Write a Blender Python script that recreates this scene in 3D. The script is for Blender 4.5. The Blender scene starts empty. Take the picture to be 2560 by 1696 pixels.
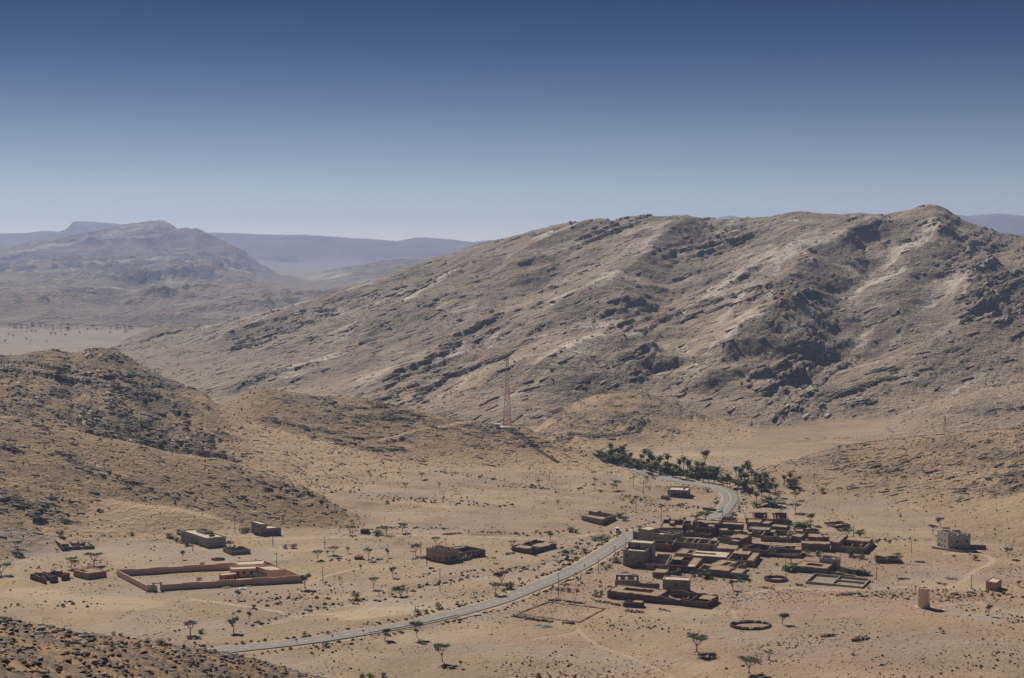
import bpy, bmesh, math, random
import numpy as np
from mathutils import Vector, Matrix

# ------------------------------------------------------------------ camera, sky, sun, exposure
R = math.radians
F, PW, PH, HZ, CAMH = 3700.0, 2560.0, 1696.0, 600.0, 140.0
PITCH = math.atan((PH / 2 - HZ) / F)
SP, CP = math.sin(PITCH), math.cos(PITCH)
SUN_EL, SUN_AZ = 41.0, -27.0          # azimuth measured from the view direction (+Y), negative = left
scene = bpy.context.scene
cam_data = bpy.data.cameras.new('camera')
cam = bpy.data.objects.new('camera', cam_data)
scene.collection.objects.link(cam)
cam.location = (0, 0, CAMH)
cam.rotation_euler = (R(90) - PITCH, 0, 0)
cam_data.sensor_width = 36.0
cam_data.lens = F / PW * 36.0
cam_data.clip_start = 1.0
cam_data.clip_end = 60000.0
scene.camera = cam

world = bpy.data.worlds.new('World')
scene.world = world
world.use_nodes = True
wn, wl = world.node_tree.nodes, world.node_tree.links
wn.clear()
w_out = wn.new('ShaderNodeOutputWorld')
w_bg = wn.new('ShaderNodeBackground')
w_sky = wn.new('ShaderNodeTexSky')
w_sky.sky_type = 'NISHITA'
w_sky.sun_disc = False
w_sky.sun_elevation = R(SUN_EL)
w_sky.sun_rotation = R(SUN_AZ)
w_sky.altitude = 1500
w_sky.air_density = 0.9
w_sky.dust_density = 0.25
w_sky.ozone_density = 3.0
# the deep blue of this sky: darkens steadily from the horizon upward, all the way round
w_tc = wn.new('ShaderNodeTexCoord')
w_sep = wn.new('ShaderNodeSeparateXYZ')
w_ramp = wn.new('ShaderNodeValToRGB')
w_mul = wn.new('ShaderNodeMix'); w_mul.data_type = 'RGBA'; w_mul.blend_type = 'MULTIPLY'
w_mul.inputs['Factor'].default_value = 1.0
wl.new(w_tc.outputs['Generated'], w_sep.inputs[0])
wl.new(w_sep.outputs['Z'], w_ramp.inputs['Fac'])
el = w_ramp.color_ramp.elements
el[0].position = 0.0; el[0].color = (1.06, 0.96, 0.90, 1)
el[1].position = 0.19; el[1].color = (0.008, 0.045, 0.11, 1)
for p_, c_ in ((0.009, (0.95, 0.87, 0.85)), (0.026, (0.65, 0.60, 0.62)), (0.05, (0.44, 0.42, 0.46)), (0.085, (0.25, 0.26, 0.32)), (0.125, (0.085, 0.125, 0.205)), (0.16, (0.018, 0.066, 0.145))):
    e_ = el.new(p_); e_.color = (*c_, 1)
wl.new(w_sky.outputs[0], w_mul.inputs['A'])
wl.new(w_ramp.outputs[0], w_mul.inputs['B'])
wl.new(w_mul.outputs['Result'], w_bg.inputs['Color'])
w_bg.inputs['Strength'].default_value = 0.092
wl.new(w_bg.outputs[0], w_out.inputs['Surface'])

sun_data = bpy.data.lights.new('sun', 'SUN')
sun_data.energy = 5.0
sun_data.angle = R(0.5)
sun_data.color = (1.0, 0.93, 0.82)
sun = bpy.data.objects.new('sun', sun_data)
scene.collection.objects.link(sun)
_az, _el = R(SUN_AZ), R(SUN_EL)
SUN_DIR = Vector((math.sin(_az) * math.cos(_el), math.cos(_az) * math.cos(_el), math.sin(_el)))
sun.rotation_euler = SUN_DIR.to_track_quat('Z', 'Y').to_euler()
sun.location = SUN_DIR * 800

vs = scene.view_settings
vs.view_transform = 'Standard'
vs.look = 'None'
vs.exposure = 0.12
vs.gamma = 1.0
vs.use_curve_mapping = False

# ------------------------------------------------------------------ noise helpers (numpy)
_rng = np.random.RandomState(7)
_perm = _rng.permutation(4096).astype(np.int32)
_ang = _rng.rand(4096) * 2 * np.pi
_gx, _gy = np.cos(_ang).astype(np.float32), np.sin(_ang).astype(np.float32)
_val = _rng.rand(4096).astype(np.float32)


def perlin(x, y, seed=0):
    x = np.asarray(x, np.float32); y = np.asarray(y, np.float32)
    xf, yf = np.floor(x), np.floor(y)
    xi, yi = xf.astype(np.int32) + seed * 57, yf.astype(np.int32) + seed * 131
    fx, fy = x - xf, y - yf
    u = fx * fx * fx * (fx * (fx * 6 - 15) + 10)
    v = fy * fy * fy * (fy * (fy * 6 - 15) + 10)

    def g(ix, iy, dx, dy):
        h = _perm[(_perm[ix & 4095] + iy) & 4095]
        return _gx[h] * dx + _gy[h] * dy
    a = g(xi, yi, fx, fy); b = g(xi + 1, yi, fx - 1, fy)
    c = g(xi, yi + 1, fx, fy - 1); d = g(xi + 1, yi + 1, fx - 1, fy - 1)
    ab = a + u * (b - a)
    return (ab + v * (c + u * (d - c) - ab)) * 1.5


def fbm(x, y, octaves=4, seed=0, gain=0.5, lac=2.03, ridged=False):
    s = 0; amp = 1.0; tot = 0
    for o in range(octaves):
        n = perlin(x, y, seed + o * 3)
        if ridged:
            n = 1 - 2 * np.abs(n)
        s = s + n * amp
        tot += amp
        amp *= gain
        x = x * lac + 17.3; y = y * lac - 9.1
    return s / tot


def noise1(s, seed=0):
    s = np.asarray(s, np.float32)
    f = np.floor(s); i = f.astype(np.int32) + seed * 977; t = s - f
    t = t * t * (3 - 2 * t)
    a = _val[_perm[i & 4095]]; b = _val[_perm[(i + 1) & 4095]]
    return a + (b - a) * t


def sstep(a, b, x):
    t = np.clip((x - a) / (b - a), 0, 1)
    return t * t * (3 - 2 * t)


# ------------------------------------------------------------------ pixel -> direction helpers
def ray(px, py):
    u = (px - PW / 2) / F; v = (PH / 2 - py) / F
    d = (u, CP + v * SP, -SP + v * CP)
    return d[0] / d[1], d[2] / d[1]          # dx/dY, dz/dY


def pt_at(px, py, Y):
    a, b = ray(px, py)
    return (a * Y, Y, CAMH + b * Y)


def pt_z(px, py, z):
    a, b = ray(px, py)
    Y = (z - CAMH) / b
    return (a * Y, Y, z)


# ------------------------------------------------------------------ terrain: one height field made of hill layers
NC = 980
TT = np.linspace(-0.425, 0.425, NC).astype(np.float64)
_seg = [(6, 150, 22), (150, 340, 95), (340, 520, 140), (520, 760, 160), (760, 1010, 150), (1010, 1400, 120),
        (1400, 2080, 190), (2080, 3500, 80), (3500, 7200, 100), (7200, 13500, 36)]
YY = np.concatenate([np.geomspace(a, b, n, endpoint=False) for a, b, n in _seg] + [np.array([13500.0])])
NR = len(YY)
GX = (YY[:, None] * TT[None, :])
GY = np.repeat(YY[:, None], NC, 1)
T2 = np.repeat(TT[None, :], NR, 0)


class Layer:
    def __init__(self, name, lines, back=0.3, front=0.25, conc=0.45, bed=(0.0, 0.0), amp=2.5, per=12.0, rough=1.5,
                 rock=0.5, pale=0.1, smk=3.0):
        self.name = name; self.back = back; self.front = front; self.conc = conc
        self.bed = bed; self.amp = amp; self.per = per; self.rough = rough; self.rock = rock; self.pale = pale; self.smk = smk
        self.lines = []
        for ln in lines:
            pts = sorted([pt_at(*p) if p[1] >= 0 else p for p in ln], key=lambda q: q[0] / q[1])
            t = np.array([p[0] / p[1] for p in pts]); y = np.array([p[1] for p in pts]); z = np.array([p[2] for p in pts])
            self.lines.append((t, y, z))

    def eval(self, t, Y):
        ys = []; zs = []
        for (lt, ly, lz) in self.lines:
            ys.append(np.interp(t, lt, ly)); zs.append(np.interp(t, lt, lz))
        out = zs[0] - (ys[0] - Y) * self.front
        for k in range(len(ys) - 1):
            s = np.clip((Y - ys[k]) / np.maximum(ys[k + 1] - ys[k], 1), 0, 1)
            p = (1 - self.conc) * s + self.conc * s * s * (3 - 2 * s)
            out = np.where(Y > ys[k], zs[k] + (zs[k + 1] - zs[k]) * p, out)
        d = np.maximum(Y - ys[-1], 0)
        out = np.where(Y > ys[-1], zs[-1] - d * self.back * np.minimum(1, d / 60.0 + 0.15), out)
        return out

    def hit(self, px, py, y0, y1, n=500):
        a, b = ray(px, py)
        Y = np.linspace(y0, y1, n)
        z = self.eval(np.full(n, a), Y)
        rz = CAMH + b * Y
        k = np.argmax(z >= rz)
        if z[k] < rz[k]:
            k = np.argmax(z - rz)
        return a * Y[k], Y[k]


def poly_dist(x, y, pts):
    """distance, signed side (+ = right of direction), 0..1 position along a polyline in plan"""
    best = np.full(x.shape, 1e9); side = np.zeros(x.shape); pos = np.zeros(x.shape)
    P = np.array(pts, float)
    seg = np.hypot(*(P[1:] - P[:-1]).T); tot = seg.sum(); acc = 0
    for i in range(len(P) - 1):
        a = P[i]; d = P[i + 1] - a; L2 = (d * d).sum()
        s = np.clip(((x - a[0]) * d[0] + (y - a[1]) * d[1]) / L2, 0, 1)
        ex = x - (a[0] + s * d[0]); ey = y - (a[1] + s * d[1])
        dd = np.hypot(ex, ey)
        m = dd < best
        best = np.where(m, dd, best)
        side = np.where(m, np.sign(d[1] * ex - d[0] * ey), side)
        pos = np.where(m, (acc + s * seg[i]) / tot, pos)
        acc += seg[i]
    return best, side, pos


def fl(px, py):                       # a point on the flat valley floor, given by pixel
    return (px, py, pt_z(px, py, 0)[1])


L = []
# shoulder of the hill the camera stands on (lower left corner of the view)
near = Layer('hillside', [
    [(-400, -1, 0)], ], rock=0.9)
near_t = np.array([ray(px, 1600)[0] for px in (-400, 0, 200, 400, 560, 640, 720, 900, 1300, 2960)])
near_Yc = np.array([215, 230, 250, 285, 325, 365, 400, 330, 300, 300.0])
near_py = np.array([1540, 1553, 1588, 1614, 1640, 1664, 1700, 1850, 1960, 2000.0])
near_zc = np.array([CAMH + ray(1280, py)[1] * Y for py, Y in zip(near_py, near_Yc)])


def near_eval(t, Y):
    Yc = np.interp(t, near_t, near_Yc); zc = np.interp(t, near_t, near_zc)
    Y1 = Yc * 0.74
    z1 = CAMH - Y1 * 0.312 + 1.5
    z1 = np.where(t > ray(900, 1600)[0], CAMH - Y1 * 0.36, z1)
    z = np.interp(Y, [0, 1], [0, 1]) * 0
    s0 = np.clip(Y / Y1, 0, 1)
    za = (CAMH - 1.7) + (z1 - CAMH + 1.7) * (s0 * 1.35 - 0.35 * s0 * s0)
    s1 = np.clip((Y - Y1) / (Yc - Y1), 0, 1)
    zb = z1 + (zc - z1) * (0.6 * s1 + 0.4 * s1 * s1)
    zc2 = zc - np.maximum(Y - Yc, 0) * 0.5 * np.minimum(1, (Y - Yc) / 30 + 0.3)
    return np.where(Y < Y1, za, np.where(Y < Yc, zb, zc2))


near.eval = near_eval
near.amp, near.per, near.rough, near.bed, near.smk = 0.7, 2.2, 0.55, (-0.1, 0.2), 1.5

left = Layer('hill', [
    [(-420, 1310, 700), (0, 1318, 705), (300, 1330, 715), (560, 1315, 725), (800, 1295, 745), (1000, 1262, 780), (1200, 1220, 835), (1500, 1290, 835)],
    [(-420, 940, 985), (0, 893, 985), (48, 891, 985), (96, 880, 990), (137, 876, 995), (166, 881, 1000), (179, 884, 1005), (204, 879, 1000), (255, 872, 1000),
     (287, 876, 998), (306, 886, 995), (335, 903, 990), (367, 922, 985), (415, 948, 975), (478, 972, 960), (517, 989, 950), (548, 1019, 940),
     (633, 1060, 930), (737, 1089, 925), (825, 1107, 920), (914, 1128, 915), (988, 1153, 905), (1080, 1185, 890), (1200, 1260, 880), (1500, 1360, 880)]],
    back=0.4, conc=0.25, bed=(-0.22, 0.02), amp=3.4, per=10, rough=2.4, rock=0.92, pale=0.05)
leftb = Layer('hill', [
    [(-420, 1270, 690), (0, 1262, 700), (300, 1300, 710), (600, 1318, 712), (864, 1310, 715), (1000, 1330, 715)],
    [(-420, 1000, 825), (0, 1035, 810), (100, 1058, 805), (191, 1080, 800), (351, 1114, 790), (408, 1131, 785), (542, 1153, 775), (700, 1201, 755), (800, 1243, 742), (864, 1283, 735), (960, 1320, 730)]],
    back=0.3, conc=0.3, bed=(-0.20, 0.02), amp=1.9, per=8, rough=1.5, rock=0.55, pale=0.2)
leftc = Layer('hill', [
    [(-420, 1330, 660), (0, 1315, 680), (300, 1330, 690), (560, 1335, 700)],
    [(-420, 1150, 765), (0, 1207, 748), (127, 1233, 735), (223, 1245, 728), (319, 1261, 722), (446, 1277, 718), (542, 1296, 715), (640, 1330, 712)]],
    back=0.2, conc=0.4, bed=(-0.15, 0.0), amp=0.7, per=7, rough=0.7, rock=0.12, pale=0.05)
leftd = Layer('hill', [
    [(-420, 1352, 640), (0, 1340, 665), (200, 1338, 690), (330, 1345, 690)],
    [(-420, 1195, 725), (0, 1255, 712), (64, 1274, 708), (160, 1296, 704), (287, 1323, 700), (380, 1350, 695)]],
    back=0.2, conc=0.4, bed=(-0.15, 0.0), amp=1.8, per=6, rough=1.2, rock=0.5, pale=0.1)
tower_hill = Layer('hill', [
    [(400, 1180, 870), (700, 1170, 885), (900, 1165, 890), (1100, 1172, 885), (1278, 1172, 888), (1400, 1190, 866), (1530, 1210, 840), (1600, 1240, 805), (1700, 1300, 800)],
    [(400, 1080, 1000), (500, 1060, 1000), (547, 1023, 1000), (574, 1009, 1000), (633, 976, 1000), (666, 974, 1000), (707, 980, 998), (781, 993, 995), (884, 995, 990), (944, 1006, 985),
     (1032, 1024, 980), (1091, 1042, 970), (1165, 1055, 965), (1222, 1064, 960), (1278, 1065, 955), (1319, 1074, 950), (1357, 1095, 940), (1408, 1115, 925),
     (1459, 1131, 912), (1500, 1147, 900), (1522, 1159, 890), (1564, 1174, 872), (1612, 1196, 845), (1680, 1260, 840), (1800, 1340, 840)]],
    back=0.25, conc=0.3, bed=(-0.12, 0.02), amp=1.3, per=7, rough=1.1, rock=0.55, pale=0.0)
dark_hill = Layer('hill', [
    [(1150, 1150, 940), (1340, 1120, 960), (1500, 1128, 970), (1700, 1125, 985), (1900, 1122, 990), (2050, 1125, 1000), (2150, 1140, 1000)],
    [(1150, 1120, 1100), (1280, 1075, 1100), (1340, 1058, 1100), (1400, 1030, 1110), (1445, 1008, 1120), (1488, 991, 1125), (1550, 984, 1125), (1603, 982, 1125), (1656, 1000, 1120),
     (1708, 1024, 1110), (1782, 1046, 1100), (1850, 1067, 1090), (1950, 1085, 1080), (2050, 1096, 1070), (2150, 1110, 1070), (2300, 1150, 1070)]],
    back=0.2, conc=0.35, bed=(0.03, 0.03), amp=1.9, per=6, rough=1.0, rock=0.8, pale=0.0)
right_hill = Layer('hill', [
    [(1860, 1215, 820), (1947, 1215, 830), (2109, 1255, 788), (2271, 1287, 755), (2433, 1318, 722), (2560, 1340, 702), (2980, 1400, 650)],
    [(1800, 1250, 850), (1870, 1190, 870), (1903, 1173, 880), (2000, 1151, 888), (2060, 1133, 892), (2109, 1119, 895), (2217, 1103, 895), (2379, 1087, 900), (2560, 1071, 905), (2980, 1030, 905)]],
    back=0.2, conc=0.35, bed=(0.13, 0.02), amp=1.9, per=6.5, rough=1.2, rock=0.85, pale=0.15)
right_low = Layer('hill', [
    [(2000, 1400, 660), (2250, 1345, 700), (2400, 1340, 690), (2560, 1352, 672), (2980, 1400, 640)],
    [(2000, 1400, 760), (2280, 1300, 760), (2380, 1272, 760), (2470, 1258, 755), (2560, 1243, 750), (2980, 1200, 740)]],
    back=0.2, conc=0.3, bed=(0.1, 0.0), amp=1.0, per=5, rough=0.6, rock=0.3, pale=0.05)
right_mid = Layer('hill', [
    [(1900, 1110, 1010), (2050, 1098, 1030), (2228, 1100, 1030), (2560, 1095, 1020), (2980, 1090, 1010)],
    [(1900, 1120, 1150), (2050, 1088, 1150), (2141, 1066, 1150), (2228, 1047, 1150), (2300, 1022, 1150), (2369, 996, 1150), (2460, 977, 1150), (2560, 959, 1150), (2980, 900, 1150)]],
    back=0.15, conc=0.35, bed=(0.13, 0.02), amp=2.6, per=9, rough=1.2, rock=0.6, pale=0.15)
fold_spur = Layer('mountain', [
    [(1850, 1010, 1180), (2000, 1010, 1190), (2228, 1000, 1190), (2400, 985, 1190), (2560, 968, 1190), (2980, 930, 1190)],
    [(1850, 1040, 1320), (1960, 975, 1310), (2070, 938, 1265), (2150, 915, 1270), (2228, 893, 1275), (2290, 864, 1280), (2326, 847, 1285), (2404, 817, 1310), (2474, 798, 1335), (2560, 790, 1360), (2980, 720, 1400)]],
    back=0.25, conc=0.3, bed=(0.22, -0.02), amp=2.6, per=11, rough=2.2, rock=0.45, pale=0.45)
mountain = Layer('mountain', [
    [(-100, 905, 2000), (200, 885, 1900), (290, 869, 1905), (345, 925, 1575), (420, 960, 1420), (500, 1000, 1285), (700, 1030, 1195), (1000, 1075, 1085), (1300, 1098, 1035), (1700, 1080, 1070), (1900, 1072, 1090), (2200, 1050, 1165), (2980, 1040, 1190)],
    [(-100, 900, 2060), (200, 883, 2000), (290, 866, 1960), (420, 865, 1800), (520, 850, 1790), (760, 805, 1780), (1000, 760, 1720), (1280, 720, 1640), (1600, 700, 1590), (2000, 690, 1565), (2200, 688, 1585), (2340, 685, 1590), (2980, 695, 1600)],
    [(-100, 898, 2150), (200, 880, 2050), (290, 864, 2000), (310, 850, 1990), (345, 836, 1985), (390, 817, 1985), (416, 812, 1985), (432, 818, 1985), (470, 821, 1985), (520, 814, 1985), (600, 802, 1985), (700, 776, 1990), (800, 742, 1990), (900, 713, 1990), (1000, 680, 1985), (1100, 648, 1980), (1200, 612, 1970),
     (1280, 593, 1960), (1360, 575, 1950), (1440, 561, 1940), (1545, 546, 1930), (1640, 545, 1925), (1716, 541, 1920), (1760, 551, 1915), (1820, 556, 1910), (1900, 545, 1900), (1985, 534, 1895), (2060, 541, 1890),
     (2150, 538, 1885), (2225, 541, 1880), (2270, 526, 1875), (2325, 517, 1870), (2340, 516, 1870), (2362, 523, 1870), (2400, 547, 1875), (2450, 570, 1880), (2510, 591, 1885), (2560, 595, 1890), (2980, 620, 1900)]],
    back=0.35, conc=0.15, bed=(0.34, -0.02), amp=3.6, per=15, rough=1.3, rock=0.5, pale=0.5, smk=5)
range2 = Layer('hill', [
    [(-420, 812, 2420), (0, 812, 2440), (300, 812, 2440), (560, 808, 2480), (760, 800, 2550), (1000, 790, 2650)],
    [(-420, 725, 3250), (0, 721, 3250), (74, 721, 3250), (112, 718, 3250), (133, 726, 3250), (160, 740, 3250), (207, 743, 3250), (266, 746, 3200), (340, 733, 3150), (381, 718, 3150), (408, 716, 3150),
     (444, 713, 3300), (503, 711, 3350), (577, 710, 3400), (651, 710, 3400), (680, 718, 3400), (748, 733, 3400), (813, 743, 3400), (1000, 760, 3400)]],
    back=0.2, conc=0.1, bed=(0.05, 0.0), amp=9.0, per=26, rough=30.0, rock=0.55, pale=0.35, smk=8)
ridge3 = Layer('hill', [
    [(640, 742, 4200), (760, 748, 4100), (900, 740, 4200), (1100, 720, 4400), (1400, 700, 4600)],
    [(560, 745, 4900), (660, 722, 4900), (727, 709, 5000), (792, 686, 5200), (866, 668, 5400), (925, 658, 5500), (984, 647, 5600), (1044, 643, 5700), (1147, 632, 5800), (1400, 620, 5900), (1700, 640, 5900)]],
    back=0.2, conc=0.1, bed=(0.1, 0.0), amp=8.0, per=40, rough=26.0, rock=0.5, pale=0.6, smk=8)
far_peak = Layer('mountain', [
    [(-420, 737, 3680), (0, 737, 3680), (400, 737, 3680), (600, 738, 3700), (760, 738, 3750), (900, 722, 4100)],
    [(-420, 660, 5800), (0, 660, 5800), (400, 640, 5750), (520, 645, 5750), (640, 690, 5600), (900, 700, 5700)],
    [(-420, 655, 6500), (0, 622, 6600), (74, 608, 6600), (148, 596, 6600), (207, 586, 6600), (257, 574, 6600), (296, 566, 6600), (355, 557, 6600), (396, 552, 6600), (414, 557, 6600), (441, 574, 6600), (467, 572, 6550),
     (491, 571, 6500), (509, 577, 6500), (547, 599, 6450), (592, 620, 6400), (630, 646, 6350), (651, 664, 6300), (700, 688, 6250), (760, 704, 6200), (900, 720, 6200)]],
    back=0.3, conc=0.1, bed=(0.06, 0.0), amp=14.0, per=55, rough=48.0, rock=0.6, pale=0.9, smk=10)
plateau = Layer('plateau', [
    [(-420, 650, 9000), (0, 645, 9200), (500, 642, 9400), (900, 640, 9600), (1300, 640, 9600), (2980, 640, 9600)],
    [(-420, 588, 11000), (0, 583, 11000), (74, 582, 11000), (109, 577, 11000), (148, 578, 11000), (166, 571, 11000), (174, 563, 11000), (183, 552, 11000), (237, 554, 11000), (296, 559, 11000), (340, 563, 11000),
     (450, 578, 11000), (515, 581, 11000), (592, 583, 11000), (700, 586, 11000), (807, 589, 11000), (896, 595, 11000), (993, 603, 11000), (1014, 599, 11000), (1044, 594, 11000), (1073, 594, 11000), (1132, 598, 11000), (1183, 605, 11000),
     (1250, 599, 11000), (1330, 595, 11000), (1700, 590, 11000), (1765, 556, 11000), (1800, 542, 11000), (1825, 537, 11000), (1850, 541, 11000), (1890, 560, 11000), (2000, 560, 11000), (2045, 538, 11000), (2075, 532, 11000),
     (2135, 540, 11000), (2300, 550, 11000), (2370, 532, 11000), (2420, 539, 11000), (2490, 532, 11000), (2560, 539, 11000), (2700, 560, 11000), (2980, 570, 11000)]],
    back=0.3, conc=0.2, bed=(0.0, 0.0), amp=10.0, per=70, rough=30.0, rock=0.4, pale=0.2, smk=10)

LAYERS = [plateau, far_peak, ridge3, range2, mountain, fold_spur, right_mid, dark_hill, tower_hill, left, leftb, right_hill, leftc, leftd, right_low, near]

# spurs and gullies of the big mountain: (pixels along the crest, height, width)
SPURS = [
    ([(1760, 575), (1690, 600), (1610, 640), (1600, 700), (1551, 733), (1491, 758), (1424, 793), (1368, 823), (1305, 853)], 19, 58),
    ([(1560, 565), (1424, 616), (1288, 682), (1200, 703), (1147, 727), (1073, 765), (1014, 795), (896, 833), (777, 890)], 19, 55),
    ([(984, 724), (866, 757), (748, 792), (630, 839), (520, 880)], 14, 50),
    ([(2230, 560), (2150, 600), (2084, 633), (2042, 682), (2000, 710), (1923, 757), (1860, 798), (1790, 850), (1740, 890)], 20, 60),
    ([(1993, 767), (1948, 812), (1895, 858), (1860, 886), (1800, 930), (1740, 962)], 20, 50),
    ([(1900, 690), (1824, 735), (1779, 778)], 14, 40),
    ([(2526, 690), (2421, 742), (2360, 790)], 16, 48),
    ([(2345, 545), (2320, 610), (2250, 690), (2210, 760), (2160, 830), (2110, 900)], 12, 56),
    ([(1607, 875), (1533, 906), (1445, 936), (1340, 972), (1250, 1000)], 20, 48),
    ([(1870, 905), (1796, 938), (1747, 984)], 13, 42),
    ([(1250, 880), (1120, 920), (1000, 950), (880, 985)], 9, 40),
    ([(950, 880), (800, 925), (650, 960), (540, 965)], 9, 40),
]
GULLIES = [
    ([(1800, 585), (1700, 630), (1672, 670), (1684, 710), (1716, 791), (1724, 830), (1690, 868), (1705, 903), (1730, 960)], 15, 50),
    ([(1350, 690), (1290, 785), (1215, 835), (1195, 880), (1150, 960), (1100, 985)], 10, 38),
    ([(2260, 570), (2170, 640), (2150, 745), (2134, 850), (2110, 905), (2040, 970)], 13, 50),
    ([(1960, 700), (1880, 745), (1800, 800), (1760, 830)], 9, 28),
    ([(1060, 745), (960, 800), (860, 850), (760, 900)], 9, 34),
    ([(2400, 640), (2330, 730), (2290, 800), (2230, 860)], 8, 38),
]

t_mount = (T2 > -2)


SPUR_PALE = [0.0]


def add_spurs(z, x, y):
    SPUR_PALE[0] = np.zeros_like(z)
    top = np.zeros_like(z)
    wobx = x + 14 * perlin(x / 90, y / 90, 5) + 5 * perlin(x / 30, y / 30, 7); woby = y + 18 * perlin(x / 90, y / 90, 6) + 6 * perlin(x / 30, y / 30, 8)
    for pts, h, w in SPURS:
        P = [mountain.hit(px, py, 1000, 2000) for px, py in pts]
        d, sd, pos = poly_dist(wobx, woby, P)
        # the lit left flank is long, the right flank short and steep
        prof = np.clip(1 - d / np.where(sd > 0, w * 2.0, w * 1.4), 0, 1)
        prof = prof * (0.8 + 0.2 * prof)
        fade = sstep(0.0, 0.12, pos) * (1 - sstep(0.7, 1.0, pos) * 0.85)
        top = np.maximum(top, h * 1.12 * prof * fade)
        SPUR_PALE[0] = np.maximum(SPUR_PALE[0], np.where(sd > 0, sstep(0.5, 0.85, prof), sstep(0.88, 0.98, prof)) * fade)  # sunlight put into the colour: the lit flank of each spur is paler
    z = z + top
    # smaller ribs that run the same way down the slope
    u = (x * 0.80 + y * 0.60); v = (-x * 0.60 + y * 0.80)
    hh = sstep(8, 40, z)
    z = z + hh * 5.5 * (fbm(u / 260, v / 60, 3, 191, ridged=True) - 0.2) * (1 - 0.6 * sstep(0.2, 0.8, top / 25))
    low = np.zeros_like(z)
    for pts, h, w in GULLIES:
        P = [mountain.hit(px, py, 1000, 2000) for px, py in pts]
        d, sd, pos = poly_dist(wobx, woby, P)
        prof = np.clip(1 - d / (w * 1.25), 0, 1)
        low = np.maximum(low, h * 1.0 * prof * sstep(0, 0.15, pos) * (1 - 0.6 * sstep(0.7, 1, pos)))
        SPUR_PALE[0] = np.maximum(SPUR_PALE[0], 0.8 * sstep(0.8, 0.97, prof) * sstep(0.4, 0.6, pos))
    return z - low


# valley floor
def floor_z(x, y):
    z = 0.9 * fbm(x / 120, y / 120, 3, 11) + 0.25 * fbm(x / 18, y / 18, 3, 12)
    z = z - 6 * sstep(1500, 2600, y)
    # low sandy fans below the left hills, running down to the right
    u = (x * 0.93 - y * -0.37); v = (x * 0.37 + y * 0.93)
    fan = fbm(u / 150, v / 26, 3, 15, ridged=True)
    m = sstep(-330, -200, x) * (1 - sstep(40, 110, x)) * sstep(720, 790, y) * (1 - sstep(900, 960, y))
    z = z + m * (1.6 + 2.0 * fan)
    # mound of the water tower and the stony rise in the right foreground
    px_, py_, _ = pt_z(2250, 1570, 0)
    z = z + 2.6 * np.exp(-(((x - px_) / 75) ** 2 + ((y - (py_ - 10)) / 38) ** 2))
    return z


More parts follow.
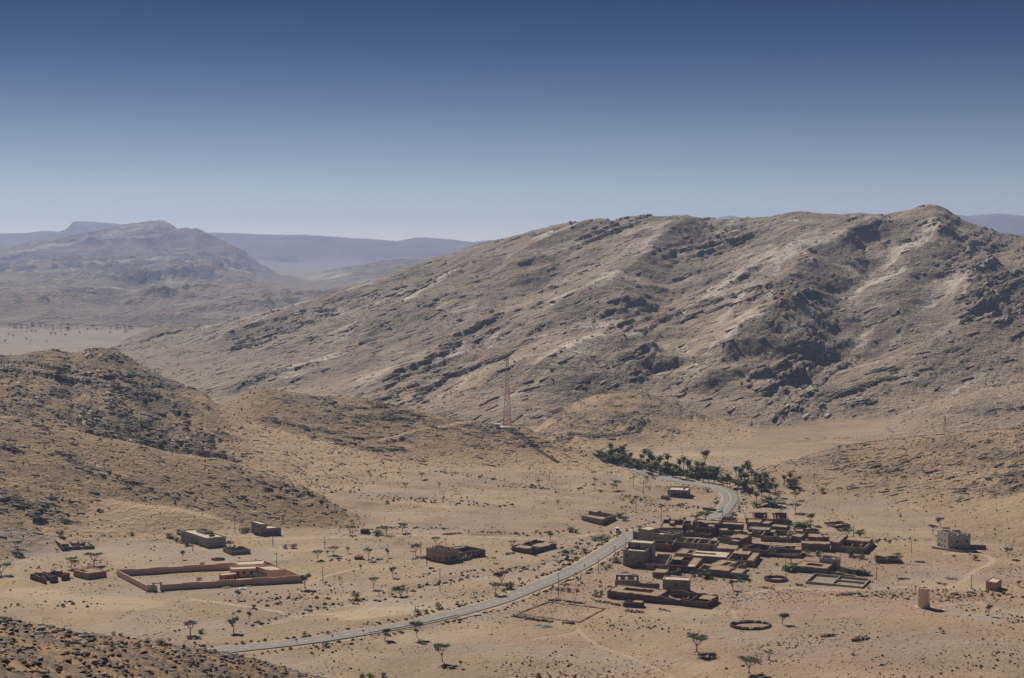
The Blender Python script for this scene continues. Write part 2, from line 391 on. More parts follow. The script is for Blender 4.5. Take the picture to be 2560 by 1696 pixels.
Z = floor_z(GX, GY)
FLOOR0 = Z.copy()
OWN = np.zeros((NR, NC), np.int32)           # 0 = floor
ROCK = np.zeros((NR, NC)); PALE = np.zeros((NR, NC)); SAND = np.zeros((NR, NC))
ROCK += 0.10 * sstep(0.1, 0.6, fbm(GX / 40, GY / 40, 4, 21))
for li, ly in enumerate(LAYERS, 1):
    zl = ly.eval(T2, GY)
    m = zl > Z - 60
    x, y, zz = GX[m], GY[m], zl[m]
    if ly is mountain:
        zz = add_spurs(zz, x, y)
    h = np.clip((zz + 4) / 14.0, 0, 1)                       # noise fades out toward the foot
    if ly is near:
        h = np.ones_like(zz)
    sc = ly.rough
    wl_ = {'near': 9}.get(ly.name, 26 + sc * 9)
    if ly is near:
        wl_ = 14
    if ly is far_peak:
        wl_ = 210
    if ly is range2:
        wl_ = 150
    if ly is ridge3:
        wl_ = 200
    n1 = fbm(x / wl_, y / wl_, 5, 31 + li * 5)
    n2 = fbm(x / (wl_ * 1.7), y / (wl_ * 1.7), 4, 33 + li * 5, ridged=True)
    keep = 1.0
    if len(getattr(ly, 'lines', [])) > 1 and ly is not near:
        yc = np.interp(T2[m], ly.lines[-1][0], ly.lines[-1][1])
        keep = 0.25 + 0.75 * sstep(0, 0.07, np.abs(yc - y) / yc)     # keep the skyline where it is
    zz = zz + h * keep * sc * (0.55 * n1 + 0.75 * (n2 - 0.15))
    # bedding: dipping beds cut by the slope stand out as ledges, steep on the downhill side
    a, b = ly.bed
    per = ly.per
    strike = math.atan2(a, 0.2)
    su = x * math.cos(strike) + y * math.sin(strike); sv = -x * math.sin(strike) + y * math.cos(strike)
    s = zz - a * x - b * y
    warp = 1.5 * per * fbm(x / (per * 16), y / (per * 16), 2, 61 + li) + 0.22 * per * perlin(x / (per * 1.3), y / (per * 1.3), 63 + li)
    patch = sstep(-0.32, 0.2, fbm(su / (per * 22), sv / (per * 7), 4, 81 + li) + (ly.rock - 0.5) * 1.0)
    if ly is left:
        patch = patch * (1 - sstep(-0.225, -0.165, T2[m] + 0.03 * perlin(x / 40, y / 40, 88))) * sstep(6, 16, zz)
    elif ly is tower_hill:
        patch = patch * sstep(4.0, 10.0, zz + 2 * perlin(x / 30, y / 30, 89))
    elif ly in (right_hill, leftb, dark_hill):
        patch = patch * sstep(0.5, 5.0, zz)
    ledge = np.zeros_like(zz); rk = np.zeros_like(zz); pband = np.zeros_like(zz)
    for q, (cz, am) in enumerate(((0.62 * per, 1.0), (0.33 * per, 0.62), (0.17 * per, 0.36))):
        ph = (s + warp * (1 - 0.12 * q)) / cz
        band = np.floor(ph); fr = ph - band
        hb = _val[_perm[(band.astype(np.int32) + 37 * li + 501 * q) & 4095]]
        gate = sstep(0.38, 0.8, hb + 0.55 * perlin(su / (per * (13 - 4 * q)) + band * 3.7, sv / (per * 12) + band * 1.3, 83 + li + q))
        saw = np.minimum(fr / 0.10, 1) * (1 - fr) ** 0.8
        chip = 0.6 + 0.4 * sstep(-0.2, 0.2, perlin(x / (per * 0.5), y / (per * 0.5), 85 + li))
        ledge += am * saw * gate * patch * chip
        rk += am * gate * patch * chip * np.clip(1.15 - fr * 2.0, 0, 1)  # bare rock tint, also paints in the shade on ledge faces
        pband += am * sstep(0.6, 0.85, 1 - hb) * np.clip(1 - fr, 0, 1)
    zz = zz + h * ly.amp * 0.8 * ledge * (0.15 + 0.85 * keep)
    rough2 = fbm(x / (per * 0.5), y / (per * 0.5), 3, 91 + li)
    zz = zz + h * ly.amp * 0.20 * rough2 * (0.35 + patch)
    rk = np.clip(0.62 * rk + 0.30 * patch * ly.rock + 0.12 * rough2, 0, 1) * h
    pl = ly.pale * sstep(-0.05, 0.45, fbm(su / (per * 9), sv / (per * 5), 4, 95 + li)) * np.clip(0.3 + 0.9 * pband, 0, 1) * h
    if ly is mountain:
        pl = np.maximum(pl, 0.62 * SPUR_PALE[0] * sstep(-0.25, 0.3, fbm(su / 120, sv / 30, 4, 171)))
    cur = Z[m]
    own = zz > cur
    k = ly.smk
    hh = np.clip(0.5 + 0.5 * (zz - cur) / k, 0, 1)
    new = cur * (1 - hh) + zz * hh + k * hh * (1 - hh) * 0.5
    Z[m] = new
    o = OWN[m]; o[own] = li; OWN[m] = o
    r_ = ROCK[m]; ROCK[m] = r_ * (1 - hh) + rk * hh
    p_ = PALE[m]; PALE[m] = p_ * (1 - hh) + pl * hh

# row/column lookup of the finished ground
_LY = np.log(YY)


def _rc(X, Y):
    t = X / Y
    c = np.clip((t - TT[0]) / (TT[1] - TT[0]), 0, NC - 1.001)
    r = np.clip(np.interp(Y, YY, np.arange(NR)), 0, NR - 1.001)
    return r, c


def gz(X, Y):
    r, c = _rc(X, Y)
    r0 = np.floor(r).astype(int); c0 = np.floor(c).astype(int); fr = r - r0; fc = c - c0
    return (Z[r0, c0] * (1 - fr) * (1 - fc) + Z[r0 + 1, c0] * fr * (1 - fc) + Z[r0, c0 + 1] * (1 - fr) * fc + Z[r0 + 1, c0 + 1] * fr * fc)


def hit(px, py, ymin=100, ymax=13000):
    """first point of the ground seen through a pixel"""
    a, b = ray(px, py)
    Y = np.concatenate([np.arange(ymin, 1500, 1.0), np.arange(1500, ymax, 6.0)])
    z = gz(a * Y, Y)
    rz = CAMH + b * Y
    k = int(np.argmax(z >= rz))
    if k == 0 and z[0] < rz[0]:
        k = len(Y) - 1
    if k > 0:
        d0 = rz[k - 1] - z[k - 1]; d1 = z[k] - rz[k]
        f = d0 / max(d0 + d1, 1e-6)
        y = Y[k - 1] + f * (Y[k] - Y[k - 1])
    else:
        y = Y[0]
    return (a * y, y, float(gz(a * y, y)))


def stretch(pts, step):
    """resample a plan polyline (Catmull-Rom) at about `step` metres"""
    P = [np.array(p[:2], float) for p in pts]
    P = [2 * P[0] - P[1]] + P + [2 * P[-1] - P[-2]]
    out = []
    for i in range(1, len(P) - 2):
        n = max(2, int(np.hypot(*(P[i + 1] - P[i])) / step))
        for k in range(n):
            t = k / n
            out.append(0.5 * (2 * P[i] + (P[i + 1] - P[i - 1]) * t + (2 * P[i - 1] - 5 * P[i] + 4 * P[i + 1] - P[i + 2]) * t * t + (3 * P[i] - P[i - 1] - 3 * P[i + 1] + P[i + 2]) * t ** 3))
    out.append(P[-2])
    return np.array(out)


# road centre line
ROAD_PX = [(440, 1640), (560, 1625), (640, 1616), (748, 1604), (829, 1593), (910, 1580), (992, 1566), (1073, 1549), (1154, 1528), (1248, 1500), (1325, 1470), (1395, 1442), (1433, 1424), (1465, 1407),
           (1497, 1386), (1543, 1356), (1585, 1331), (1640, 1312), (1725, 1301), (1793, 1288), (1811, 1271), (1825, 1253), (1827, 1243), (1820, 1234), (1805, 1226), (1783, 1219), (1735, 1209), (1680, 1199), (1640, 1190), (1600, 1181), (1560, 1171), (1520, 1160)]
road_xy = stretch([pt_z(px, py, 0.6)[:2] for px, py in ROAD_PX], 2.5)
road_z = np.clip(gz(road_xy[:, 0], road_xy[:, 1]), -1.0, 2.2)
for _ in range(60):
    road_z[1:-1] = 0.25 * road_z[:-2] + 0.5 * road_z[1:-1] + 0.25 * road_z[2:]
road_z += 0.35


def near_poly(pts, width, ylo=None, yhi=None):
    P = np.array(pts)[:, :2]
    ylo, yhi = P[:, 1].min() - width - 5, P[:, 1].max() + width + 5
    rs = np.where((YY >= ylo) & (YY <= yhi))[0]
    r0, r1 = rs[0], rs[-1] + 1
    x, y = GX[r0:r1], GY[r0:r1]
    best = np.full(x.shape, 1e9); idx = np.zeros(x.shape, int)
    for i in range(len(P) - 1):
        a = P[i]; d = P[i + 1] - a
        pad = width + 8
        s = np.clip(((x - a[0]) * d[0] + (y - a[1]) * d[1]) / max((d * d).sum(), 1e-9), 0, 1)
        dd = np.hypot(x - a[0] - s * d[0], y - a[1] - s * d[1])
        mm = dd < best
        best[mm] = dd[mm]; idx[mm] = i
    return slice(r0, r1), best, idx


ROADHW = 3.9
sl, d_, i_ = near_poly(road_xy[::2], 20)
w_ = 1 - sstep(ROADHW + 1.2, ROADHW + 9, d_)
Z[sl] = Z[sl] * (1 - w_) + (road_z[::2][i_] - 0.30) * w_
sh = (1 - sstep(ROADHW + 0.6, ROADHW + 2.6, d_ + 0.9 * perlin(GX[sl] / 4, GY[sl] / 4, 140)))
SAND[sl] = np.maximum(SAND[sl], 0.8 * sh); ROCK[sl] *= (1 - sh)

GRAV = np.zeros((NR, NC))


def paint(px, width, kind, amount, carve=0.0, z0=0.0, onhill=False):
    P = [hit(*p)[:2] if onhill else pt_z(p[0], p[1], z0)[:2] for p in px]
    P = stretch(P, 6)
    sl, d, _ = near_poly(P, width * 2)
    wob = width * (1 + 0.5 * perlin(GX[sl] / (width * 2.5), GY[sl] / (width * 2.5), 131))
    w = (1 - sstep(0.55, 1.15, d / np.maximum(wob, 0.3)))
    kind[sl] = np.maximum(kind[sl], w * amount)
    ROCK[sl] *= (1 - 0.8 * w)
    if carve:
        Z[sl] -= carve * w
    return P


# dirt tracks
paint([(640, 1348), (760, 1347), (880, 1345), (1000, 1340), (1100, 1337), (1200, 1342), (1300, 1347), (1400, 1345), (1470, 1336), (1530, 1331), (1590, 1322)], 1.5, SAND, 0.9)
paint([(680, 1374), (780, 1376), (860, 1372)], 1.2, SAND, 0.7)
paint([(480, 1500), (540, 1508), (620, 1519), (690, 1530), (735, 1541), (800, 1538), (900, 1532)], 1.2, SAND, 0.9)
paint([(760, 1460), (820, 1438), (900, 1420), (1000, 1405), (1060, 1392), (1130, 1383)], 1.0, SAND, 0.75)
paint([(2560, 1545), (2480, 1525), (2440, 1510), (2400, 1515), (2350, 1522)], 1.1, SAND, 0.7)
paint([(2360, 1475), (2410, 1452), (2430, 1430), (2470, 1415), (2480, 1398), (2440, 1385), (2360, 1388)], 1.6, SAND, 0.8)
paint([(1445, 1575), (1462, 1595), (1500, 1620), (1560, 1640), (1620, 1665), (1690, 1696)], 0.8, SAND, 0.75)
paint([(1330, 1600), (1400, 1592), (1450, 1580)], 0.8, SAND, 0.55)
paint([(1680, 1525), (1780, 1512), (1830, 1530), (1838, 1552)], 1.0, SAND, 0.5)
paint([(1860, 1485), (1960, 1470), (2100, 1478), (2300, 1470), (2420, 1475)], 2.4, SAND, 0.55)
# open gravel yard beside the road, village lanes, school yard
paint([(880, 1540), (960, 1530), (1040, 1528)], 9.0, SAND, 0.8)
paint([(940, 1510), (1040, 1505)], 7.0, GRAV, 0.7)
paint([(60, 1480), (200, 1500), (330, 1515)], 11.0, SAND, 0.55)
paint([(330, 1455), (520, 1450)], 9.0, GRAV, 0.55)
paint([(20, 1370), (160, 1375), (330, 1370), (520, 1385), (640, 1390)], 13.0, GRAV, 0.75)
paint([(1540, 1440), (1640, 1445), (1740, 1490)], 6.0, GRAV, 0.8)
paint([(1880, 1440), (2000, 1420), (2120, 1470), (2330, 1440)], 7.0, GRAV, 0.5)
paint([(2400, 1545), (2470, 1560)], 6.0, GRAV, 0.8)
# dry wash
paint([(640, 1560), (720, 1545), (800, 1518), (930, 1500), (1010, 1478), (1090, 1460), (1180, 1440), (1330, 1420), (1400, 1400), (1440, 1375), (1480, 1350), (1530, 1335)], 4.5, GRAV, 0.7, carve=0.45)
paint([(1960, 1240), (1980, 1262), (1960, 1290), (2000, 1310)], 4.0, GRAV, 0.8, carve=0.6)
WASHES = [stretch([pt_z(px, py, 0)[:2] for px, py in w], 4) for w in (
    [(640, 1560), (720, 1545), (800, 1518), (930, 1500), (1010, 1478), (1090, 1460), (1180, 1440), (1330, 1420), (1400, 1400), (1440, 1375), (1480, 1350), (1530, 1335)],
    [(1040, 1440), (1100, 1432), (1200, 1428), (1300, 1420)], [(560, 1540), (640, 1520), (720, 1500), (800, 1495)], [(40, 1520), (120, 1512), (240, 1512)],
    [(900, 1330), (1000, 1318), (1150, 1325), (1280, 1335), (1400, 1330)], [(780, 1400), (860, 1398), (940, 1400)], [(1100, 1190), (1250, 1215), (1400, 1240), (1500, 1225)], [(840, 1240), (960, 1255), (1100, 1265), (1250, 1275)],
    [(2080, 1490), (2170, 1490), (2260, 1500), (2300, 1512)], [(2150, 1370), (2230, 1352), (2300, 1350)], [(1560, 1250), (1640, 1265), (1720, 1270)], [(2380, 1500), (2460, 1480), (2560, 1500)])]
# cut track up the tower hill and the light path on its side
P_ = paint([(955, 1104), (985, 1098), (1020, 1086), (1060, 1076), (1110, 1070), (1150, 1060), (1178, 1057)], 2.6, SAND, 1.0, onhill=True)
sl, d_, _ = near_poly(P_, 10)
Z[sl] += 0.8 * (1 - sstep(1.5, 3.5, d_)) ; ROCK[sl] *= sstep(1.0, 3.0, d_)
paint([(985, 1100), (1060, 1132), (1120, 1155)], 2.4, SAND, 0.85, onhill=True)
paint([(1005, 1140), (1100, 1148), (1200, 1162)], 1.4, SAND, 0.8, onhill=True)
paint([(1340, 1080), (1372, 1062), (1362, 1045)], 2.0, SAND, 0.8, onhill=True)

# flat pads where the houses stand are kept level enough by the gentle floor noise
SAND = np.maximum(SAND, 0.75 * sstep(0.05, 0.5, fbm(GX / 70, GY / 28, 3, 151)) * (OWN == 0) * 0.55)
# sandy aprons of the hills (their lower thirds)
_hz = np.clip(Z / 22.0, 0, 1)
SAND = np.maximum(SAND, (OWN > 0) * (GY < 1300) * (GY > 500) * (1 - sstep(0.15, 0.55, ROCK)) * (0.28 + 0.55 * ((OWN == 10) | (OWN == 13)) * sstep(-0.24, -0.17, T2 + (OWN == 13) * 0.2) + 0.5 * np.isin(OWN, [8, 9]) * (1 - sstep(5, 11, Z))))
PINK = sstep(-0.3, 0.2, fbm(GX / 90, GY / 55, 3, 161)) * (OWN == 0) * sstep(-40, 60, GX) * (1 - sstep(600, 690, GY))
STRAW = sstep(0.05, 0.45, fbm(GX / 38, GY / 20, 4, 167)) * (OWN == 0) * (1 - SAND) * (1 - GRAV)
MAUVE = sstep(-0.05, 0.4, fbm(GX / 55, GY / 30, 4, 163)) * (OWN == 0) * (1 - SAND)
# ------------------------------------------------------------------ materials
def new_mat(name):
    m = bpy.data.materials.new(name); m.use_nodes = True
    nt = m.node_tree; nt.nodes.clear()
    out = nt.nodes.new('ShaderNodeOutputMaterial')
    b = nt.nodes.new('ShaderNodeBsdfPrincipled')
    b.inputs['Roughness'].default_value = 0.95
    b.inputs['Specular IOR Level'].default_value = 0.15
    nt.links.new(b.outputs[0], out.inputs['Surface'])
    return m, nt, b


def N(nt, kind, **kw):
    n = nt.nodes.new(kind)
    for k, v in kw.items():
        if k == 'inp':
            for kk, vv in v.items():
                if isinstance(vv, bpy.types.NodeSocket):
                    nt.links.new(vv, n.inputs[kk])
                else:
                    n.inputs[kk].default_value = vv
        else:
            setattr(n, k, v)
    return n


def mixc(nt, fac, a, b, mode='MIX'):
    n = nt.nodes.new('ShaderNodeMix'); n.data_type = 'RGBA'; n.blend_type = mode
    for key, v in (('Factor', fac), ('A', a), ('B', b)):
        s = n.inputs[key]
        if isinstance(v, bpy.types.NodeSocket):
            nt.links.new(v, s)
        elif key == 'Factor':
            s.default_value = v
        else:
            s.default_value = (*v, 1) if len(v) == 3 else v
    return n.outputs['Result']


def noise(nt, co, scale, detail=4, rough=0.55, lo=None, hi=None, dist=0.0):
    n = N(nt, 'ShaderNodeTexNoise', inp={'Scale': scale, 'Detail': detail, 'Roughness': rough, 'Distortion': dist})
    nt.links.new(co, n.inputs['Vector'])
    o = n.outputs['Fac']
    if lo is not None:
        r = N(nt, 'ShaderNodeMapRange', inp={'From Min': lo, 'From Max': hi})
        nt.links.new(o, r.inputs['Value']); o = r.outputs['Result']
    return o


def math_n(nt, op, a, b=None):
    n = nt.nodes.new('ShaderNodeMath'); n.operation = op
    for i, v in enumerate((a, b)):
        if v is None:
            continue
        if isinstance(v, bpy.types.NodeSocket):
            nt.links.new(v, n.inputs[i])
        else:
            n.inputs[i].default_value = v
    return n.outputs[0]


def terrain_mat(name, sand, soil, rock, pale, grav, track, pink, fine, bump=0.6, speck=0.5):
    """fine = size in metres of the smallest pattern"""
    m, nt, b = new_mat(name)
    tc = N(nt, 'ShaderNodeTexCoord'); co = tc.outputs['Object']
    at = N(nt, 'ShaderNodeAttribute', attribute_name='mask')
    sp = N(nt, 'ShaderNodeSeparateColor'); nt.links.new(at.outputs['Color'], sp.inputs[0])
    rk, pl, sd = sp.outputs[0], sp.outputs[1], sp.outputs[2]
    at2 = N(nt, 'ShaderNodeAttribute', attribute_name='mask2')
    sp2 = N(nt, 'ShaderNodeSeparateColor'); nt.links.new(at2.outputs['Color'], sp2.inputs[0])
    gv, pk = sp2.outputs[0], sp2.outputs[1]
    big = noise(nt, co, 0.012 / fine * 0.35, 4, 0.6, 0.35, 0.65)
    mid = noise(nt, co, 0.09 / fine * 0.35, 5, 0.65, 0.35, 0.65)
    fin = noise(nt, co, 0.9 / fine * 0.35, 4, 0.75, 0.3, 0.7)
    base = mixc(nt, big, soil, sand)
    base = mixc(nt, math_n(nt, 'MULTIPLY', mid, 0.45), base, tuple(c * 0.72 for c in soil))
    base = mixc(nt, math_n(nt, 'MULTIPLY', pk, 0.85), base, pink)
    base = mixc(nt, math_n(nt, 'MULTIPLY', sp2.outputs[2], math_n(nt, 'MULTIPLY', mid, 0.8)), base, (0.37, 0.275, 0.125))
    sdn = math_n(nt, 'MULTIPLY', sd, math_n(nt, 'ADD', 0.72, math_n(nt, 'MULTIPLY', mid, 0.3)))
    base = mixc(nt, sdn, base, track)
    base = mixc(nt, math_n(nt, 'MULTIPLY', gv, 0.8), base, grav)
    # rock showing through and shade painted on the ledge faces, broken up by noise
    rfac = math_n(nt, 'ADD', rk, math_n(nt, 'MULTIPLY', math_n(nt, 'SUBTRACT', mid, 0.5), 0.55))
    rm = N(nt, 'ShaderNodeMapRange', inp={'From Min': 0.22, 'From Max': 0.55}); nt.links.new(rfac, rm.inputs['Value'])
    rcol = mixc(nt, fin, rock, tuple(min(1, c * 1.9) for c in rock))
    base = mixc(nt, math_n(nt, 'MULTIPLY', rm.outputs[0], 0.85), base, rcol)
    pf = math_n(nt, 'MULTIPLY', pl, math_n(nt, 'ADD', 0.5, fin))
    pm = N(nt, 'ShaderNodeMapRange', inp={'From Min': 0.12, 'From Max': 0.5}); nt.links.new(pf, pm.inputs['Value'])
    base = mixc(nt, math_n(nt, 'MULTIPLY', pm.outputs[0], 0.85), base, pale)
    # pebble and tuft speckle
    vo = N(nt, 'ShaderNodeTexVoronoi', inp={'Scale': 0.55 / fine, 'Randomness': 1.0}); nt.links.new(co, vo.inputs['Vector'])
    sv = N(nt, 'ShaderNodeMapRange', inp={'From Min': 0.10, 'From Max': 0.38, 'To Min': 1.0, 'To Max': 0.0}); nt.links.new(vo.outputs['Distance'], sv.inputs['Value'])
    clean = math_n(nt, 'SUBTRACT', 1.0, math_n(nt, 'MAXIMUM', sd, gv))
    spf = math_n(nt, 'MULTIPLY', math_n(nt, 'MULTIPLY', sv.outputs[0], mid), math_n(nt, 'MULTIPLY', clean, speck))
    base = mixc(nt, spf, base, tuple(c * 0.55 for c in rock))
    nt.links.new(base, b.inputs['Base Color'])
    if bump:
        hgt = math_n(nt, 'ADD', fin, math_n(nt, 'MULTIPLY', mid, 1.5))
        bp = N(nt, 'ShaderNodeBump', inp={'Strength': bump, 'Distance': fine * 0.9}); nt.links.new(hgt, bp.inputs['Height'])
        nt.links.new(bp.outputs[0], b.inputs['Normal'])
    return m


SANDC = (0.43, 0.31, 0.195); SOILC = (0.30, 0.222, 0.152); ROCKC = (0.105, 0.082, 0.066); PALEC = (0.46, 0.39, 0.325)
GRAVC = (0.325, 0.27, 0.225); TRACKC = (0.50, 0.385, 0.265); PINKC = (0.335, 0.215, 0.155)
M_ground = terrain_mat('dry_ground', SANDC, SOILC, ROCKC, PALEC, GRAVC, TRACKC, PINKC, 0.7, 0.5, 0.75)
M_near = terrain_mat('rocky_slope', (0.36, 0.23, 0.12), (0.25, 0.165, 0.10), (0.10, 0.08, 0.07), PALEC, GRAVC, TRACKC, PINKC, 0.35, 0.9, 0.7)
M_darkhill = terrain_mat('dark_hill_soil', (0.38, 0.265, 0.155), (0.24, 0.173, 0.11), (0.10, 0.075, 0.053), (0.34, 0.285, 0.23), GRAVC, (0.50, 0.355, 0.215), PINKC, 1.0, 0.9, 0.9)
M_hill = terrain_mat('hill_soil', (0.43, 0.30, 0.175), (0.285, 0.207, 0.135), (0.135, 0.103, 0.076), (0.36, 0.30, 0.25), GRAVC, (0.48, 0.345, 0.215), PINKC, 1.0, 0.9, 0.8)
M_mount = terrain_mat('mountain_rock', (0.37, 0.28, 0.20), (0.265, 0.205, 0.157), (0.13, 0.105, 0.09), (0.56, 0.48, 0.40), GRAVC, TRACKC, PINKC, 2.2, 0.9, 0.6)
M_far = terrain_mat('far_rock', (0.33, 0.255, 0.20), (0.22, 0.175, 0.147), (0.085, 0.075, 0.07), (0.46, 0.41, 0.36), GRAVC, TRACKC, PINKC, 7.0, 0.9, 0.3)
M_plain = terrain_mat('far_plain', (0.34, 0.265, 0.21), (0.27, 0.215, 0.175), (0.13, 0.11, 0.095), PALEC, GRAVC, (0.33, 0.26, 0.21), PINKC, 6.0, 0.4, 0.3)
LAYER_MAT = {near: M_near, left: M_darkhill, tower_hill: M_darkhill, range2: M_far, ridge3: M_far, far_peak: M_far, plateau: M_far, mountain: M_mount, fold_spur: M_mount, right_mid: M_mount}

# ------------------------------------------------------------------ scene bookkeeping
COL = scene.collection


def tag(o, label=None, category=None, group=None, kind=None):
    if label: o['label'] = label
    if category: o['category'] = category
    if group: o['group'] = group
    if kind: o['kind'] = kind
    return o


def mesh_obj(name, verts, faces, mat, parent=None, smooth=False):
    me = bpy.data.meshes.new(name)
    if isinstance(verts, np.ndarray) and isinstance(faces, np.ndarray):
        me.vertices.add(len(verts)); me.vertices.foreach_set('co', verts.astype(np.float32).ravel())
        k = faces.shape[1]
        me.loops.add(faces.size); me.loops.foreach_set('vertex_index', faces.astype(np.int32).ravel())
        me.polygons.add(len(faces)); me.polygons.foreach_set('loop_start', np.arange(0, faces.size, k, dtype=np.int32))
        me.polygons.foreach_set('loop_total', np.full(len(faces), k, np.int32))
        me.update(calc_edges=True)
    else:
        me.from_pydata([tuple(map(float, v)) for v in verts], [], [tuple(map(int, f)) for f in faces])
        me.update()
    if smooth:
        me.polygons.foreach_set('use_smooth', np.ones(len(me.polygons), bool))
    for mm in (mat if isinstance(mat, (list, tuple)) else [mat]):
        me.materials.append(mm)
    o = bpy.data.objects.new(name, me)
    COL.objects.link(o)
    if parent: o.parent = parent
    return o


# ------------------------------------------------------------------ terrain sheets (one height field, cut where one hill ends and the next begins)
VERT = np.stack([GX, GY, Z], -1).reshape(-1, 3)
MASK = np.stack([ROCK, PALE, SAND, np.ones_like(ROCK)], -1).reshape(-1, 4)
MASK2 = np.stack([np.maximum(GRAV, 0.6 * MAUVE), PINK, STRAW, np.ones_like(GRAV)], -1).reshape(-1, 4)
qr, qc = np.meshgrid(np.arange(NR - 1), np.arange(NC - 1), indexing='ij')
i00 = (qr * NC + qc).ravel()
QUADS = np.stack([i00, i00 + 1, i00 + NC + 1, i00 + NC], -1)
QOWN = np.where((OWN[:-1, :-1] == 0) & (GY[:-1, :-1] > 1450), 99, OWN[:-1, :-1]).ravel()
sheets = {}
TERR = [('ground', [0], 'dry stony valley floor of pale sand and gravel'),
        ('plain', [99], 'far hazy sandy plain beyond the hills'),
        ('hillside', [16], 'rocky brown hillside in the near left corner'),
        ('hill', [10, 11, 13, 14], 'dark layered rocky hill on the left with sandy apron'),
        ('hill', [9], 'low brown hill carrying the red and white mast'),
        ('hill', [8], 'low dark brown hill behind the palm grove'),
        ('hill', [12, 15], 'striped brown hill slope on the right behind the village'),
        ('hill', [7], 'gentle pale slope between the right hill and the mountain'),
        ('mountain', [5, 6], 'big brown mountain with layered rock bands and gullies'),
        ('hill', [4], 'low hazy hills in front of the far peak'),
        ('hill', [3], 'pale cliffy ridge on the far plain left of the mountain'),
        ('mountain', [2], 'hazy blue double peaked mountain far to the left'),
        ('plateau', [1], 'far hazy flat topped plateau along the horizon')]
for nm, ids, lab in TERR:
    q = QUADS[np.isin(QOWN, ids)]
    used = np.unique(q)
    remap = np.zeros(len(VERT), np.int64); remap[used] = np.arange(len(used))
    mat = M_ground if ids == [0] else M_plain if ids == [99] else LAYER_MAT.get(LAYERS[ids[0] - 1], M_hill)
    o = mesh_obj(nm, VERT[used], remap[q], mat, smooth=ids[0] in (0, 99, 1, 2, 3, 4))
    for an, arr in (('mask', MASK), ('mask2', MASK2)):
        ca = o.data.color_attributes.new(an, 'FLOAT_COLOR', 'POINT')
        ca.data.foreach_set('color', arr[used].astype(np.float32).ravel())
    tag(o, lab, None, None, 'structure')

# ------------------------------------------------------------------ air
def build_haze():
    x0, x1, y0, y1, z0, z1 = -6200, 6200, -60, 13900, -30, 380
    v = [(x0, y0, z0), (x1, y0, z0), (x1, y1, z0), (x0, y1, z0), (x0, y0, z1), (x1, y0, z1), (x1, y1, z1), (x0, y1, z1)]
    f = [(3, 2, 1, 0), (4, 5, 6, 7), (0, 1, 5, 4), (1, 2, 6, 5), (2, 3, 7, 6), (3, 0, 4, 7)]
    m = bpy.data.materials.new('haze_air'); m.use_nodes = True
    nt = m.node_tree; nt.nodes.clear()
    out = nt.nodes.new('ShaderNodeOutputMaterial'); pv = nt.nodes.new('ShaderNodeVolumePrincipled')
    pv.inputs['Color'].default_value = (0.43, 0.59, 1.0, 1)
    pv.inputs['Density'].default_value = 9.0e-5
    pv.inputs['Anisotropy'].default_value = 0.2
    nt.links.new(pv.outputs[0], out.inputs['Volume'])
    o = mesh_obj('haze', v, f, m)
    tag(o, 'thin bluish haze filling the air over the valley', None, None, 'stuff')
# ------------------------------------------------------------------ simple object materials
def plain_mat(name, col, var=0.25, scale=0.6, rough=0.92, bump=0.0, spec=0.15, dark=None, metal=0.0):
    m, nt, b = new_mat(name)
    co = N(nt, 'ShaderNodeTexCoord').outputs['Object']
    n1 = noise(nt, co, scale, 5, 0.65, 0.3, 0.7)
    c2 = dark if dark else tuple(c * (1 - var) for c in col)
    c = mixc(nt, n1, col, c2)
    n2 = noise(nt, co, scale * 7, 3, 0.6, 0.3, 0.7)
    c = mixc(nt, math_n(nt, 'MULTIPLY', n2, var), c, tuple(min(1, x * 1.25) for x in col))
    nt.links.new(c, b.inputs['Base Color'])
    b.inputs['Roughness'].default_value = rough; b.inputs['Specular IOR Level'].default_value = spec; b.inputs['Metallic'].default_value = metal
    if bump:
        bp = N(nt, 'ShaderNodeBump', inp={'Strength': bump, 'Distance': 0.1}); nt.links.new(n2, bp.inputs['Height'])
        nt.links.new(bp.outputs[0], b.inputs['Normal'])
    return m


def block_mat(name, col, mortar):
    m, nt, b = new_mat(name)
    co = N(nt, 'ShaderNodeTexCoord').outputs['Object']
    n1 = noise(nt, co, 0.5, 5, 0.65, 0.3, 0.7)
    sx = N(nt, 'ShaderNodeSeparateXYZ'); nt.links.new(co, sx.inputs[0])
    cx = N(nt, 'ShaderNodeCombineXYZ'); nt.links.new(math_n(nt, 'ADD', sx.outputs[0], sx.outputs[1]), cx.inputs[0]); nt.links.new(sx.outputs[2], cx.inputs[1])
    br = N(nt, 'ShaderNodeTexBrick', inp={'Scale': 1.0, 'Mortar Size': 0.02, 'Brick Width': 0.42, 'Row Height': 0.21, 'Color1': (*col, 1), 'Color2': (*[c * 0.82 for c in col], 1), 'Mortar': (*mortar, 1)})
    nt.links.new(cx.outputs[0], br.inputs['Vector'])
    c = mixc(nt, math_n(nt, 'MULTIPLY', n1, 0.5), br.outputs['Color'], tuple(x * 0.75 for x in col))
    nt.links.new(c, b.inputs['Base Color'])
    return m


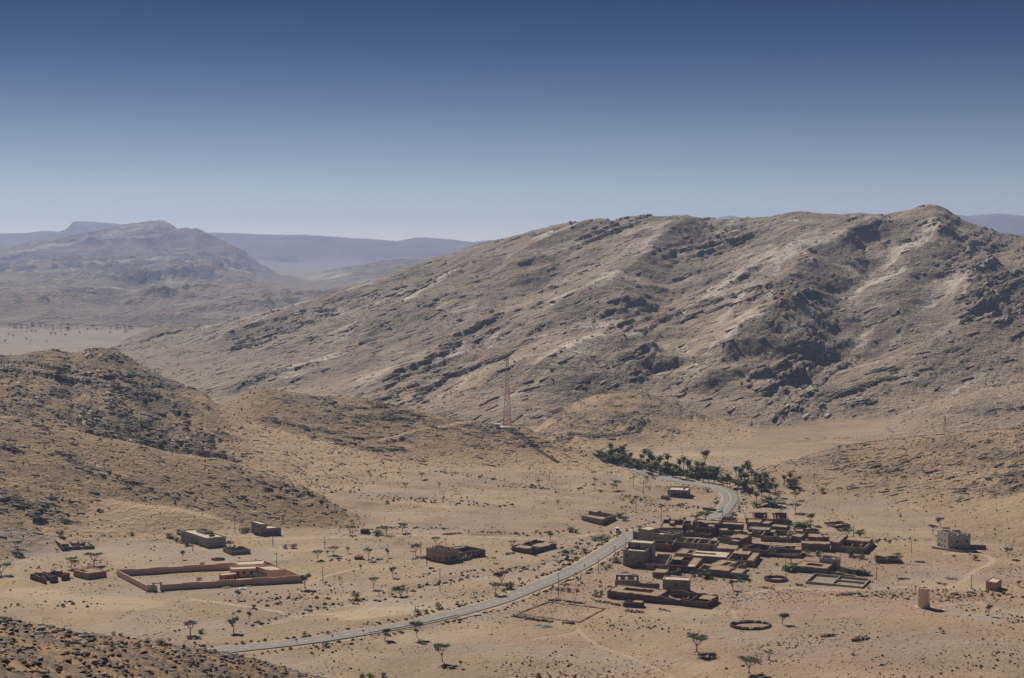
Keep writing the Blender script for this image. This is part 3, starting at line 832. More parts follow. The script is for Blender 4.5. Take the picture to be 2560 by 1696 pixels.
def tint_mat(name, stops, rough=0.95, trans=0.0):
    m, nt, b = new_mat(name)
    at = N(nt, 'ShaderNodeAttribute', attribute_name='tint')
    r = N(nt, 'ShaderNodeValToRGB'); nt.links.new(at.outputs['Fac'], r.inputs['Fac'])
    e = r.color_ramp.elements
    e[0].position = stops[0][0]; e[0].color = (*stops[0][1], 1); e[1].position = stops[-1][0]; e[1].color = (*stops[-1][1], 1)
    for p, c in stops[1:-1]:
        q = e.new(p); q.color = (*c, 1)
    nt.links.new(r.outputs[0], b.inputs['Base Color'])
    b.inputs['Roughness'].default_value = rough
    if trans:
        tr = N(nt, 'ShaderNodeBsdfTranslucent'); nt.links.new(r.outputs[0], tr.inputs['Color'])
        mx = N(nt, 'ShaderNodeMixShader', inp={'Fac': trans}); nt.links.new(b.outputs[0], mx.inputs[1]); nt.links.new(tr.outputs[0], mx.inputs[2])
        nt.links.new(mx.outputs[0], [n for n in nt.nodes if n.type == 'OUTPUT_MATERIAL'][0].inputs['Surface'])
    return m


M_mud = plain_mat('mud_wall', (0.25, 0.17, 0.115), 0.35, 0.5, bump=0.5)
M_mudgrey = plain_mat('grey_mud_wall', (0.27, 0.20, 0.15), 0.35, 0.4, bump=0.5)
M_mudpale = plain_mat('pale_mud_wall', (0.33, 0.235, 0.16), 0.3, 0.6, bump=0.5)
M_mud2 = plain_mat('red_mud_wall', (0.215, 0.125, 0.085), 0.35, 0.5, bump=0.5)
M_mudroof = plain_mat('mud_roof', (0.35, 0.255, 0.17), 0.22, 0.4, bump=0.4)
M_plaster = plain_mat('grey_tan_plaster', (0.36, 0.275, 0.21), 0.22, 0.35)
M_block = block_mat('concrete_block_wall', (0.34, 0.29, 0.25), (0.24, 0.20, 0.17))
M_block2 = block_mat('grey_block_wall', (0.50, 0.45, 0.395), (0.38, 0.34, 0.30))
M_slab = plain_mat('cement_roof', (0.58, 0.48, 0.36), 0.18, 0.3)
M_pink = plain_mat('salmon_plaster', (0.76, 0.52, 0.37), 0.16, 0.3)
M_pinktrim = plain_mat('pale_coping', (0.62, 0.46, 0.33), 0.12, 0.3)
M_orange = plain_mat('orange_plaster', (0.50, 0.315, 0.21), 0.16, 0.3)
M_redpaint = plain_mat('red_paint', (0.42, 0.075, 0.055), 0.2, 0.5)
M_redbrick = plain_mat('red_plaster', (0.42, 0.15, 0.09), 0.2, 0.4)
M_dark = plain_mat('shade_and_dark_panel', (0.035, 0.028, 0.024), 0.3, 1.5)  # near-black; in windows it stands in for the shade inside open holes
M_paleshut = plain_mat('pale_shutter', (0.46, 0.36, 0.27), 0.2, 1.5)
M_wood = plain_mat('weathered_wood', (0.115, 0.075, 0.05), 0.3, 2.0)
M_pole = plain_mat('pole_concrete', (0.20, 0.165, 0.13), 0.2, 1.0)
M_white = plain_mat('white_paint', (0.74, 0.72, 0.68), 0.1, 0.8)
M_steelred = plain_mat('red_steel', (0.50, 0.17, 0.13), 0.15, 0.8, 0.6)
M_steelwhite = plain_mat('white_steel', (0.62, 0.57, 0.53), 0.1, 0.8, 0.6)
M_steel = plain_mat('grey_steel', (0.30, 0.29, 0.28), 0.15, 1.0, 0.55, metal=0.3)
M_tyre = plain_mat('tyre_rubber', (0.018, 0.018, 0.018), 0.2, 3.0)
M_glass = plain_mat('car_glass', (0.02, 0.025, 0.03), 0.1, 3.0, 0.1, spec=0.5)
M_carwhite = plain_mat('white_car_paint', (0.72, 0.73, 0.74), 0.05, 2.0, 0.25, spec=0.5)
M_carblue = plain_mat('blue_car_paint', (0.055, 0.09, 0.19), 0.1, 2.0, 0.22, spec=0.5)
M_asphalt = plain_mat('worn_asphalt', (0.225, 0.208, 0.195), 0.3, 0.1, 0.9, dark=(0.27, 0.235, 0.205))
M_line = plain_mat('road_paint', (0.70, 0.68, 0.64), 0.25, 0.8)
M_bark = plain_mat('acacia_bark', (0.095, 0.068, 0.047), 0.3, 1.2)
M_palmbark = plain_mat('palm_bark', (0.15, 0.105, 0.07), 0.35, 1.5)
M_stone = tint_mat('field_stone', [(0.0, (0.085, 0.066, 0.055)), (0.5, (0.17, 0.13, 0.105)), (0.85, (0.27, 0.215, 0.175)), (1.0, (0.40, 0.335, 0.28))])
M_boulder = tint_mat('dark_boulder', [(0.0, (0.055, 0.046, 0.042)), (0.45, (0.13, 0.105, 0.088)), (0.8, (0.22, 0.185, 0.16)), (1.0, (0.34, 0.30, 0.27))])
M_outcrop = tint_mat('bedded_rock', [(0.0, (0.09, 0.068, 0.05)), (0.45, (0.18, 0.136, 0.098)), (0.85, (0.28, 0.215, 0.16)), (1.0, (0.42, 0.35, 0.28))])
M_acleaf = tint_mat('acacia_leaves', [(0.0, (0.05, 0.056, 0.026)), (0.6, (0.092, 0.096, 0.044)), (1.0, (0.155, 0.148, 0.075))], trans=0.25)
M_acdry = tint_mat('dry_acacia_leaves', [(0.0, (0.065, 0.055, 0.034)), (1.0, (0.13, 0.108, 0.066))], trans=0.15)
M_palmleaf = tint_mat('palm_fronds', [(0.0, (0.07, 0.085, 0.035)), (0.5, (0.145, 0.165, 0.065)), (1.0, (0.32, 0.31, 0.14))], trans=0.5)
M_palmdry = tint_mat('dead_fronds', [(0.0, (0.13, 0.095, 0.06)), (1.0, (0.22, 0.165, 0.10))])
M_bush = tint_mat('bush_leaves', [(0.0, (0.045, 0.055, 0.024)), (0.6, (0.085, 0.10, 0.04)), (1.0, (0.14, 0.145, 0.06))], trans=0.2)
M_lush = tint_mat('bright_bush_leaves', [(0.0, (0.10, 0.135, 0.025)), (1.0, (0.22, 0.27, 0.055))], trans=0.3)
M_tuft = tint_mat('dry_tufts', [(0.0, (0.055, 0.046, 0.028)), (0.55, (0.10, 0.085, 0.045)), (0.85, (0.21, 0.16, 0.07)), (1.0, (0.13, 0.135, 0.055))])
M_fur = plain_mat('brown_fur', (0.055, 0.04, 0.03), 0.2, 3)

# ------------------------------------------------------------------ mesh gathering
class MB:
    def __init__(self):
        self.v = []; self.f = []; self.t = []

    def add(self, verts, faces, tint=None):
        o = len(self.v)
        self.v.extend([tuple(map(float, p)) for p in verts])
        self.f.extend([tuple(i + o for i in f) for f in faces])
        self.t.extend([0.5 if tint is None else tint] * len(verts))

    def box(self, x0, y0, z0, x1, y1, z1, tint=None):
        self.add([(x0, y0, z0), (x1, y0, z0), (x1, y1, z0), (x0, y1, z0), (x0, y0, z1), (x1, y0, z1), (x1, y1, z1), (x0, y1, z1)],
                 [(3, 2, 1, 0), (4, 5, 6, 7), (0, 1, 5, 4), (1, 2, 6, 5), (2, 3, 7, 6), (3, 0, 4, 7)], tint)

    def tube(self, pts, radii, n=6, tint=None, cap=True):
        pts = [Vector(p) for p in pts]
        ring = []
        vs = []; fs = []
        for i, p in enumerate(pts):
            d = (pts[min(i + 1, len(pts) - 1)] - pts[max(i - 1, 0)])
            d = d.normalized() if d.length > 1e-6 else Vector((0, 0, 1))
            a = d.cross(Vector((0, 1, 0.01)) if abs(d.z) > 0.5 else Vector((0, 0, 1))).normalized(); b = d.cross(a)
            for k in range(n):
                t = 2 * math.pi * k / n
                vs.append(p + (a * math.cos(t) + b * math.sin(t)) * radii[i])
        for i in range(len(pts) - 1):
            for k in range(n):
                fs.append((i * n + k, i * n + (k + 1) % n, (i + 1) * n + (k + 1) % n, (i + 1) * n + k))
        if cap:
            fs.append(tuple(reversed(range(n)))); fs.append(tuple((len(pts) - 1) * n + k for k in range(n)))
        self.add(vs, fs, tint)

    def obj(self, name, mat, parent=None, smooth=False):
        o = mesh_obj(name, self.v, self.f, mat, parent, smooth)
        if any(t != 0.5 for t in self.t):
            at = o.data.attributes.new('tint', 'FLOAT', 'POINT'); at.data.foreach_set('value', np.array(self.t, np.float32))
        return o


def empty(name, loc, rz=0.0):
    o = bpy.data.objects.new(name, None); o.empty_display_size = 1.0
    COL.objects.link(o); o.location = loc; o.rotation_euler = (0, 0, rz)
    return o


def copy_tree(o, parent=None):
    c = o.copy(); COL.objects.link(c); c.parent = parent
    for ch in o.children:
        copy_tree(ch, c)
    return c


# ------------------------------------------------------------------ road
def ribbon(cx, cz, hw, lift, off=0.0):
    d = np.gradient(cx, axis=0); d /= np.hypot(d[:, 0], d[:, 1])[:, None]
    nrm = np.stack([d[:, 1], -d[:, 0]], -1)
    Lp = cx - nrm * (hw - off); Rp = cx + nrm * (hw + off)
    n = len(cx)
    v = np.zeros((2 * n, 3)); v[:n, :2] = Lp; v[n:, :2] = Rp; v[:n, 2] = cz + lift; v[n:, 2] = cz + lift
    f = np.array([(i, i + n, i + n + 1, i + 1) for i in range(n - 1)])
    return v, f


def make_road():
    cx = road_xy; cz = road_z
    v, f = ribbon(cx, cz, ROADHW - 0.2, 0.0)
    n = len(cx)
    # a solid strip with thickness, edges dipping into the shoulders
    d = np.gradient(cx, axis=0); d /= np.hypot(d[:, 0], d[:, 1])[:, None]; nr = np.stack([d[:, 1], -d[:, 0]], -1)
    jr = np.random.RandomState(2); v[:n, :2] -= nr * (jr.rand(n, 1) * 0.18); v[n:, :2] += nr * (jr.rand(n, 1) * 0.18)
    vv = np.vstack([v, np.column_stack([v[:n, :2] - nr * 0.6, v[:n, 2] - 0.5]), np.column_stack([v[n:, :2] + nr * 0.6, v[n:, 2] - 0.5])])
    ff = [tuple(q) for q in f]
    for i in range(n - 1):
        ff.append((2 * n + i, i, i + 1, 2 * n + i + 1)); ff.append((n + i, 3 * n + i, 3 * n + i + 1, n + i + 1))
    o = mesh_obj('road', vv, ff, M_asphalt)
    tag(o, 'two lane grey asphalt road curving through the valley', None, None, 'structure')
    mb = MB()
    i = 0
    while i < n - 3:                       # dashed centre line on the straights, solid in the bend
        bend = cx[i, 1] > pt_z(1793, 1300, 0)[1]
        k = min(n - 1, i + (1 if not bend else 2))
        vv2, ff2 = ribbon(cx[i:k + 1], cz[i:k + 1], 0.11, 0.012)
        mb.add(vv2, [tuple(q) for q in ff2])
        i = k if bend else i + 2
    mb.obj('centre_line', M_line, o)


make_road()

# ------------------------------------------------------------------ houses
rnd = random.Random(5)


def frame_px(fl_, fr_, h, back=None, zg=None):
    """plan frame of a building from pixels of its front corners (seen at height h) and one point of the back edge"""
    z0 = 0.0 if zg is None else zg
    for _ in range(3):
        a = pt_z(*fl_, z0 + h); b = pt_z(*fr_, z0 + h)
        if zg is None:
            z0 = float(min(gz(a[0], a[1]), gz(b[0], b[1])))
    ang = math.atan2(b[1] - a[1], b[0] - a[0])
    W = math.hypot(b[0] - a[0], b[1] - a[1])
    D = 6.0
    if back:
        c = pt_z(*back, z0 + h)
        D = -(c[0] - a[0]) * math.sin(ang) + (c[1] - a[1]) * math.cos(ang)
    return a[0], a[1], z0, ang, W, D


SKEW = {}


def corner_px(left, corner, right, h, zg=None):
    """frame from three top corners when a building is seen corner-on: side wall left->corner, front wall corner->right"""
    fr = frame_px(corner, right, h, left, zg)
    x, y, z, a, W, D = fr
    c = pt_z(*left, z + h)
    SKEW[(round(x, 3), round(y, 3))] = ((c[0] - x) * math.cos(a) + (c[1] - y) * math.sin(a)) / max(D, 1)
    return fr


def panel(p0, p1, z0, z1, th, opens=(), rag=0.0, step=1.3, seed=0):
    """upright wall p0->p1 with rectangular openings (u0,u1,w0,w1); thickness to the left of the direction"""
    r = random.Random(seed)
    x0, y0 = p0; x1, y1 = p1
    Lw = math.hypot(x1 - x0, y1 - y0)
    if Lw < 0.05:
        return [], []
    dx, dy = (x1 - x0) / Lw, (y1 - y0) / Lw
    nx, ny = -dy, dx
    us = {0.0, Lw}; ws = {z0, z1}
    ops = []
    for (u0, u1, w0, w1) in opens:
        u0 = max(0.02, u0); u1 = min(Lw - 0.02, u1); w0 = max(w0, z0); w1 = min(w1, z1)
        if u1 - u0 < 0.1 or w1 - w0 < 0.1:
            continue
        ops.append((u0, u1, w0, w1)); us |= {u0, u1}; ws |= {w0, w1}
    if rag > 0:
        n = int(Lw / step)
        for k in range(1, n):
            us.add(k * Lw / n)
    us = sorted(us); ws = sorted(ws)
    us = [u for i, u in enumerate(us) if i == 0 or u - us[i - 1] > 1e-4]
    nu, nw = len(us) - 1, len(ws) - 1
    sol = [[not any(o[0] - 1e-4 <= us[i] and us[i + 1] <= o[1] + 1e-4 and o[2] - 1e-4 <= ws[j] and ws[j + 1] <= o[3] + 1e-4 for o in ops) for j in range(nw)] for i in range(nu)]
    dz = []
    for u in us:
        q = 0.0
        if rag > 0:
            q = r.uniform(-rag, rag * 0.35)
            if r.random() < 0.12:
                q -= rag * r.uniform(0.5, 2.0)
        dz.append(q)
    idx = {}; V = []; Fc = []

    def vid(s, i, j):
        k = (s, i, j)
        if k not in idx:
            u = us[i]; z = ws[j] + (dz[i] if j == nw else 0.0)
            idx[k] = len(V); V.append((x0 + dx * u + nx * th * s, y0 + dy * u + ny * th * s, z))
        return idx[k]
    for i in range(nu):
        for j in range(nw):
            if not sol[i][j]:
                continue
            Fc.append((vid(0, i, j), vid(0, i + 1, j), vid(0, i + 1, j + 1), vid(0, i, j + 1)))
            Fc.append((vid(1, i + 1, j), vid(1, i, j), vid(1, i, j + 1), vid(1, i + 1, j + 1)))
            if j == nw - 1 or not sol[i][j + 1]:
                Fc.append((vid(0, i, j + 1), vid(0, i + 1, j + 1), vid(1, i + 1, j + 1), vid(1, i, j + 1)))
            if j == 0 or not sol[i][j - 1]:
                Fc.append((vid(0, i + 1, j), vid(0, i, j), vid(1, i, j), vid(1, i + 1, j)))
            if i == 0 or not sol[i - 1][j]:
                Fc.append((vid(0, i, j), vid(0, i, j + 1), vid(1, i, j + 1), vid(1, i, j)))
            if i == nu - 1 or not sol[i + 1][j]:
                Fc.append((vid(0, i + 1, j + 1), vid(0, i + 1, j), vid(1, i + 1, j), vid(1, i + 1, j + 1)))
    return V, Fc


_seed = [0]
HOUSES = []


class House:
    """an Empty at the front left corner; local x along the front, y away from the viewer"""

    def __init__(self, name, label, fr, cat='house', group=None, wall=M_mud, roofm=M_mudroof):
        self.x, self.y, self.z, self.a, self.W, self.D = fr
        self.e = empty(name, (self.x, self.y, self.z), self.a)
        tag(self.e, label, cat, group)
        if wall is M_mud:
            wall = (M_mud, M_mudgrey, M_mud, M_mudpale, M_mud2)[len(HOUSES) * 7 % 5]
        self.wall = wall; self.roofm = roofm; self.mud = wall in (M_mud, M_mudgrey, M_mudpale, M_mud2)
        HOUSES.append(self)

    def block(self, x0, y0, x1, y1, h, roof=None, th=0.45, rag=0.12, opens=None, court=None, z0=0.0, wall=None, roofm=None, skip='', low=None):
        wall = wall or self.wall; roofm = roofm or self.roofm; opens = opens or {}
        base = z0 if z0 > 0 else -0.8
        if self.mud and rag > 0:
            rag = rag * 1.5 + 0.05
        if self.mud and roof is None and (x1 - x0) * (y1 - y0) > 30 and z0 == 0:
            r9 = random.Random(int(x1 * 31 + y1 * 17 + self.x * 3))
            for q in range(2 if (x1 - x0) > 9 else 1):
                u = x0 + (x1 - x0) * r9.uniform(0.25, 0.8); v0 = y0 + (y1 - y0) * r9.uniform(0.35, 0.55)
                _seed[0] += 1
                V, Fc = panel((u, y1 - th - 0.02), (u, v0), -0.8, h * r9.uniform(0.55, 0.85), 0.35, (), rag * 1.5, seed=_seed[0])
                mesh_obj('inner_wall', V, Fc, wall, self.e)
        P = {'f': ((x0, y0), (x1 - th, y0)), 'r': ((x1, y0), (x1, y1 - th)), 'b': ((x1, y1), (x0 + th, y1)), 'l': ((x0, y1), (x0, y0 + th))}
        for s in 'frbl':
            if s in skip:
                continue
            _seed[0] += 1
            hh = (low or {}).get(s, h)
            ops = []; Lw = math.dist(*P[s])
            for o in opens.get(s, ()):
                u, w, wid, hei, kind = o
                u = u * Lw
                ops.append((u - wid / 2, u + wid / 2, z0 + w, z0 + w + hei))
            V, Fc = panel(P[s][0], P[s][1], base, z0 + hh, th, ops, rag, seed=_seed[0])
            if V:
                mesh_obj('wall', V, Fc, wall, self.e)
            p0 = Vector(P[s][0]); d = (Vector(P[s][1]) - p0).normalized(); n = Vector((-d.y, d.x))
            for o, q in zip(opens.get(s, ()), ops):
                kind = o[4]
                if kind == 'o':
                    continue
                mat = {'w': M_dark, 'p': M_paleshut, 'd': M_dark, 'r': M_redpaint, 'b': M_wood}[kind]
                mb = MB(); a = p0 + d * q[0] + n * (th * 0.45); b_ = p0 + d * q[1] + n * (th * 0.45)
                c = b_ + n * 0.06; e_ = a + n * 0.06
                mb.add([(a.x, a.y, q[2]), (b_.x, b_.y, q[2]), (c.x, c.y, q[2]), (e_.x, e_.y, q[2]), (a.x, a.y, q[3]), (b_.x, b_.y, q[3]), (c.x, c.y, q[3]), (e_.x, e_.y, q[3])],
                       [(3, 2, 1, 0), (4, 5, 6, 7), (0, 1, 5, 4), (1, 2, 6, 5), (2, 3, 7, 6), (3, 0, 4, 7)])
                mb.obj('door' if kind in 'drb' else 'window', mat, self.e)
        if roof is not None:
            i0, j0, i1, j1 = x0 + th + 0.003, y0 + th + 0.003, x1 - th - 0.003, y1 - th - 0.003
            zr = z0 + roof
            if court:
                a0, b0, a1, b1 = court
                for q in ((i0, j0, i1, b0), (i0, b1, i1, j1), (i0, b0, a0, b1), (a1, b0, i1, b1)):
                    if q[2] - q[0] > 0.2 and q[3] - q[1] > 0.2:
                        self.slab(*q, zr - 0.25, zr, roofm, sag=0.06)
                # walls round the courtyard, thickness outward into the rooms
                for pa, pb in (((a1, b0), (a0, b0)), ((a1, b1), (a1, b0)), ((a0, b1), (a1, b1)), ((a0, b0), (a0, b1))):
                    _seed[0] += 1
                    V, Fc = panel(pb, pa, base, zr + 0.18, -0.003 - 0.3, [], rag * 0.8, seed=_seed[0])
                    V, Fc = panel(pa, pb, base, zr + 0.18, 0.3, [], rag * 0.8, seed=_seed[0])
                    if V:
                        mesh_obj('courtyard_wall', V, Fc, wall, self.e)
            else:
                self.slab(i0, j0, i1, j1, zr - 0.25, zr, roofm, sag=0.05)
        return self

    def slab(self, x0, y0, x1, y1, z0, z1, mat=None, name='roof', sag=0.0):
        nx = max(1, int((x1 - x0) / 2.0)); ny = max(1, int((y1 - y0) / 2.0))
        r = random.Random(int(x0 * 91 + y0 * 7 + z1 * 13))
        V = []; Fc = []
        for j in range(ny + 1):
            for i in range(nx + 1):
                V.append((x0 + (x1 - x0) * i / nx, y0 + (y1 - y0) * j / ny, z1 + r.uniform(-sag, sag)))
        for j in range(ny):
            for i in range(nx):
                a = j * (nx + 1) + i
                Fc.append((a, a + 1, a + nx + 2, a + nx + 1))
        o = len(V)
        V += [(x0, y0, z0), (x1, y0, z0), (x1, y1, z0), (x0, y1, z0)]
        Fc.append((o + 3, o + 2, o + 1, o))
        c = [0, nx, (ny + 1) * (nx + 1) - 1, ny * (nx + 1)]
        Fc.append((o, o + 1) + tuple(range(nx, -1, -1)))
        Fc.append((o + 1, o + 2) + tuple(j * (nx + 1) + nx for j in range(ny, -1, -1)))
        Fc.append((o + 2, o + 3) + tuple(ny * (nx + 1) + i for i in range(0, nx + 1)))
        Fc.append((o + 3, o) + tuple(j * (nx + 1) for j in range(0, ny + 1)))
        return mesh_obj(name, V, Fc, mat or self.roofm, self.e)

    def wallrun(self, pts, h, th=0.4, rag=0.12, mat=None, opens=(), name='wall', z0=0.0):
        for k in range(len(pts) - 1):
            _seed[0] += 1
            V, Fc = panel(pts[k], pts[k + 1], z0 if z0 > 0 else -0.8, z0 + h, th, opens if k == 0 else (), rag, seed=_seed[0])
            if V:
                mesh_obj(name, V, Fc, mat or self.wall, self.e)
        return self


def q1(x, y): return (1500 + x / 5.8075, 1260 + y / 5.8075)
def q2(x, y): return (1850 + x / 5.8075, 1260 + y / 5.8075)
def q3(x, y): return (1450 + x / 5.26, 1100 + y / 5.26)
def qa(x, y): return (40 + x / 5.9175, 1300 + y / 5.9175)
def qb(x, y): return (400 + x / 5.9175, 1280 + y / 5.9175)
def qc_(x, y): return (1000 + x / 5.636, 1320 + y / 5.636)
def qw(x, y): return (2150 + x / 5.6, 1280 + y / 5.6)


VG = 'mud houses of the village'
# --- front courtyard house of the village
hs = House('courtyard_house', 'long low red brown mud compound at the front of the village', frame_px(q1(105, 1255), q1(1565, 1415), 3.0, q1(1660, 1300)), wall=M_mud2, group=VG)
W, D = hs.W, max(hs.D, 13)
hs.block(0, 0, W * 0.52, D * 0.86, 3.0, roof=2.75, rag=0.14, court=(W * 0.12, D * 0.34, W * 0.40, D * 0.66))
hs.block(W * 0.52 + 0.01, 0, W, D, 2.75, rag=0.3, opens={'f': [(0.45, 0.3, 1.1, 1.6, 'b')]}, skip='l')
hs.wallrun([(W * 0.80, D * 0.95), (W * 0.80, D * 0.45), (W * 0.70, D * 0.45)], 2.2, rag=0.6)
hs.slab(W * 0.86, D * 0.46, W * 0.985, D * 0.98, 2.0, 2.2)
hs = House('block_house', 'flat roofed plastered house standing behind the long red mud compound', frame_px(q1(910, 1095), q1(1300, 1112), 5.4, q1(1330, 1062)), wall=M_plaster, roofm=M_slab, group=VG)
hs.block(0, 0, hs.W, max(hs.D, 6), 5.4, roof=5.1, rag=0.05, opens={'f': [(0.52, 3.0, 0.9, 0.9, 'w'), (0.83, 3.0, 0.8, 0.6, 'w'), (0.2, 0, 1.0, 2.0, 'd')]})
hs = House('roofless_room', 'roofless pale brick room behind the left end of the red compound', frame_px(q1(215, 1108), q1(575, 1115), 3.3, q1(630, 1035)), wall=M_plaster, group=VG)
hs.block(0, 0, hs.W, max(hs.D, 6.5), 3.3, th=0.3, rag=0.06, opens={'b': [(0.18, 1.3, 1.0, 1.2, 'o'), (0.55, 1.3, 1.1, 1.2, 'o'), (0.85, 1.3, 1.1, 1.2, 'o')]})
hs.wallrun([(hs.W + 0.02, 0.6), (hs.W + 8, 0.2)], 2.2, th=0.35, mat=M_mud)
hs = House('stone_hut', 'tiny flat roofed mud hut before the red compound wall', frame_px(q1(330, 1420), q1(615, 1440), 1.9, q1(640, 1385)), wall=M_mud2, cat='hut')
hs.block(0, 0, hs.W * 0.5, 3.6, 1.7, rag=0.3); hs.block(hs.W * 0.5 + 0.02, 0, hs.W, 3.6, 2.0, roof=1.95, rag=0.08)
# --- two storey grey house by the road
hs = House('two_storey_house', 'two storey grey concrete house with roof terrace next to the road', frame_px(q1(335, 668), q1(650, 692), 6.9, q1(715, 640)), wall=M_block, roofm=M_slab, group=VG)
W, D = hs.W, max(hs.D, 7.5)
hs.block(0, 0, W, D, 6.9, roof=6.1, th=0.35, rag=0.0, opens={'f': [(0.17, 4.0, 0.9, 1.1, 'w'), (0.5, 4.0, 0.9, 1.1, 'p'), (0.82, 4.0, 1.0, 1.1, 'p'), (0.16, 2.2, 0.6, 0.6, 'w'), (0.48, 2.2, 0.6, 0.6, 'w'), (0.8, 1.2, 1.1, 1.1, 'w')],
                                                             'r': [(0.15, 3.4, 0.8, 1.6, 'p'), (0.45, 3.4, 0.8, 1.6, 'p'), (0.72, 3.4, 0.7, 1.6, 'p'), (0.4, 0, 1.0, 2.0, 'd')]}, skip='b')
hs.block(0.0, D + 0.01, W * 1.12, D + 5.5, 8.9, roof=8.7, th=0.35, rag=0.0, opens={'f': [(0.06, 6.1, 0.9, 2.0, 'd'), (0.36, 6.1, 0.9, 2.1, 'd'), (0.47, 6.1, 0.9, 2.1, 'd'), (0.66, 6.7, 1.0, 1.1, 'p')]})
hs = House('house_yards', 'pinkish walled yards joined to the grey two storey house', frame_px(q1(655, 868), q1(955, 883), 2.6, q1(740, 718)), wall=M_plaster, group=VG)
W, D = hs.W, hs.D
hs.block(0.05, 0, W, D, 2.6, th=0.35, rag=0.06, opens={'f': [(0.55, 0, 1.2, 1.7, 'd')]}, skip='')
hs.wallrun([(0.5, D * 0.42), (W - 0.5, D * 0.42)], 2.6, th=0.3, rag=0.05)
hs.slab(0.5, D * 0.78, W * 0.3, D - 0.4, 2.2, 2.4)
# --- tan two level house behind it
hs = House('stepped_house', 'tan stepped house with open roof rooms behind the grey two storey house', frame_px(q1(555, 380), q1(1045, 452), 5.0, q1(575, 340)), wall=M_plaster, roofm=M_slab, group=VG)
W = hs.W; D = 7.0
hs.block(0, 0, W * 0.34, D, 5.8, roof=5.6, th=0.35, rag=0.0)
hs.block(W * 0.34 + 0.01, 0, W * 0.76, D, 4.6, roof=3.7, th=0.35, rag=0.0, skip='l')
hs.block(W * 0.76 + 0.01, 0.0, W, D, 5.0, roof=3.8, th=0.35, rag=0.0, opens={'f': [(0.18, 0, 1.1, 2.2, 'd')]}, skip='l')
hs.block(W * 0.62, D + 0.01, W * 0.95, D + 4.5, 4.9, th=0.3, rag=0.05, skip='f')
hs.block(-3.4, 1.0, -0.02, D - 1, 3.8, roof=3.6, rag=0.2, wall=M_mud)
# --- yard with the red door
hs = House('yard_house', 'brown walled yard with a bright red metal door', frame_px(q1(740, 575), q1(1052, 592), 3.2, q1(760, 520)), wall=M_mud, group=VG)
hs.block(0, 0, hs.W, max(hs.D, 5), 3.2, rag=0.06, opens={'f': [(0.86, 0, 2.0, 2.3, 'r')]})
# --- unfinished roofless house
hs = House('unfinished_house', 'roofless unfinished plastered house with bright window holes in the village', frame_px(q1(1058, 548), q1(1562, 582), 3.3, q1(1602, 515)), wall=M_plaster, group=VG)
W, D = hs.W, max(hs.D, 6.5)
hs.block(0, 0, W, D, 3.3, th=0.3, rag=0.04, opens={'f': [(0.65, 1.0, 1.1, 1.3, 'o'), (0.81, 1.2, 1.1, 1.4, 'o')], 'b': [(0.4, 1.0, 1.0, 1.2, 'o'), (0.75, 1.0, 1.0, 1.2, 'o')]})
for u in (0.30, 0.52, 0.68):
    hs.wallrun([(W * u, D - 0.32), (W * u, 0.32)], 3.25, th=0.25, rag=0.04)
hs.block(W + 0.02, 0.5, W + 3.4, D - 0.5, 3.0, th=0.3, rag=0.04, opens={'f': [(0.5, 0, 1.4, 2.2, 'r')]})
# --- centre houses
hs = House('mud_house', 'mud house with dark roof gaps just below the unfinished house', frame_px(q1(1090, 708), q1(1325, 728), 3.0, q1(1375, 655)), group=VG)
hs.block(0, 0, hs.W, max(hs.D, 7), 3.0, roof=2.8, court=(hs.W * 0.62, 2.2, hs.W * 0.92, max(hs.D, 7) * 0.8))
hs = House('strip_roofed_house', 'long mud house with two pale flat roof strips in mid village', frame_px(q1(1325, 745), q1(1838, 778), 3.0, q1(1830, 702)), group=VG, roofm=M_slab)
W, D = hs.W, max(hs.D, 8)
hs.block(0, 0, W, D, 3.0, roof=2.95, court=(W * 0.06, D * 0.42, W * 0.62, D * 0.62), rag=0.05, opens={'f': [(0.9, 0.2, 1.0, 1.9, 'd')]})
hs = House('windowed_house', 'mud house whose red brown front with two windows faces a small yard', frame_px(q1(1840, 805), q1(2225, 832), 2.7, q1(2305, 708)), group=VG)
W, D = hs.W, max(hs.D, 9)
hs.block(0, 0, W, D, 2.7, rag=0.1)
hs.block(0.5, D * 0.62, W * 0.66, D - 0.5, 3.2, roof=3.1, rag=0.06, wall=M_orange, opens={'f': [(0.42, 1.0, 0.9, 1.1, 'w'), (0.78, 1.0, 0.9, 1.1, 'w')]})
hs.slab(W * 0.74, 2.0, W - 0.5, D - 0.5, 2.3, 2.55)
hs = House('palm_court_house', 'mud courtyard house with a small palm inside its court', frame_px(q1(962, 884), q1(1385, 912), 2.9, q1(1600, 790)), group=VG, roofm=M_mudroof)
W, D = hs.W, max(hs.D, 12)
hs.block(0, 0, W, D, 2.9, rag=0.1, opens={'f': [(0.62, 0.9, 0.9, 1.0, 'w'), (0.84, 0.9, 0.9, 1.0, 'w'), (0.26, 2.0, 0.35, 0.5, 'o'), (0.5, 2.0, 0.35, 0.5, 'o')]})
hs.slab(W * 0.70, D * 0.30, W - 0.5, D - 0.5, 2.5, 2.75); hs.slab(0.5, D * 0.66, W * 0.34, D - 0.5, 2.5, 2.75); hs.slab(W * 0.72, 0.5, W - 0.5, D * 0.26, 2.5, 2.75, M_slab)
hs.wallrun([(W * 0.68, D - 0.5), (W * 0.68, D * 0.3)], 2.7); hs.wallrun([(W * 0.36, D * 0.62), (W * 0.68, D * 0.62)], 2.6)
hs = House('mud_house', 'mud house with stepped roofs at the lower right of the village', frame_px(q1(1570, 945), q1(1868, 972), 2.9, q1(1905, 905)), group=VG)
W, D = hs.W, max(hs.D, 5)
hs.block(0, 0, W, D, 2.9, roof=2.8, rag=0.06)
hs.block(W + 0.02, 0.3, W + 5.4, D, 2.3, roof=2.2, rag=0.1)
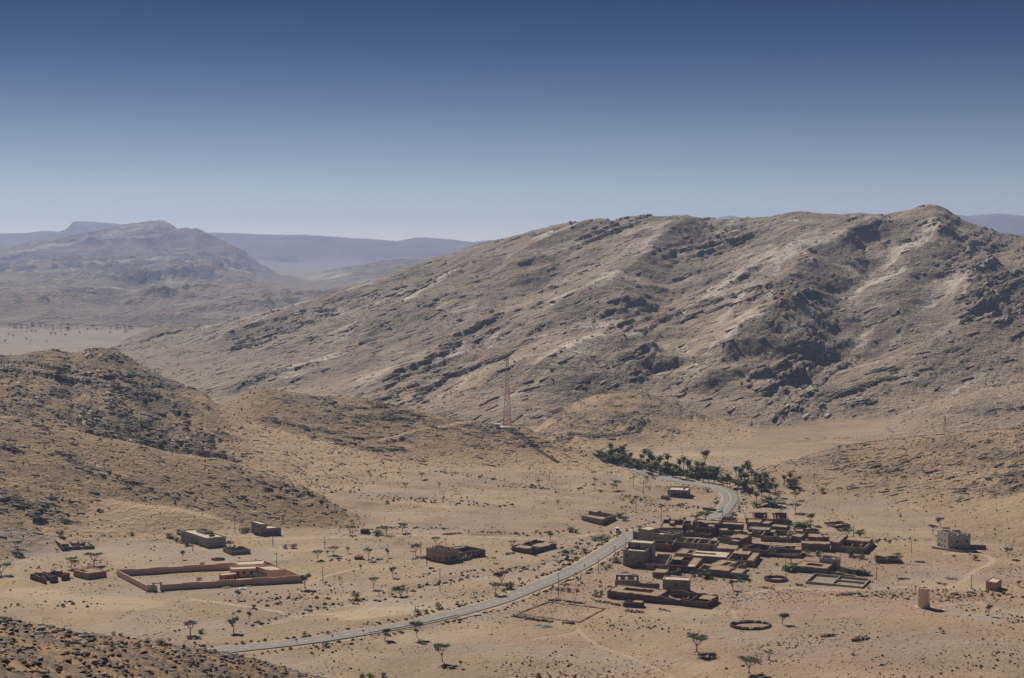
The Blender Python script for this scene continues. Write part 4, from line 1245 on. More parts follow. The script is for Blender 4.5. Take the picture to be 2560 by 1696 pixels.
hs.block(-4.8, 0.6, -0.02, D + 1, 2.4, rag=0.15)
hs = House('mud_house', 'mud house with a torn open oval roof hole in mid village', frame_px(q1(1550, 892), q1(1790, 925), 2.9, q1(1990, 835)), group=VG)
W, D = hs.W, max(hs.D, 6)
hs.block(0, 0, W, D, 2.9, roof=2.75, rag=0.12, court=(W * 0.55, D * 0.3, W * 0.9, D * 0.75))
hs.block(W + 0.02, 0.4, W + 4.0, D, 3.0, rag=0.3)
hs = House('mud_shed', 'small mud shed with sagging flat roof near the rubble heap', frame_px(q1(765, 990), q1(955, 1003), 2.4, q1(965, 948)), cat='shed')
hs.block(0, 0, hs.W, max(hs.D, 4), 2.4, roof=2.35, rag=0.1)
hs = House('collapsed_ruin', 'collapsed dark mud ruin between the shed and the palm court house', frame_px(q1(960, 945), q1(1130, 960), 2.2, q1(1135, 915)), cat='ruin', wall=M_mud2)
hs.block(0, 0, hs.W, max(hs.D, 4), 2.3, rag=0.9, th=0.6)
# --- back rows
hs = House('mud_house', 'mud house with patched roof behind the stepped tan house', frame_px(q1(880, 335), q1(1195, 345), 3.8, q1(1212, 232)), group=VG)
W, D = hs.W, max(hs.D, 10)
hs.block(0, 0, W, D, 3.8, rag=0.18, opens={'f': [(0.1, 0, 1.0, 1.9, 'd')]})
hs.slab(0.5, 0.5, W * 0.55, D * 0.55, 3.2, 3.4); hs.slab(W * 0.6, 0.5, W - 0.5, D * 0.4, 3.2, 3.4); hs.block(W * 0.36, D * 0.3, W * 0.6, D * 0.62, 1.3, roof=1.2, z0=3.4, rag=0.05)
hs.block(-8.0, 0.5, -0.02, D * 0.55, 3.3, roof=3.0, rag=0.15)
hs = House('mud_yard', 'small mud walled yard left of the tall dark mud house', frame_px(q1(1222, 288), q1(1335, 290), 2.8, q1(1340, 250)), group=VG)
hs.block(0, 0, hs.W, 8, 2.8, rag=0.15)
hs = House('tall_mud_house', 'tall dark mud house with ragged parapet at the back of the village', frame_px(q1(1345, 250), q1(1722, 278), 5.4, q1(1735, 238)), group=VG, wall=M_mud2)
W, D = hs.W, max(hs.D, 8)
hs.block(0, 0, W, D, 5.4, roof=4.8, rag=0.25, opens={'f': [(0.15, 2.8, 0.5, 0.8, 'w')]})
hs.block(W * 0.26, -7.0, W * 0.95, -0.02, 4.2, rag=0.3, skip='b'); hs.block(W * 0.66, -5.5, W * 0.93, -0.5, 4.8, roof=4.6, rag=0.15)
hs.block(-0.5, -11, W * 0.9, -7.02, 2.3, rag=0.3)
hs = House('tall_mud_house', 'broad tall mud house with pale edged parapet behind mid village', frame_px(q1(1738, 285), q1(2088, 296), 5.0, q1(2085, 258)), group=VG)
W, D = hs.W, max(hs.D, 7)
hs.block(0, 0, W, D, 5.0, roof=4.5, rag=0.15)
hs.block(0.0, -7.2, W * 0.35, -0.02, 3.4, roof=3.1, rag=0.12); hs.block(W * 0.36, -6.0, W, -0.02, 2.9, rag=0.12); hs.slab(W * 0.62, -4.6, W * 0.9, -1.2, 2.4, 2.6)
hs = House('mud_house', 'square mud house with pale doorstep roof before the broad tall house', frame_px(q1(1840, 470), q1(2055, 500), 3.6, q1(2060, 430)), group=VG)
hs.block(0, 0, hs.W, max(hs.D, 6), 3.6, roof=3.2, rag=0.2); hs.block(-5.4, 0.8, -0.02, 5, 2.6, rag=0.2); hs.block(hs.W * 0.5, -3.8, hs.W, -0.02, 2.8, roof=2.7, rag=0.08)
hs = House('garden_enclosure', 'mud walled garden filled with palm shrubs inside the village', frame_px(q2(35, 640), q2(372, 682), 2.9, q2(402, 592)), group=VG)
hs.block(0, 0, hs.W, max(hs.D, 7), 2.9, rag=0.1)
hs = House('mud_house', 'low mud house with pale roof strip left of the palm garden', frame_px(q1(1690, 640), q1(1990, 655), 2.8, q1(1995, 600)), group=VG)
hs.block(0, 0, hs.W, max(hs.D, 6), 2.8, roof=2.7, rag=0.1)
hs = House('roofless_room', 'roofless pinkish room on the upper edge of the village near the road', frame_px(q1(1745, 236), q1(1975, 246), 2.8, q1(2020, 195)), group=VG, wall=M_plaster)
hs.block(0, 0, hs.W, max(hs.D, 7), 2.8, th=0.35, rag=0.06); hs.block(-4.5, 1, -0.02, 6, 2.4, roof=2.3, rag=0.15, wall=M_mud)
hs = House('twin_court_house', 'mud house with two square roofless courts at the back right of the village', frame_px(q2(82, 208), q2(715, 222), 2.8, q2(722, 130)), group=VG)
W, D = hs.W, max(hs.D, 9)
hs.block(0, 0, W, D, 2.8, rag=0.1); hs.slab(W * 0.52, 0.5, W * 0.65, D - 0.5, 2.4, 2.6); hs.slab(0.5, 0.5, W * 0.18, D - 0.5, 2.4, 2.6)
hs.wallrun([(W * 0.52, D - 0.5), (W * 0.52, 0.5)], 2.7); hs.wallrun([(W * 0.69, D - 0.5), (W * 0.69, 0.5)], 2.7); hs.wallrun([(W * 0.2, D - 0.5), (W * 0.2, 0.5)], 2.7)
hs = House('mud_house', 'mud house with one slit window below the twin court house', frame_px(q2(100, 258), q2(300, 268), 4.0, q2(300, 222)), group=VG)
hs.block(0, 0, hs.W, max(hs.D, 6), 4.0, roof=3.7, rag=0.12, opens={'f': [(0.27, 1.6, 0.6, 1.3, 'w')]})
hs = House('mud_house', 'low mud house with tan roof in the row below the twin courts', frame_px(q2(302, 292), q2(668, 328), 3.0, q2(660, 262)), group=VG)
hs.block(0, 0, hs.W * 0.3, 7, 3.5, roof=3.4, rag=0.08); hs.block(hs.W * 0.3 + 0.02, 0, hs.W, 6, 2.6, roof=2.4, rag=0.15)
hs = House('mud_house', 'mud house with square parapet room left of the shaded yard', frame_px(q2(120, 360), q2(420, 378), 3.2, q2(430, 335)), group=VG)
hs.block(0, 0, hs.W, max(hs.D, 5), 3.2, roof=2.9, rag=0.1); hs.block(hs.W * 0.24, -4.5, hs.W * 0.64, -0.02, 3.0, rag=0.12); hs.slab(hs.W * 0.0, -4.4, hs.W * 0.22, -0.1, 1.6, 1.8)
hs = House('mud_yard', 'wide mud walled yard in the middle right of the village', frame_px(q2(300, 458), q2(738, 485), 2.7, q2(745, 385)), group=VG)
W, D = hs.W, max(hs.D, 9)
hs.block(0, 0, W, D, 2.7, rag=0.22); hs.block(W * 0.82, D * 0.3, W - 0.6, D * 0.75, 3.2, rag=0.1); hs.slab(0.5, D * 0.7, W * 0.35, D - 0.5, 2.2, 2.4)
hs = House('mud_house', 'small mud house with stepped top between yard and long wall house', frame_px(q2(742, 462), q2(888, 474), 2.9, q2(890, 425)), group=VG)
hs.block(0, 0, hs.W, max(hs.D, 6), 2.9, roof=2.6, rag=0.12)
hs = House('mud_house', 'mud house with plain long front at the upper right of the village', frame_px(q2(812, 392), q2(1160, 404), 3.2, q2(1165, 360)), group=VG)
hs.block(0, 0, hs.W, max(hs.D, 6), 3.2, rag=0.1); hs.slab(0.5, 0.5, hs.W * 0.3, 5, 2.8, 3.0)
hs = House('mud_house', 'mud house with tiny dark doorway porch near the right end of the village', frame_px(q2(985, 475), q2(1300, 488), 3.0, q2(1310, 440)), group=VG)
hs.block(0, 0, hs.W * 0.7, max(hs.D, 5), 3.0, roof=2.8, rag=0.12); hs.block(hs.W * 0.7 + 0.02, -0.5, hs.W, 5, 3.3, roof=3.2, rag=0.08, opens={'f': [(0.35, 0.3, 0.9, 2.0, 'd'), (0.7, 0.3, 0.7, 2.0, 'd')]})
hs.block(hs.W * 0.6, 5.02, hs.W * 0.92, 9, 3.6, roof=3.5, rag=0.1)
hs = House('blank_front_house', 'mud house with a long blank dark front wall above the green garden', frame_px(q2(890, 568), q2(1312, 582), 3.5, q2(1310, 545)), group=VG)
hs.block(0, 0, hs.W, max(hs.D, 4), 3.5, roof=3.3, rag=0.08)
hs = House('corner_compound', 'big right hand mud compound with stepped front wall and broken rooms', frame_px(q2(1320, 600), q2(1808, 642), 2.6, q2(1745, 500)), group=VG)
W, D = hs.W, max(hs.D, 9)
hs.block(0, 0, W, D, 2.7, rag=0.15); hs.block(0.02, 0.5, W * 0.22, D - 0.5, 4.1, roof=3.9, rag=0.06)
hs.slab(W * 0.24, D * 0.62, W - 0.5, D - 0.5, 2.9, 3.1); hs.wallrun([(W * 0.24, D * 0.6), (W - 0.6, D * 0.6)], 3.0, rag=0.1); hs.wallrun([(W * 0.78, D * 0.6), (W * 0.78, D * 0.25)], 2.4, rag=0.4)
hs = House('double_yard', 'mud yard with a low outer wall below the wide shaded yard', frame_px(q2(395, 705), q2(888, 728), 1.9, q2(885, 655)), group=VG)
W = hs.W
hs.block(0, 0, W, 4.5, 1.9, rag=0.12); hs.block(0.6, 4.52, W, 12, 3.0, rag=0.1); hs.slab(W * 0.8, 5, W - 0.5, 11.5, 2.5, 2.7); hs.slab(0.6 + 0.5, 10, W * 0.5, 11.5, 2.5, 2.7)
hs.block(W * 0.05, 2.0, W * 0.26, 4.45, 2.4, rag=0.06)
# --- lower right compounds
hs = House('courtyard_house', 'mud courtyard house with grey block rooms right of the village', frame_px(q2(803, 893), q2(1265, 938), 2.7, q2(1030, 832)), group=VG)
W, D = hs.W, max(hs.D, 9)
hs.block(0, 0, W, D, 2.7, roof=2.5, rag=0.1, court=(W * 0.28, D * 0.32, W * 0.74, D * 0.68))
hs.block(W * 0.55, D + 0.02, W * 1.12, D + 6, 4.6, th=0.3, rag=0.15, wall=M_block2, opens={'f': [(0.2, 3.2, 0.8, 0.9, 'o'), (0.7, 3.0, 0.7, 1.2, 'o')], 'r': [(0.5, 1.0, 0.8, 2.2, 'o')], 'b': [(0.4, 2.8, 1.2, 1.2, 'o')]})
hs.wallrun([(W * 1.1, 1.5), (W * 1.9, -2.0)], 1.3, rag=0.2); hs.wallrun([(W * 1.45, 7.0), (W * 2.05, 4.6), (W * 2.05, 9.0)], 1.9, rag=0.2)
hs = House('block_foundation', 'low grey block walls of an unroofed building right of the village', frame_px(q2(950, 1122), q2(1780, 1202), 1.1, q2(1958, 1088)), cat='walls', wall=M_block2)
W, D = hs.W, hs.D
hs.block(0, 0, W, D, 1.1, th=0.3, rag=0.05); hs.wallrun([(W * 0.46, D - 0.3), (W * 0.46, 0.3)], 1.1, th=0.25, rag=0.05); hs.wallrun([(W * 0.47, D * 0.55), (W * 0.97, D * 0.55)], 1.1, th=0.25, rag=0.05)
hs = House('mud_ruin', 'roofless crumbling mud ruin on the ground left of the grey tower house', frame_px(qw(225, 652), qw(588, 660), 2.0, qw(120, 602)), cat='ruin', wall=M_mud2)
hs.block(0, 0, hs.W, max(hs.D, 7), 2.0, rag=0.25); hs.wallrun([(hs.W * 0.5, 6), (hs.W * 0.5, 2)], 1.7, rag=0.7)
hs = House('mud_ruin', 'little roofless mud ruin beside the spreading green tree', frame_px(q2(1372, 312), q2(1605, 298), 1.5, q2(1290, 252)), cat='ruin', wall=M_mud2)
hs.block(0, 0, hs.W, max(hs.D, 6), 1.5, rag=0.3)
hs = House('unfinished_tower_house', 'tall grey unfinished block house standing alone on the right', corner_px(qw(1080, 250), qw(1235, 302), qw(1550, 302), 7.6), wall=M_block2, roofm=M_slab)
W, D = hs.W, max(hs.D, 8.5)
hs.block(0, 0, W, D, 5.4, roof=5.3, th=0.3, rag=0.0, opens={'f': [(0.13, 3.2, 0.7, 0.9, 'p'), (0.43, 3.3, 0.9, 1.0, 'w'), (0.86, 3.4, 0.9, 1.0, 'w'), (0.13, 0.5, 0.8, 1.0, 'w'), (0.42, 0.5, 0.9, 1.0, 'w')],
                                                           'l': [(0.18, 3.2, 0.9, 1.0, 'w'), (0.42, 3.2, 0.9, 1.0, 'w'), (0.76, 3.2, 0.9, 1.0, 'w'), (0.2, 0.0, 1.0, 2.0, 'd'), (0.45, 0.6, 0.9, 1.0, 'w'), (0.76, 0.6, 0.9, 1.0, 'w')]})
hs.block(0, 0, W, D, 2.2, th=0.3, rag=0.08, z0=5.42, opens={'f': [(0.13, 1.2, 0.9, 1.0, 'o'), (0.44, 1.2, 0.9, 1.0, 'o'), (0.86, 1.2, 0.9, 1.0, 'o')], 'l': [(0.45, 0.8, 0.9, 1.0, 'o'), (0.78, 0.8, 0.9, 1.0, 'o')], 'b': [(0.4, 0.8, 1.2, 1.0, 'o')]})
hs.wallrun([(W * 0.5, D - 0.3), (W * 0.5, 0.4)], 2.0, th=0.22, z0=5.42, rag=0.0); hs.wallrun([(0.4, D * 0.5), (W * 0.5, D * 0.5)], 2.0, th=0.22, z0=5.42, rag=0.0)
hs.wallrun([(-5.6, 3.0), (1.5, -6.4), (W, -4.6)], 1.1, th=0.3, rag=0.1); hs.wallrun([(W + 0.4, 2.5), (W + 8, 1.4)], 2.0, th=0.35, rag=0.1, mat=M_mud)
hs = House('transformer_hut', 'small orange brown box hut with a flat roof at far right', corner_px(qw(1762, 965), qw(1905, 992), qw(1985, 940), 3.5), cat='hut', wall=M_orange, roofm=M_slab)
hs.block(0, 0, max(hs.W, 3.4), max(hs.D, 3.6), 3.5, roof=3.2, th=0.25, rag=0.0, opens={'f': [(0.7, 2.0, 0.9, 0.6, 'w')]})

# --- left cluster
hs = House('school_compound', 'salmon walled school compound with stepped wall and white gate', corner_px(qa(1490, 748), qa(1940, 978), qb(2105, 948), 2.5), cat='compound', wall=M_pink, roofm=M_slab)
W, D = hs.W, hs.D
nst = 9


def school_wall(p0, p1, n, zs, gate=None):
    for k in range(n):
        a = Vector(p0).lerp(Vector(p1), k / n); b = Vector(p0).lerp(Vector(p1), (k + 1) / n)
        if gate is not None and k == gate:
            d = (b - a).normalized(); b = a + d * 2.4; 
            g0, g1 = a + d * 2.4, a + d * 5.4
            yield ('gate', g0, g1)
            a2 = g1; b2 = Vector(p0).lerp(Vector(p1), (k + 1) / n)
            yield ('w', a2, b2)
        yield ('w', a, b)


def sw(p0, p1, n, zf, gate=None):
    k = 0
    for kind, a, b in school_wall(p0, p1, n, None, gate):
        if kind == 'gate':
            for q in (a, b):
                mb = MB(); mb.box(q.x - 0.35, q.y - 0.35, -0.6, q.x + 0.35, q.y + 0.35, 3.6); mb.box(q.x - 0.45, q.y - 0.45, 3.6, q.x + 0.45, q.y + 0.45, 3.9)
                mb.obj('gate_post', M_pinktrim, hs.e)
            mb = MB(); mb.box(a.x + 0.36, a.y - 0.2, 3.1, b.x - 0.36, b.y + 0.2, 3.5); mb.obj('gate_beam', M_pinktrim, hs.e)
            mb = MB(); mb.box(a.x + 0.36, a.y - 0.04, 0.05, (a.x + b.x) / 2, a.y + 0.04, 2.6); mb.obj('gate_leaf', M_white, hs.e)
            continue
        zt = 2.5 + zf(k)
        V, Fc = panel((a.x, a.y), (b.x, b.y), -0.9, zt, 0.3, (), 0.0)
        if V:
            mesh_obj('wall', V, Fc, M_pink, hs.e)
            V, Fc = panel((a.x, a.y), (b.x, b.y), zt + 0.003, zt + 0.12, 0.36, (), 0.0)
            mesh_obj('coping', V, Fc, M_pinktrim, hs.e)
        k += 1


sw((0, 0), (W, 0), nst, lambda k: 0.25 * (k % 2), gate=0)
sw((W, 0.31), (W, D), 4, lambda k: 0.1)
sw((W - 0.31, D), (0, D), nst, lambda k: 0.25 * ((k + 1) % 2))
sw((0, D - 0.31), (0, 0.31), 1, lambda k: 0.0)


def school_building(name, label, fr, h, opens, D_, trim=True):
    b = House(name, label, fr, cat='school', wall=M_pink, roofm=M_slab, group='school buildings')
    b.block(0, 0, b.W, D_, h, roof=h - 0.35, th=0.3, rag=0.0, opens=opens)
    for (x, y) in ((0.15, 0.15), (b.W - 0.15, 0.15), (b.W - 0.15, D_ - 0.15), (0.15, D_ - 0.15)):
        mb = MB(); mb.add([(x - 0.22, y - 0.22, h + 0.003), (x + 0.22, y - 0.22, h + 0.003), (x + 0.22, y + 0.22, h + 0.003), (x - 0.22, y + 0.22, h + 0.003), (x, y, h + 0.6)], [(0, 1, 4), (1, 2, 4), (2, 3, 4), (3, 0, 4), (3, 2, 1, 0)])
        mb.obj('corner_finial', M_pinktrim, b.e)
    return b


school_building('school_building', 'rear salmon school block with corner points in the walled compound', frame_px(qb(1140, 790), qb(1540, 772), 3.4), 3.6, {'f': [(0.3, 0.9, 1.0, 1.2, 'w'), (0.7, 0.9, 1.0, 1.2, 'w')]}, 7.5)
school_building('school_building', 'long porch fronted school block with grey roof and doors', frame_px(qb(1035, 850), qb(1425, 835), 3.2), 3.2, {'f': [(0.3, 0.0, 1.1, 2.1, 'd'), (0.55, 1.0, 1.0, 1.1, 'w'), (0.84, 0.6, 1.1, 1.5, 'w')]}, 5.5)
school_building('school_building', 'right hand school block with windows in its left wall', corner_px(qb(1472, 822), qb(1592, 862), qb(1840, 848), 3.6), 3.6, {'l': [(0.3, 1.0, 1.0, 1.1, 'w'), (0.6, 1.0, 1.0, 1.1, 'w'), (0.85, 0.0, 1.0, 2.1, 'd')]}, 9.0)
b = House('toilet_block', 'little red painted block with four dark arches in the school yard', frame_px(qb(905, 940), qb(1138, 915), 2.7), cat='building', wall=M_redbrick, roofm=M_slab)
b.block(0, 0, b.W, 2.6, 2.7, roof=2.65, th=0.25, rag=0.0)
for k in range(4):
    xc = b.W * (0.28 + 0.2 * k); mb = MB()
    pr = [(xc - 0.42, 0.2), (xc + 0.42, 0.2)] + [(xc + 0.42 * math.cos(t), 1.5 + 0.5 * math.sin(t)) for t in [math.pi * i / 6 for i in range(7)]]
    n = len(pr)
    mb.add([(x, -0.03, z) for x, z in pr] + [(x, -0.004, z) for x, z in pr], [tuple(reversed(range(n)))[::-1], tuple(range(n, 2 * n))[::-1]] + [(i, (i + 1) % n, n + (i + 1) % n, n + i) for i in range(n)])
    mb.obj('arch', M_dark if k % 2 else M_redpaint, b.e)
    mb = MB(); mb.box(xc - 0.3, -0.05, 0.3, xc + 0.3, -0.032, 1.7); mb.obj('door', M_dark, b.e)

hs = House('square_house', 'square salmon brown house with dark roof opening beside the ruin', corner_px(qa(848, 738), qa(1060, 788), qa(1340, 752), 2.6), wall=M_plaster)
W, D = hs.W, max(hs.D, 8)
hs.block(0, 0, W, D, 2.6, roof=2.35, th=0.35, rag=0.0, wall=M_orange, court=(W * 0.1, D * 0.45, W * 0.36, D * 0.85), opens={'f': [(0.22, 1.2, 0.5, 0.6, 'w'), (0.43, 1.2, 0.5, 0.6, 'w'), (0.83, 1.2, 0.5, 0.6, 'w')]})
hs = House('red_ruin', 'crumbling dark red mud ruin at the far left', corner_px(qa(205, 790), qa(440, 855), qa(795, 785), 2.5), cat='ruin', wall=M_mud2)
W, D = hs.W, max(hs.D, 8)
hs.block(0, 0, W, D, 2.5, rag=0.55, th=0.55, opens={'f': [(0.12, 0, 1.6, 2.9, 'o'), (0.62, 0, 1.8, 2.9, 'o')]}); hs.wallrun([(W * 0.35, D - 0.5), (W * 0.35, 0.6)], 2.2, rag=0.6, th=0.5); hs.wallrun([(0.6, D * 0.5), (W * 0.33, D * 0.5)], 1.9, rag=0.6, th=0.5)
hs = House('farm_house', 'dark flat roofed farmhouse with low yard wall near the donkey', corner_px(qa(558, 285), qa(672, 355), qa(1165, 330), 2.9), wall=M_mud)
W, D = hs.W, max(hs.D, 9)
hs.block(0, 0, W * 0.22, D, 2.9, roof=2.8, rag=0.04, opens={'f': [(0.5, 1.6, 0.7, 0.5, 'w')]})
hs.block(W * 0.22 + 0.02, 0, W, D, 1.5, rag=0.15, skip='l'); hs.block(W * 0.42, D * 0.35, W * 0.62, D * 0.8, 2.3, roof=2.2, rag=0.15); hs.block(W * 0.64, D * 0.5, W * 0.84, D - 0.6, 2.1, rag=0.3)
hs = House('long_house', 'long grey block building with a pale flat roof and parapet', corner_px(qb(305, 268), qb(685, 388), qb(975, 360), 4.4), wall=M_block2, roofm=M_slab)
W, D = hs.W, hs.D
hs.block(0, 0, W, D, 4.4, roof=3.9, th=0.35, rag=0.0, opens={'l': [(0.62, 0.0, 1.0, 2.3, 'd'), (0.12, 1.4, 0.9, 1.0, 'w'), (0.3, 1.4, 0.9, 1.0, 'w'), (0.45, 1.4, 0.9, 1.0, 'w')]})
hs.block(W * 0.52, D * 0.45, W - 0.36, D * 0.78, 1.3, z0=3.92, th=0.25, rag=0.0)
for k in range(3):
    mb = MB(); mb.box(W * (0.45 + 0.09 * k), D * 0.2, 3.92, W * (0.45 + 0.09 * k) + 0.8, D * 0.2 + 0.9, 4.6 + 0.2 * (k % 2)); mb.obj('roof_tank', M_wood, hs.e)
hs = House('small_brick_house', 'two level brown house with one tall and one low half', corner_px(qb(1348, 142), qb(1490, 182), qb(1578, 178), 5.7), wall=M_block, roofm=M_slab)
W, D = hs.W, max(hs.D, 6)
hs.block(0, 0, W, D, 5.7, roof=5.65, th=0.3, rag=0.0, opens={'l': [(0.75, 3.8, 0.8, 1.0, 'w'), (0.75, 0.9, 0.8, 1.0, 'w')]})
hs.block(W + 0.02, 0, W + 6.8, D, 3.6, roof=3.2, th=0.3, rag=0.0, opens={'f': [(0.25, 1.1, 1.0, 1.1, 'w'), (0.7, 1.2, 1.1, 1.1, 'w')]})
hs = House('brick_yard', 'small roofless brick yard with notched wall tops', corner_px(qb(930, 532), qb(1055, 582), qb(1340, 552), 1.9), cat='yard', wall=M_block)
W, D = hs.W, max(hs.D, 5)
hs.block(0, 0, W, D, 1.9, th=0.3, rag=0.02, opens={'f': [(u, 1.5, 0.7, 0.5, 'o') for u in (0.2, 0.5, 0.8)], 'l': [(u, 1.5, 0.7, 0.5, 'o') for u in (0.3, 0.7)], 'b': [(u, 1.5, 0.7, 0.5, 'o') for u in (0.3, 0.7)]})

# --- middle
hs = House('castle_house', 'orange house with battlement parapet and large walled yard', corner_px(qc_(370, 278), qc_(620, 325), qc_(842, 296), 5.2), wall=M_orange)
W, D = hs.W, max(hs.D, 8)
hs.block(0, 0, W, D, 3.5, roof=3.45, th=0.35, rag=0.0, opens={'l': [(0.45, 0.9, 0.9, 1.2, 'w'), (0.8, 0.9, 0.9, 1.2, 'w')], 'f': [(0.2, 1.0, 0.8, 1.2, 'w'), (0.6, 1.0, 0.8, 1.2, 'w')]})
cr = [(u, 1.0, 0.75, 0.9, 'o') for u in (0.12, 0.32, 0.52, 0.72, 0.9)]
hs.block(0, 0, W, D, 1.75, z0=3.52, th=0.3, rag=0.03, wall=M_plaster, opens={'f': cr, 'l': cr, 'r': cr, 'b': cr})
hs.wallrun([(W * 0.5, D - 0.4), (W * 0.5, D * 0.3)], 1.5, z0=3.52, th=0.25, mat=M_plaster)
YW = 15.5
hs.block(W + 0.02, 2.5, W + YW, D + 5, 2.9, th=0.35, rag=0.05, wall=M_mud, opens={'f': [(0.35, 1.2, 0.7, 0.9, 'o'), (0.55, 1.2, 0.6, 0.9, 'o'), (0.7, 1.2, 0.6, 0.9, 'o')]}, skip='')
hs.slab(W + 0.4, 2.9, W + 5, 6, 2.3, 2.5, M_slab); hs.slab(W + 4.5, D + 3.2, W + YW - 0.4, D + 4.6, 2.3, 2.5, M_slab)
hs.wallrun([(W * 0.35, -2.2), (W + 5.4, -0.6)], 1.7, th=0.3, rag=0.18, mat=M_plaster); hs.wallrun([(W * 0.35 - 0.31, -0.05), (W * 0.35 - 0.31, -2.1)], 1.7, th=0.3, mat=M_plaster)
hs = House('ruined_farm', 'dark collapsed farm with fallen roofs near the wash', corner_px(qc_(1572, 252), qc_(1855, 305), qc_(2205, 210), 2.3), cat='ruin', wall=M_mud2)
W, D = hs.W, max(hs.D, 8)
hs.block(0, 0, W, D, 2.3, rag=0.25); hs.slab(W * 0.4, 0.6, W - 0.6, D * 0.5, 1.8, 2.05, sag=0.25); hs.slab(0.6, D * 0.3, W * 0.3, D - 0.6, 1.7, 1.95, sag=0.25); hs.wallrun([(W * 0.35, D - 0.6), (W * 0.35, 0.6)], 2.0, rag=0.5)
hs = House('roadside_farm', 'low walled farmhouse with box room beside the track left of the road', corner_px((1453.6, 1288.8), (1505, 1298.3), (1540, 1286.5), 3.0), wall=M_plaster)
W, D = hs.W, max(hs.D, 12)
hs.block(0, 0, W, D, 3.0, rag=0.06, opens={'f': [(0.25, 1.0, 0.6, 0.9, 'w'), (0.5, 1.0, 0.6, 0.9, 'w'), (0.7, 1.0, 0.6, 0.9, 'w')]}); hs.slab(0.5, 0.5, W * 0.35, D - 0.5, 2.5, 2.7); hs.block(W * 0.45, D * 0.6, W * 0.8, D - 0.5, 4.4, roof=4.3, rag=0.03)
hs = House('grey_house', 'lone flat roofed grey brown house with dark windows above the road bend', frame_px(q3(1150, 655), q3(1422, 665), 4.0, q3(1432, 617)), wall=M_block, roofm=M_slab)
W, D = hs.W, max(hs.D, 7)
hs.block(0, 0, W, D, 4.0, roof=3.4, th=0.3, rag=0.0, opens={'f': [(0.11, 1.3, 1.1, 1.0, 'p'), (0.37, 1.3, 1.1, 1.1, 'w'), (0.54, 1.3, 1.1, 1.1, 'w'), (0.81, 1.3, 1.1, 1.1, 'w')]}); hs.wallrun([(W * 0.72, D - 0.3), (W * 0.72, D * 0.4)], 0.7, z0=3.42, th=0.25, rag=0)
hs = House('goat_shed', 'small open dark shed at the corner of the lone grey house', frame_px(q3(1060, 738), q3(1165, 745), 1.8, q3(1165, 728)), cat='shed', wall=M_block)
hs.block(0, 0, hs.W, 3, 1.8, rag=0.08)
hs = House('goat_shed', 'tiny dark stone pen among the acacias left of centre', frame_px((901, 1325), (923, 1325), 1.8, (923, 1322)), cat='shed', wall=M_mud2)
hs.block(0, 0, hs.W, 3, 1.8, roof=1.3, rag=0.2, wall=M_wood)
hs = House('goat_shed', 'low rusty red shed between two acacias in the middle left', frame_px((886, 1391), (907, 1391), 1.5, (907, 1388)), cat='shed', wall=M_redbrick)
hs.block(0, 0, hs.W, 2.6, 1.5, roof=1.3, rag=0.12)

for hs in HOUSES:
    k = SKEW.get((round(hs.x, 3), round(hs.y, 3)))
    if k is None:
        continue
    k = max(-0.6, min(0.6, k))
    for ch in hs.e.children:
        for v in ch.data.vertices:
            v.co.x += k * v.co.y
# ------------------------------------------------------------------ labels that say which one: by the nearest landmark in view
LANDMARKS = [('the red and white mast', 1268, 1065), ('the lone grey house', 1695, 1235), ('the road bend', 1825, 1245), ('the palm grove', 1660, 1190), ('the village', 1760, 1370), ('the red mud compound', 1640, 1505),
             ('the grey tower house', 2398, 1370), ('the water tank', 2312, 1520), ('the orange hut', 2484, 1475), ('the block foundation', 2100, 1455), ('the battlement house', 1110, 1400), ('the ruined farm', 1335, 1375),
             ('the roadside farm', 1500, 1300), ('the school compound', 620, 1450), ('the square salmon house', 225, 1430), ('the red ruin', 122, 1440), ('the long grey building', 510, 1350), ('the two level brown house', 665, 1325),
             ('the dark farmhouse', 185, 1360), ('the road guard rail', 1030, 1570), ('the oval stone corral', 1876, 1564), ('the dug foundation', 1410, 1530), ('the gravel yard', 960, 1520), ('the rusty shed', 896, 1397),
             ('the stone pen', 912, 1332), ('the left hill', 300, 1200), ('the near rocky slope', 300, 1640), ('the sandy fan', 900, 1180), ('the right hill', 2400, 1200), ('the round stone pen', 1939, 1449), ('the garden wall', 2040, 1350),
             ('the stone ring', 545, 1398), ('the roadside culvert', 1140, 1545)]
_pending = []


def want_label(o, desc, px, py):
    _pending.append((o, desc, px, py))


def settle_labels():
    keys = {}
    for o, desc, px, py in _pending:
        nm, lx, ly = min(LANDMARKS, key=lambda l: math.hypot(l[1] - px, (l[2] - py) * 1.6))
        dx, dy = px - lx, (py - ly) * 1.6
        if math.hypot(dx, dy) < 28:
            rel = 'at'
        elif abs(dx) > abs(dy):
            rel = 'left of' if dx < 0 else 'right of'
        else:
            rel = 'behind' if dy < 0 else 'in front of'
        keys.setdefault((desc, rel, nm), []).append((px, o))
    ords = ['leftmost', 'second', 'third', 'fourth', 'fifth', 'sixth', 'seventh', 'eighth', 'ninth', 'tenth', 'eleventh', 'twelfth', 'thirteenth', 'fourteenth', 'fifteenth', 'sixteenth', 'seventeenth', 'eighteenth', 'nineteenth', 'twentieth']
    for (desc, rel, nm), lst in keys.items():
        lst.sort(key=lambda q: q[0])
        for i, (_, o) in enumerate(lst):
            if len(lst) == 1:
                o['label'] = '%s %s %s' % (desc, rel, nm)
            elif i == 0:
                o['label'] = 'leftmost %s %s %s' % (desc, rel, nm)
            elif i == len(lst) - 1:
                o['label'] = 'rightmost %s %s %s' % (desc, rel, nm)
            else:
                o['label'] = '%s from left %s %s %s' % (ords[min(i, 19)], desc, rel, nm)


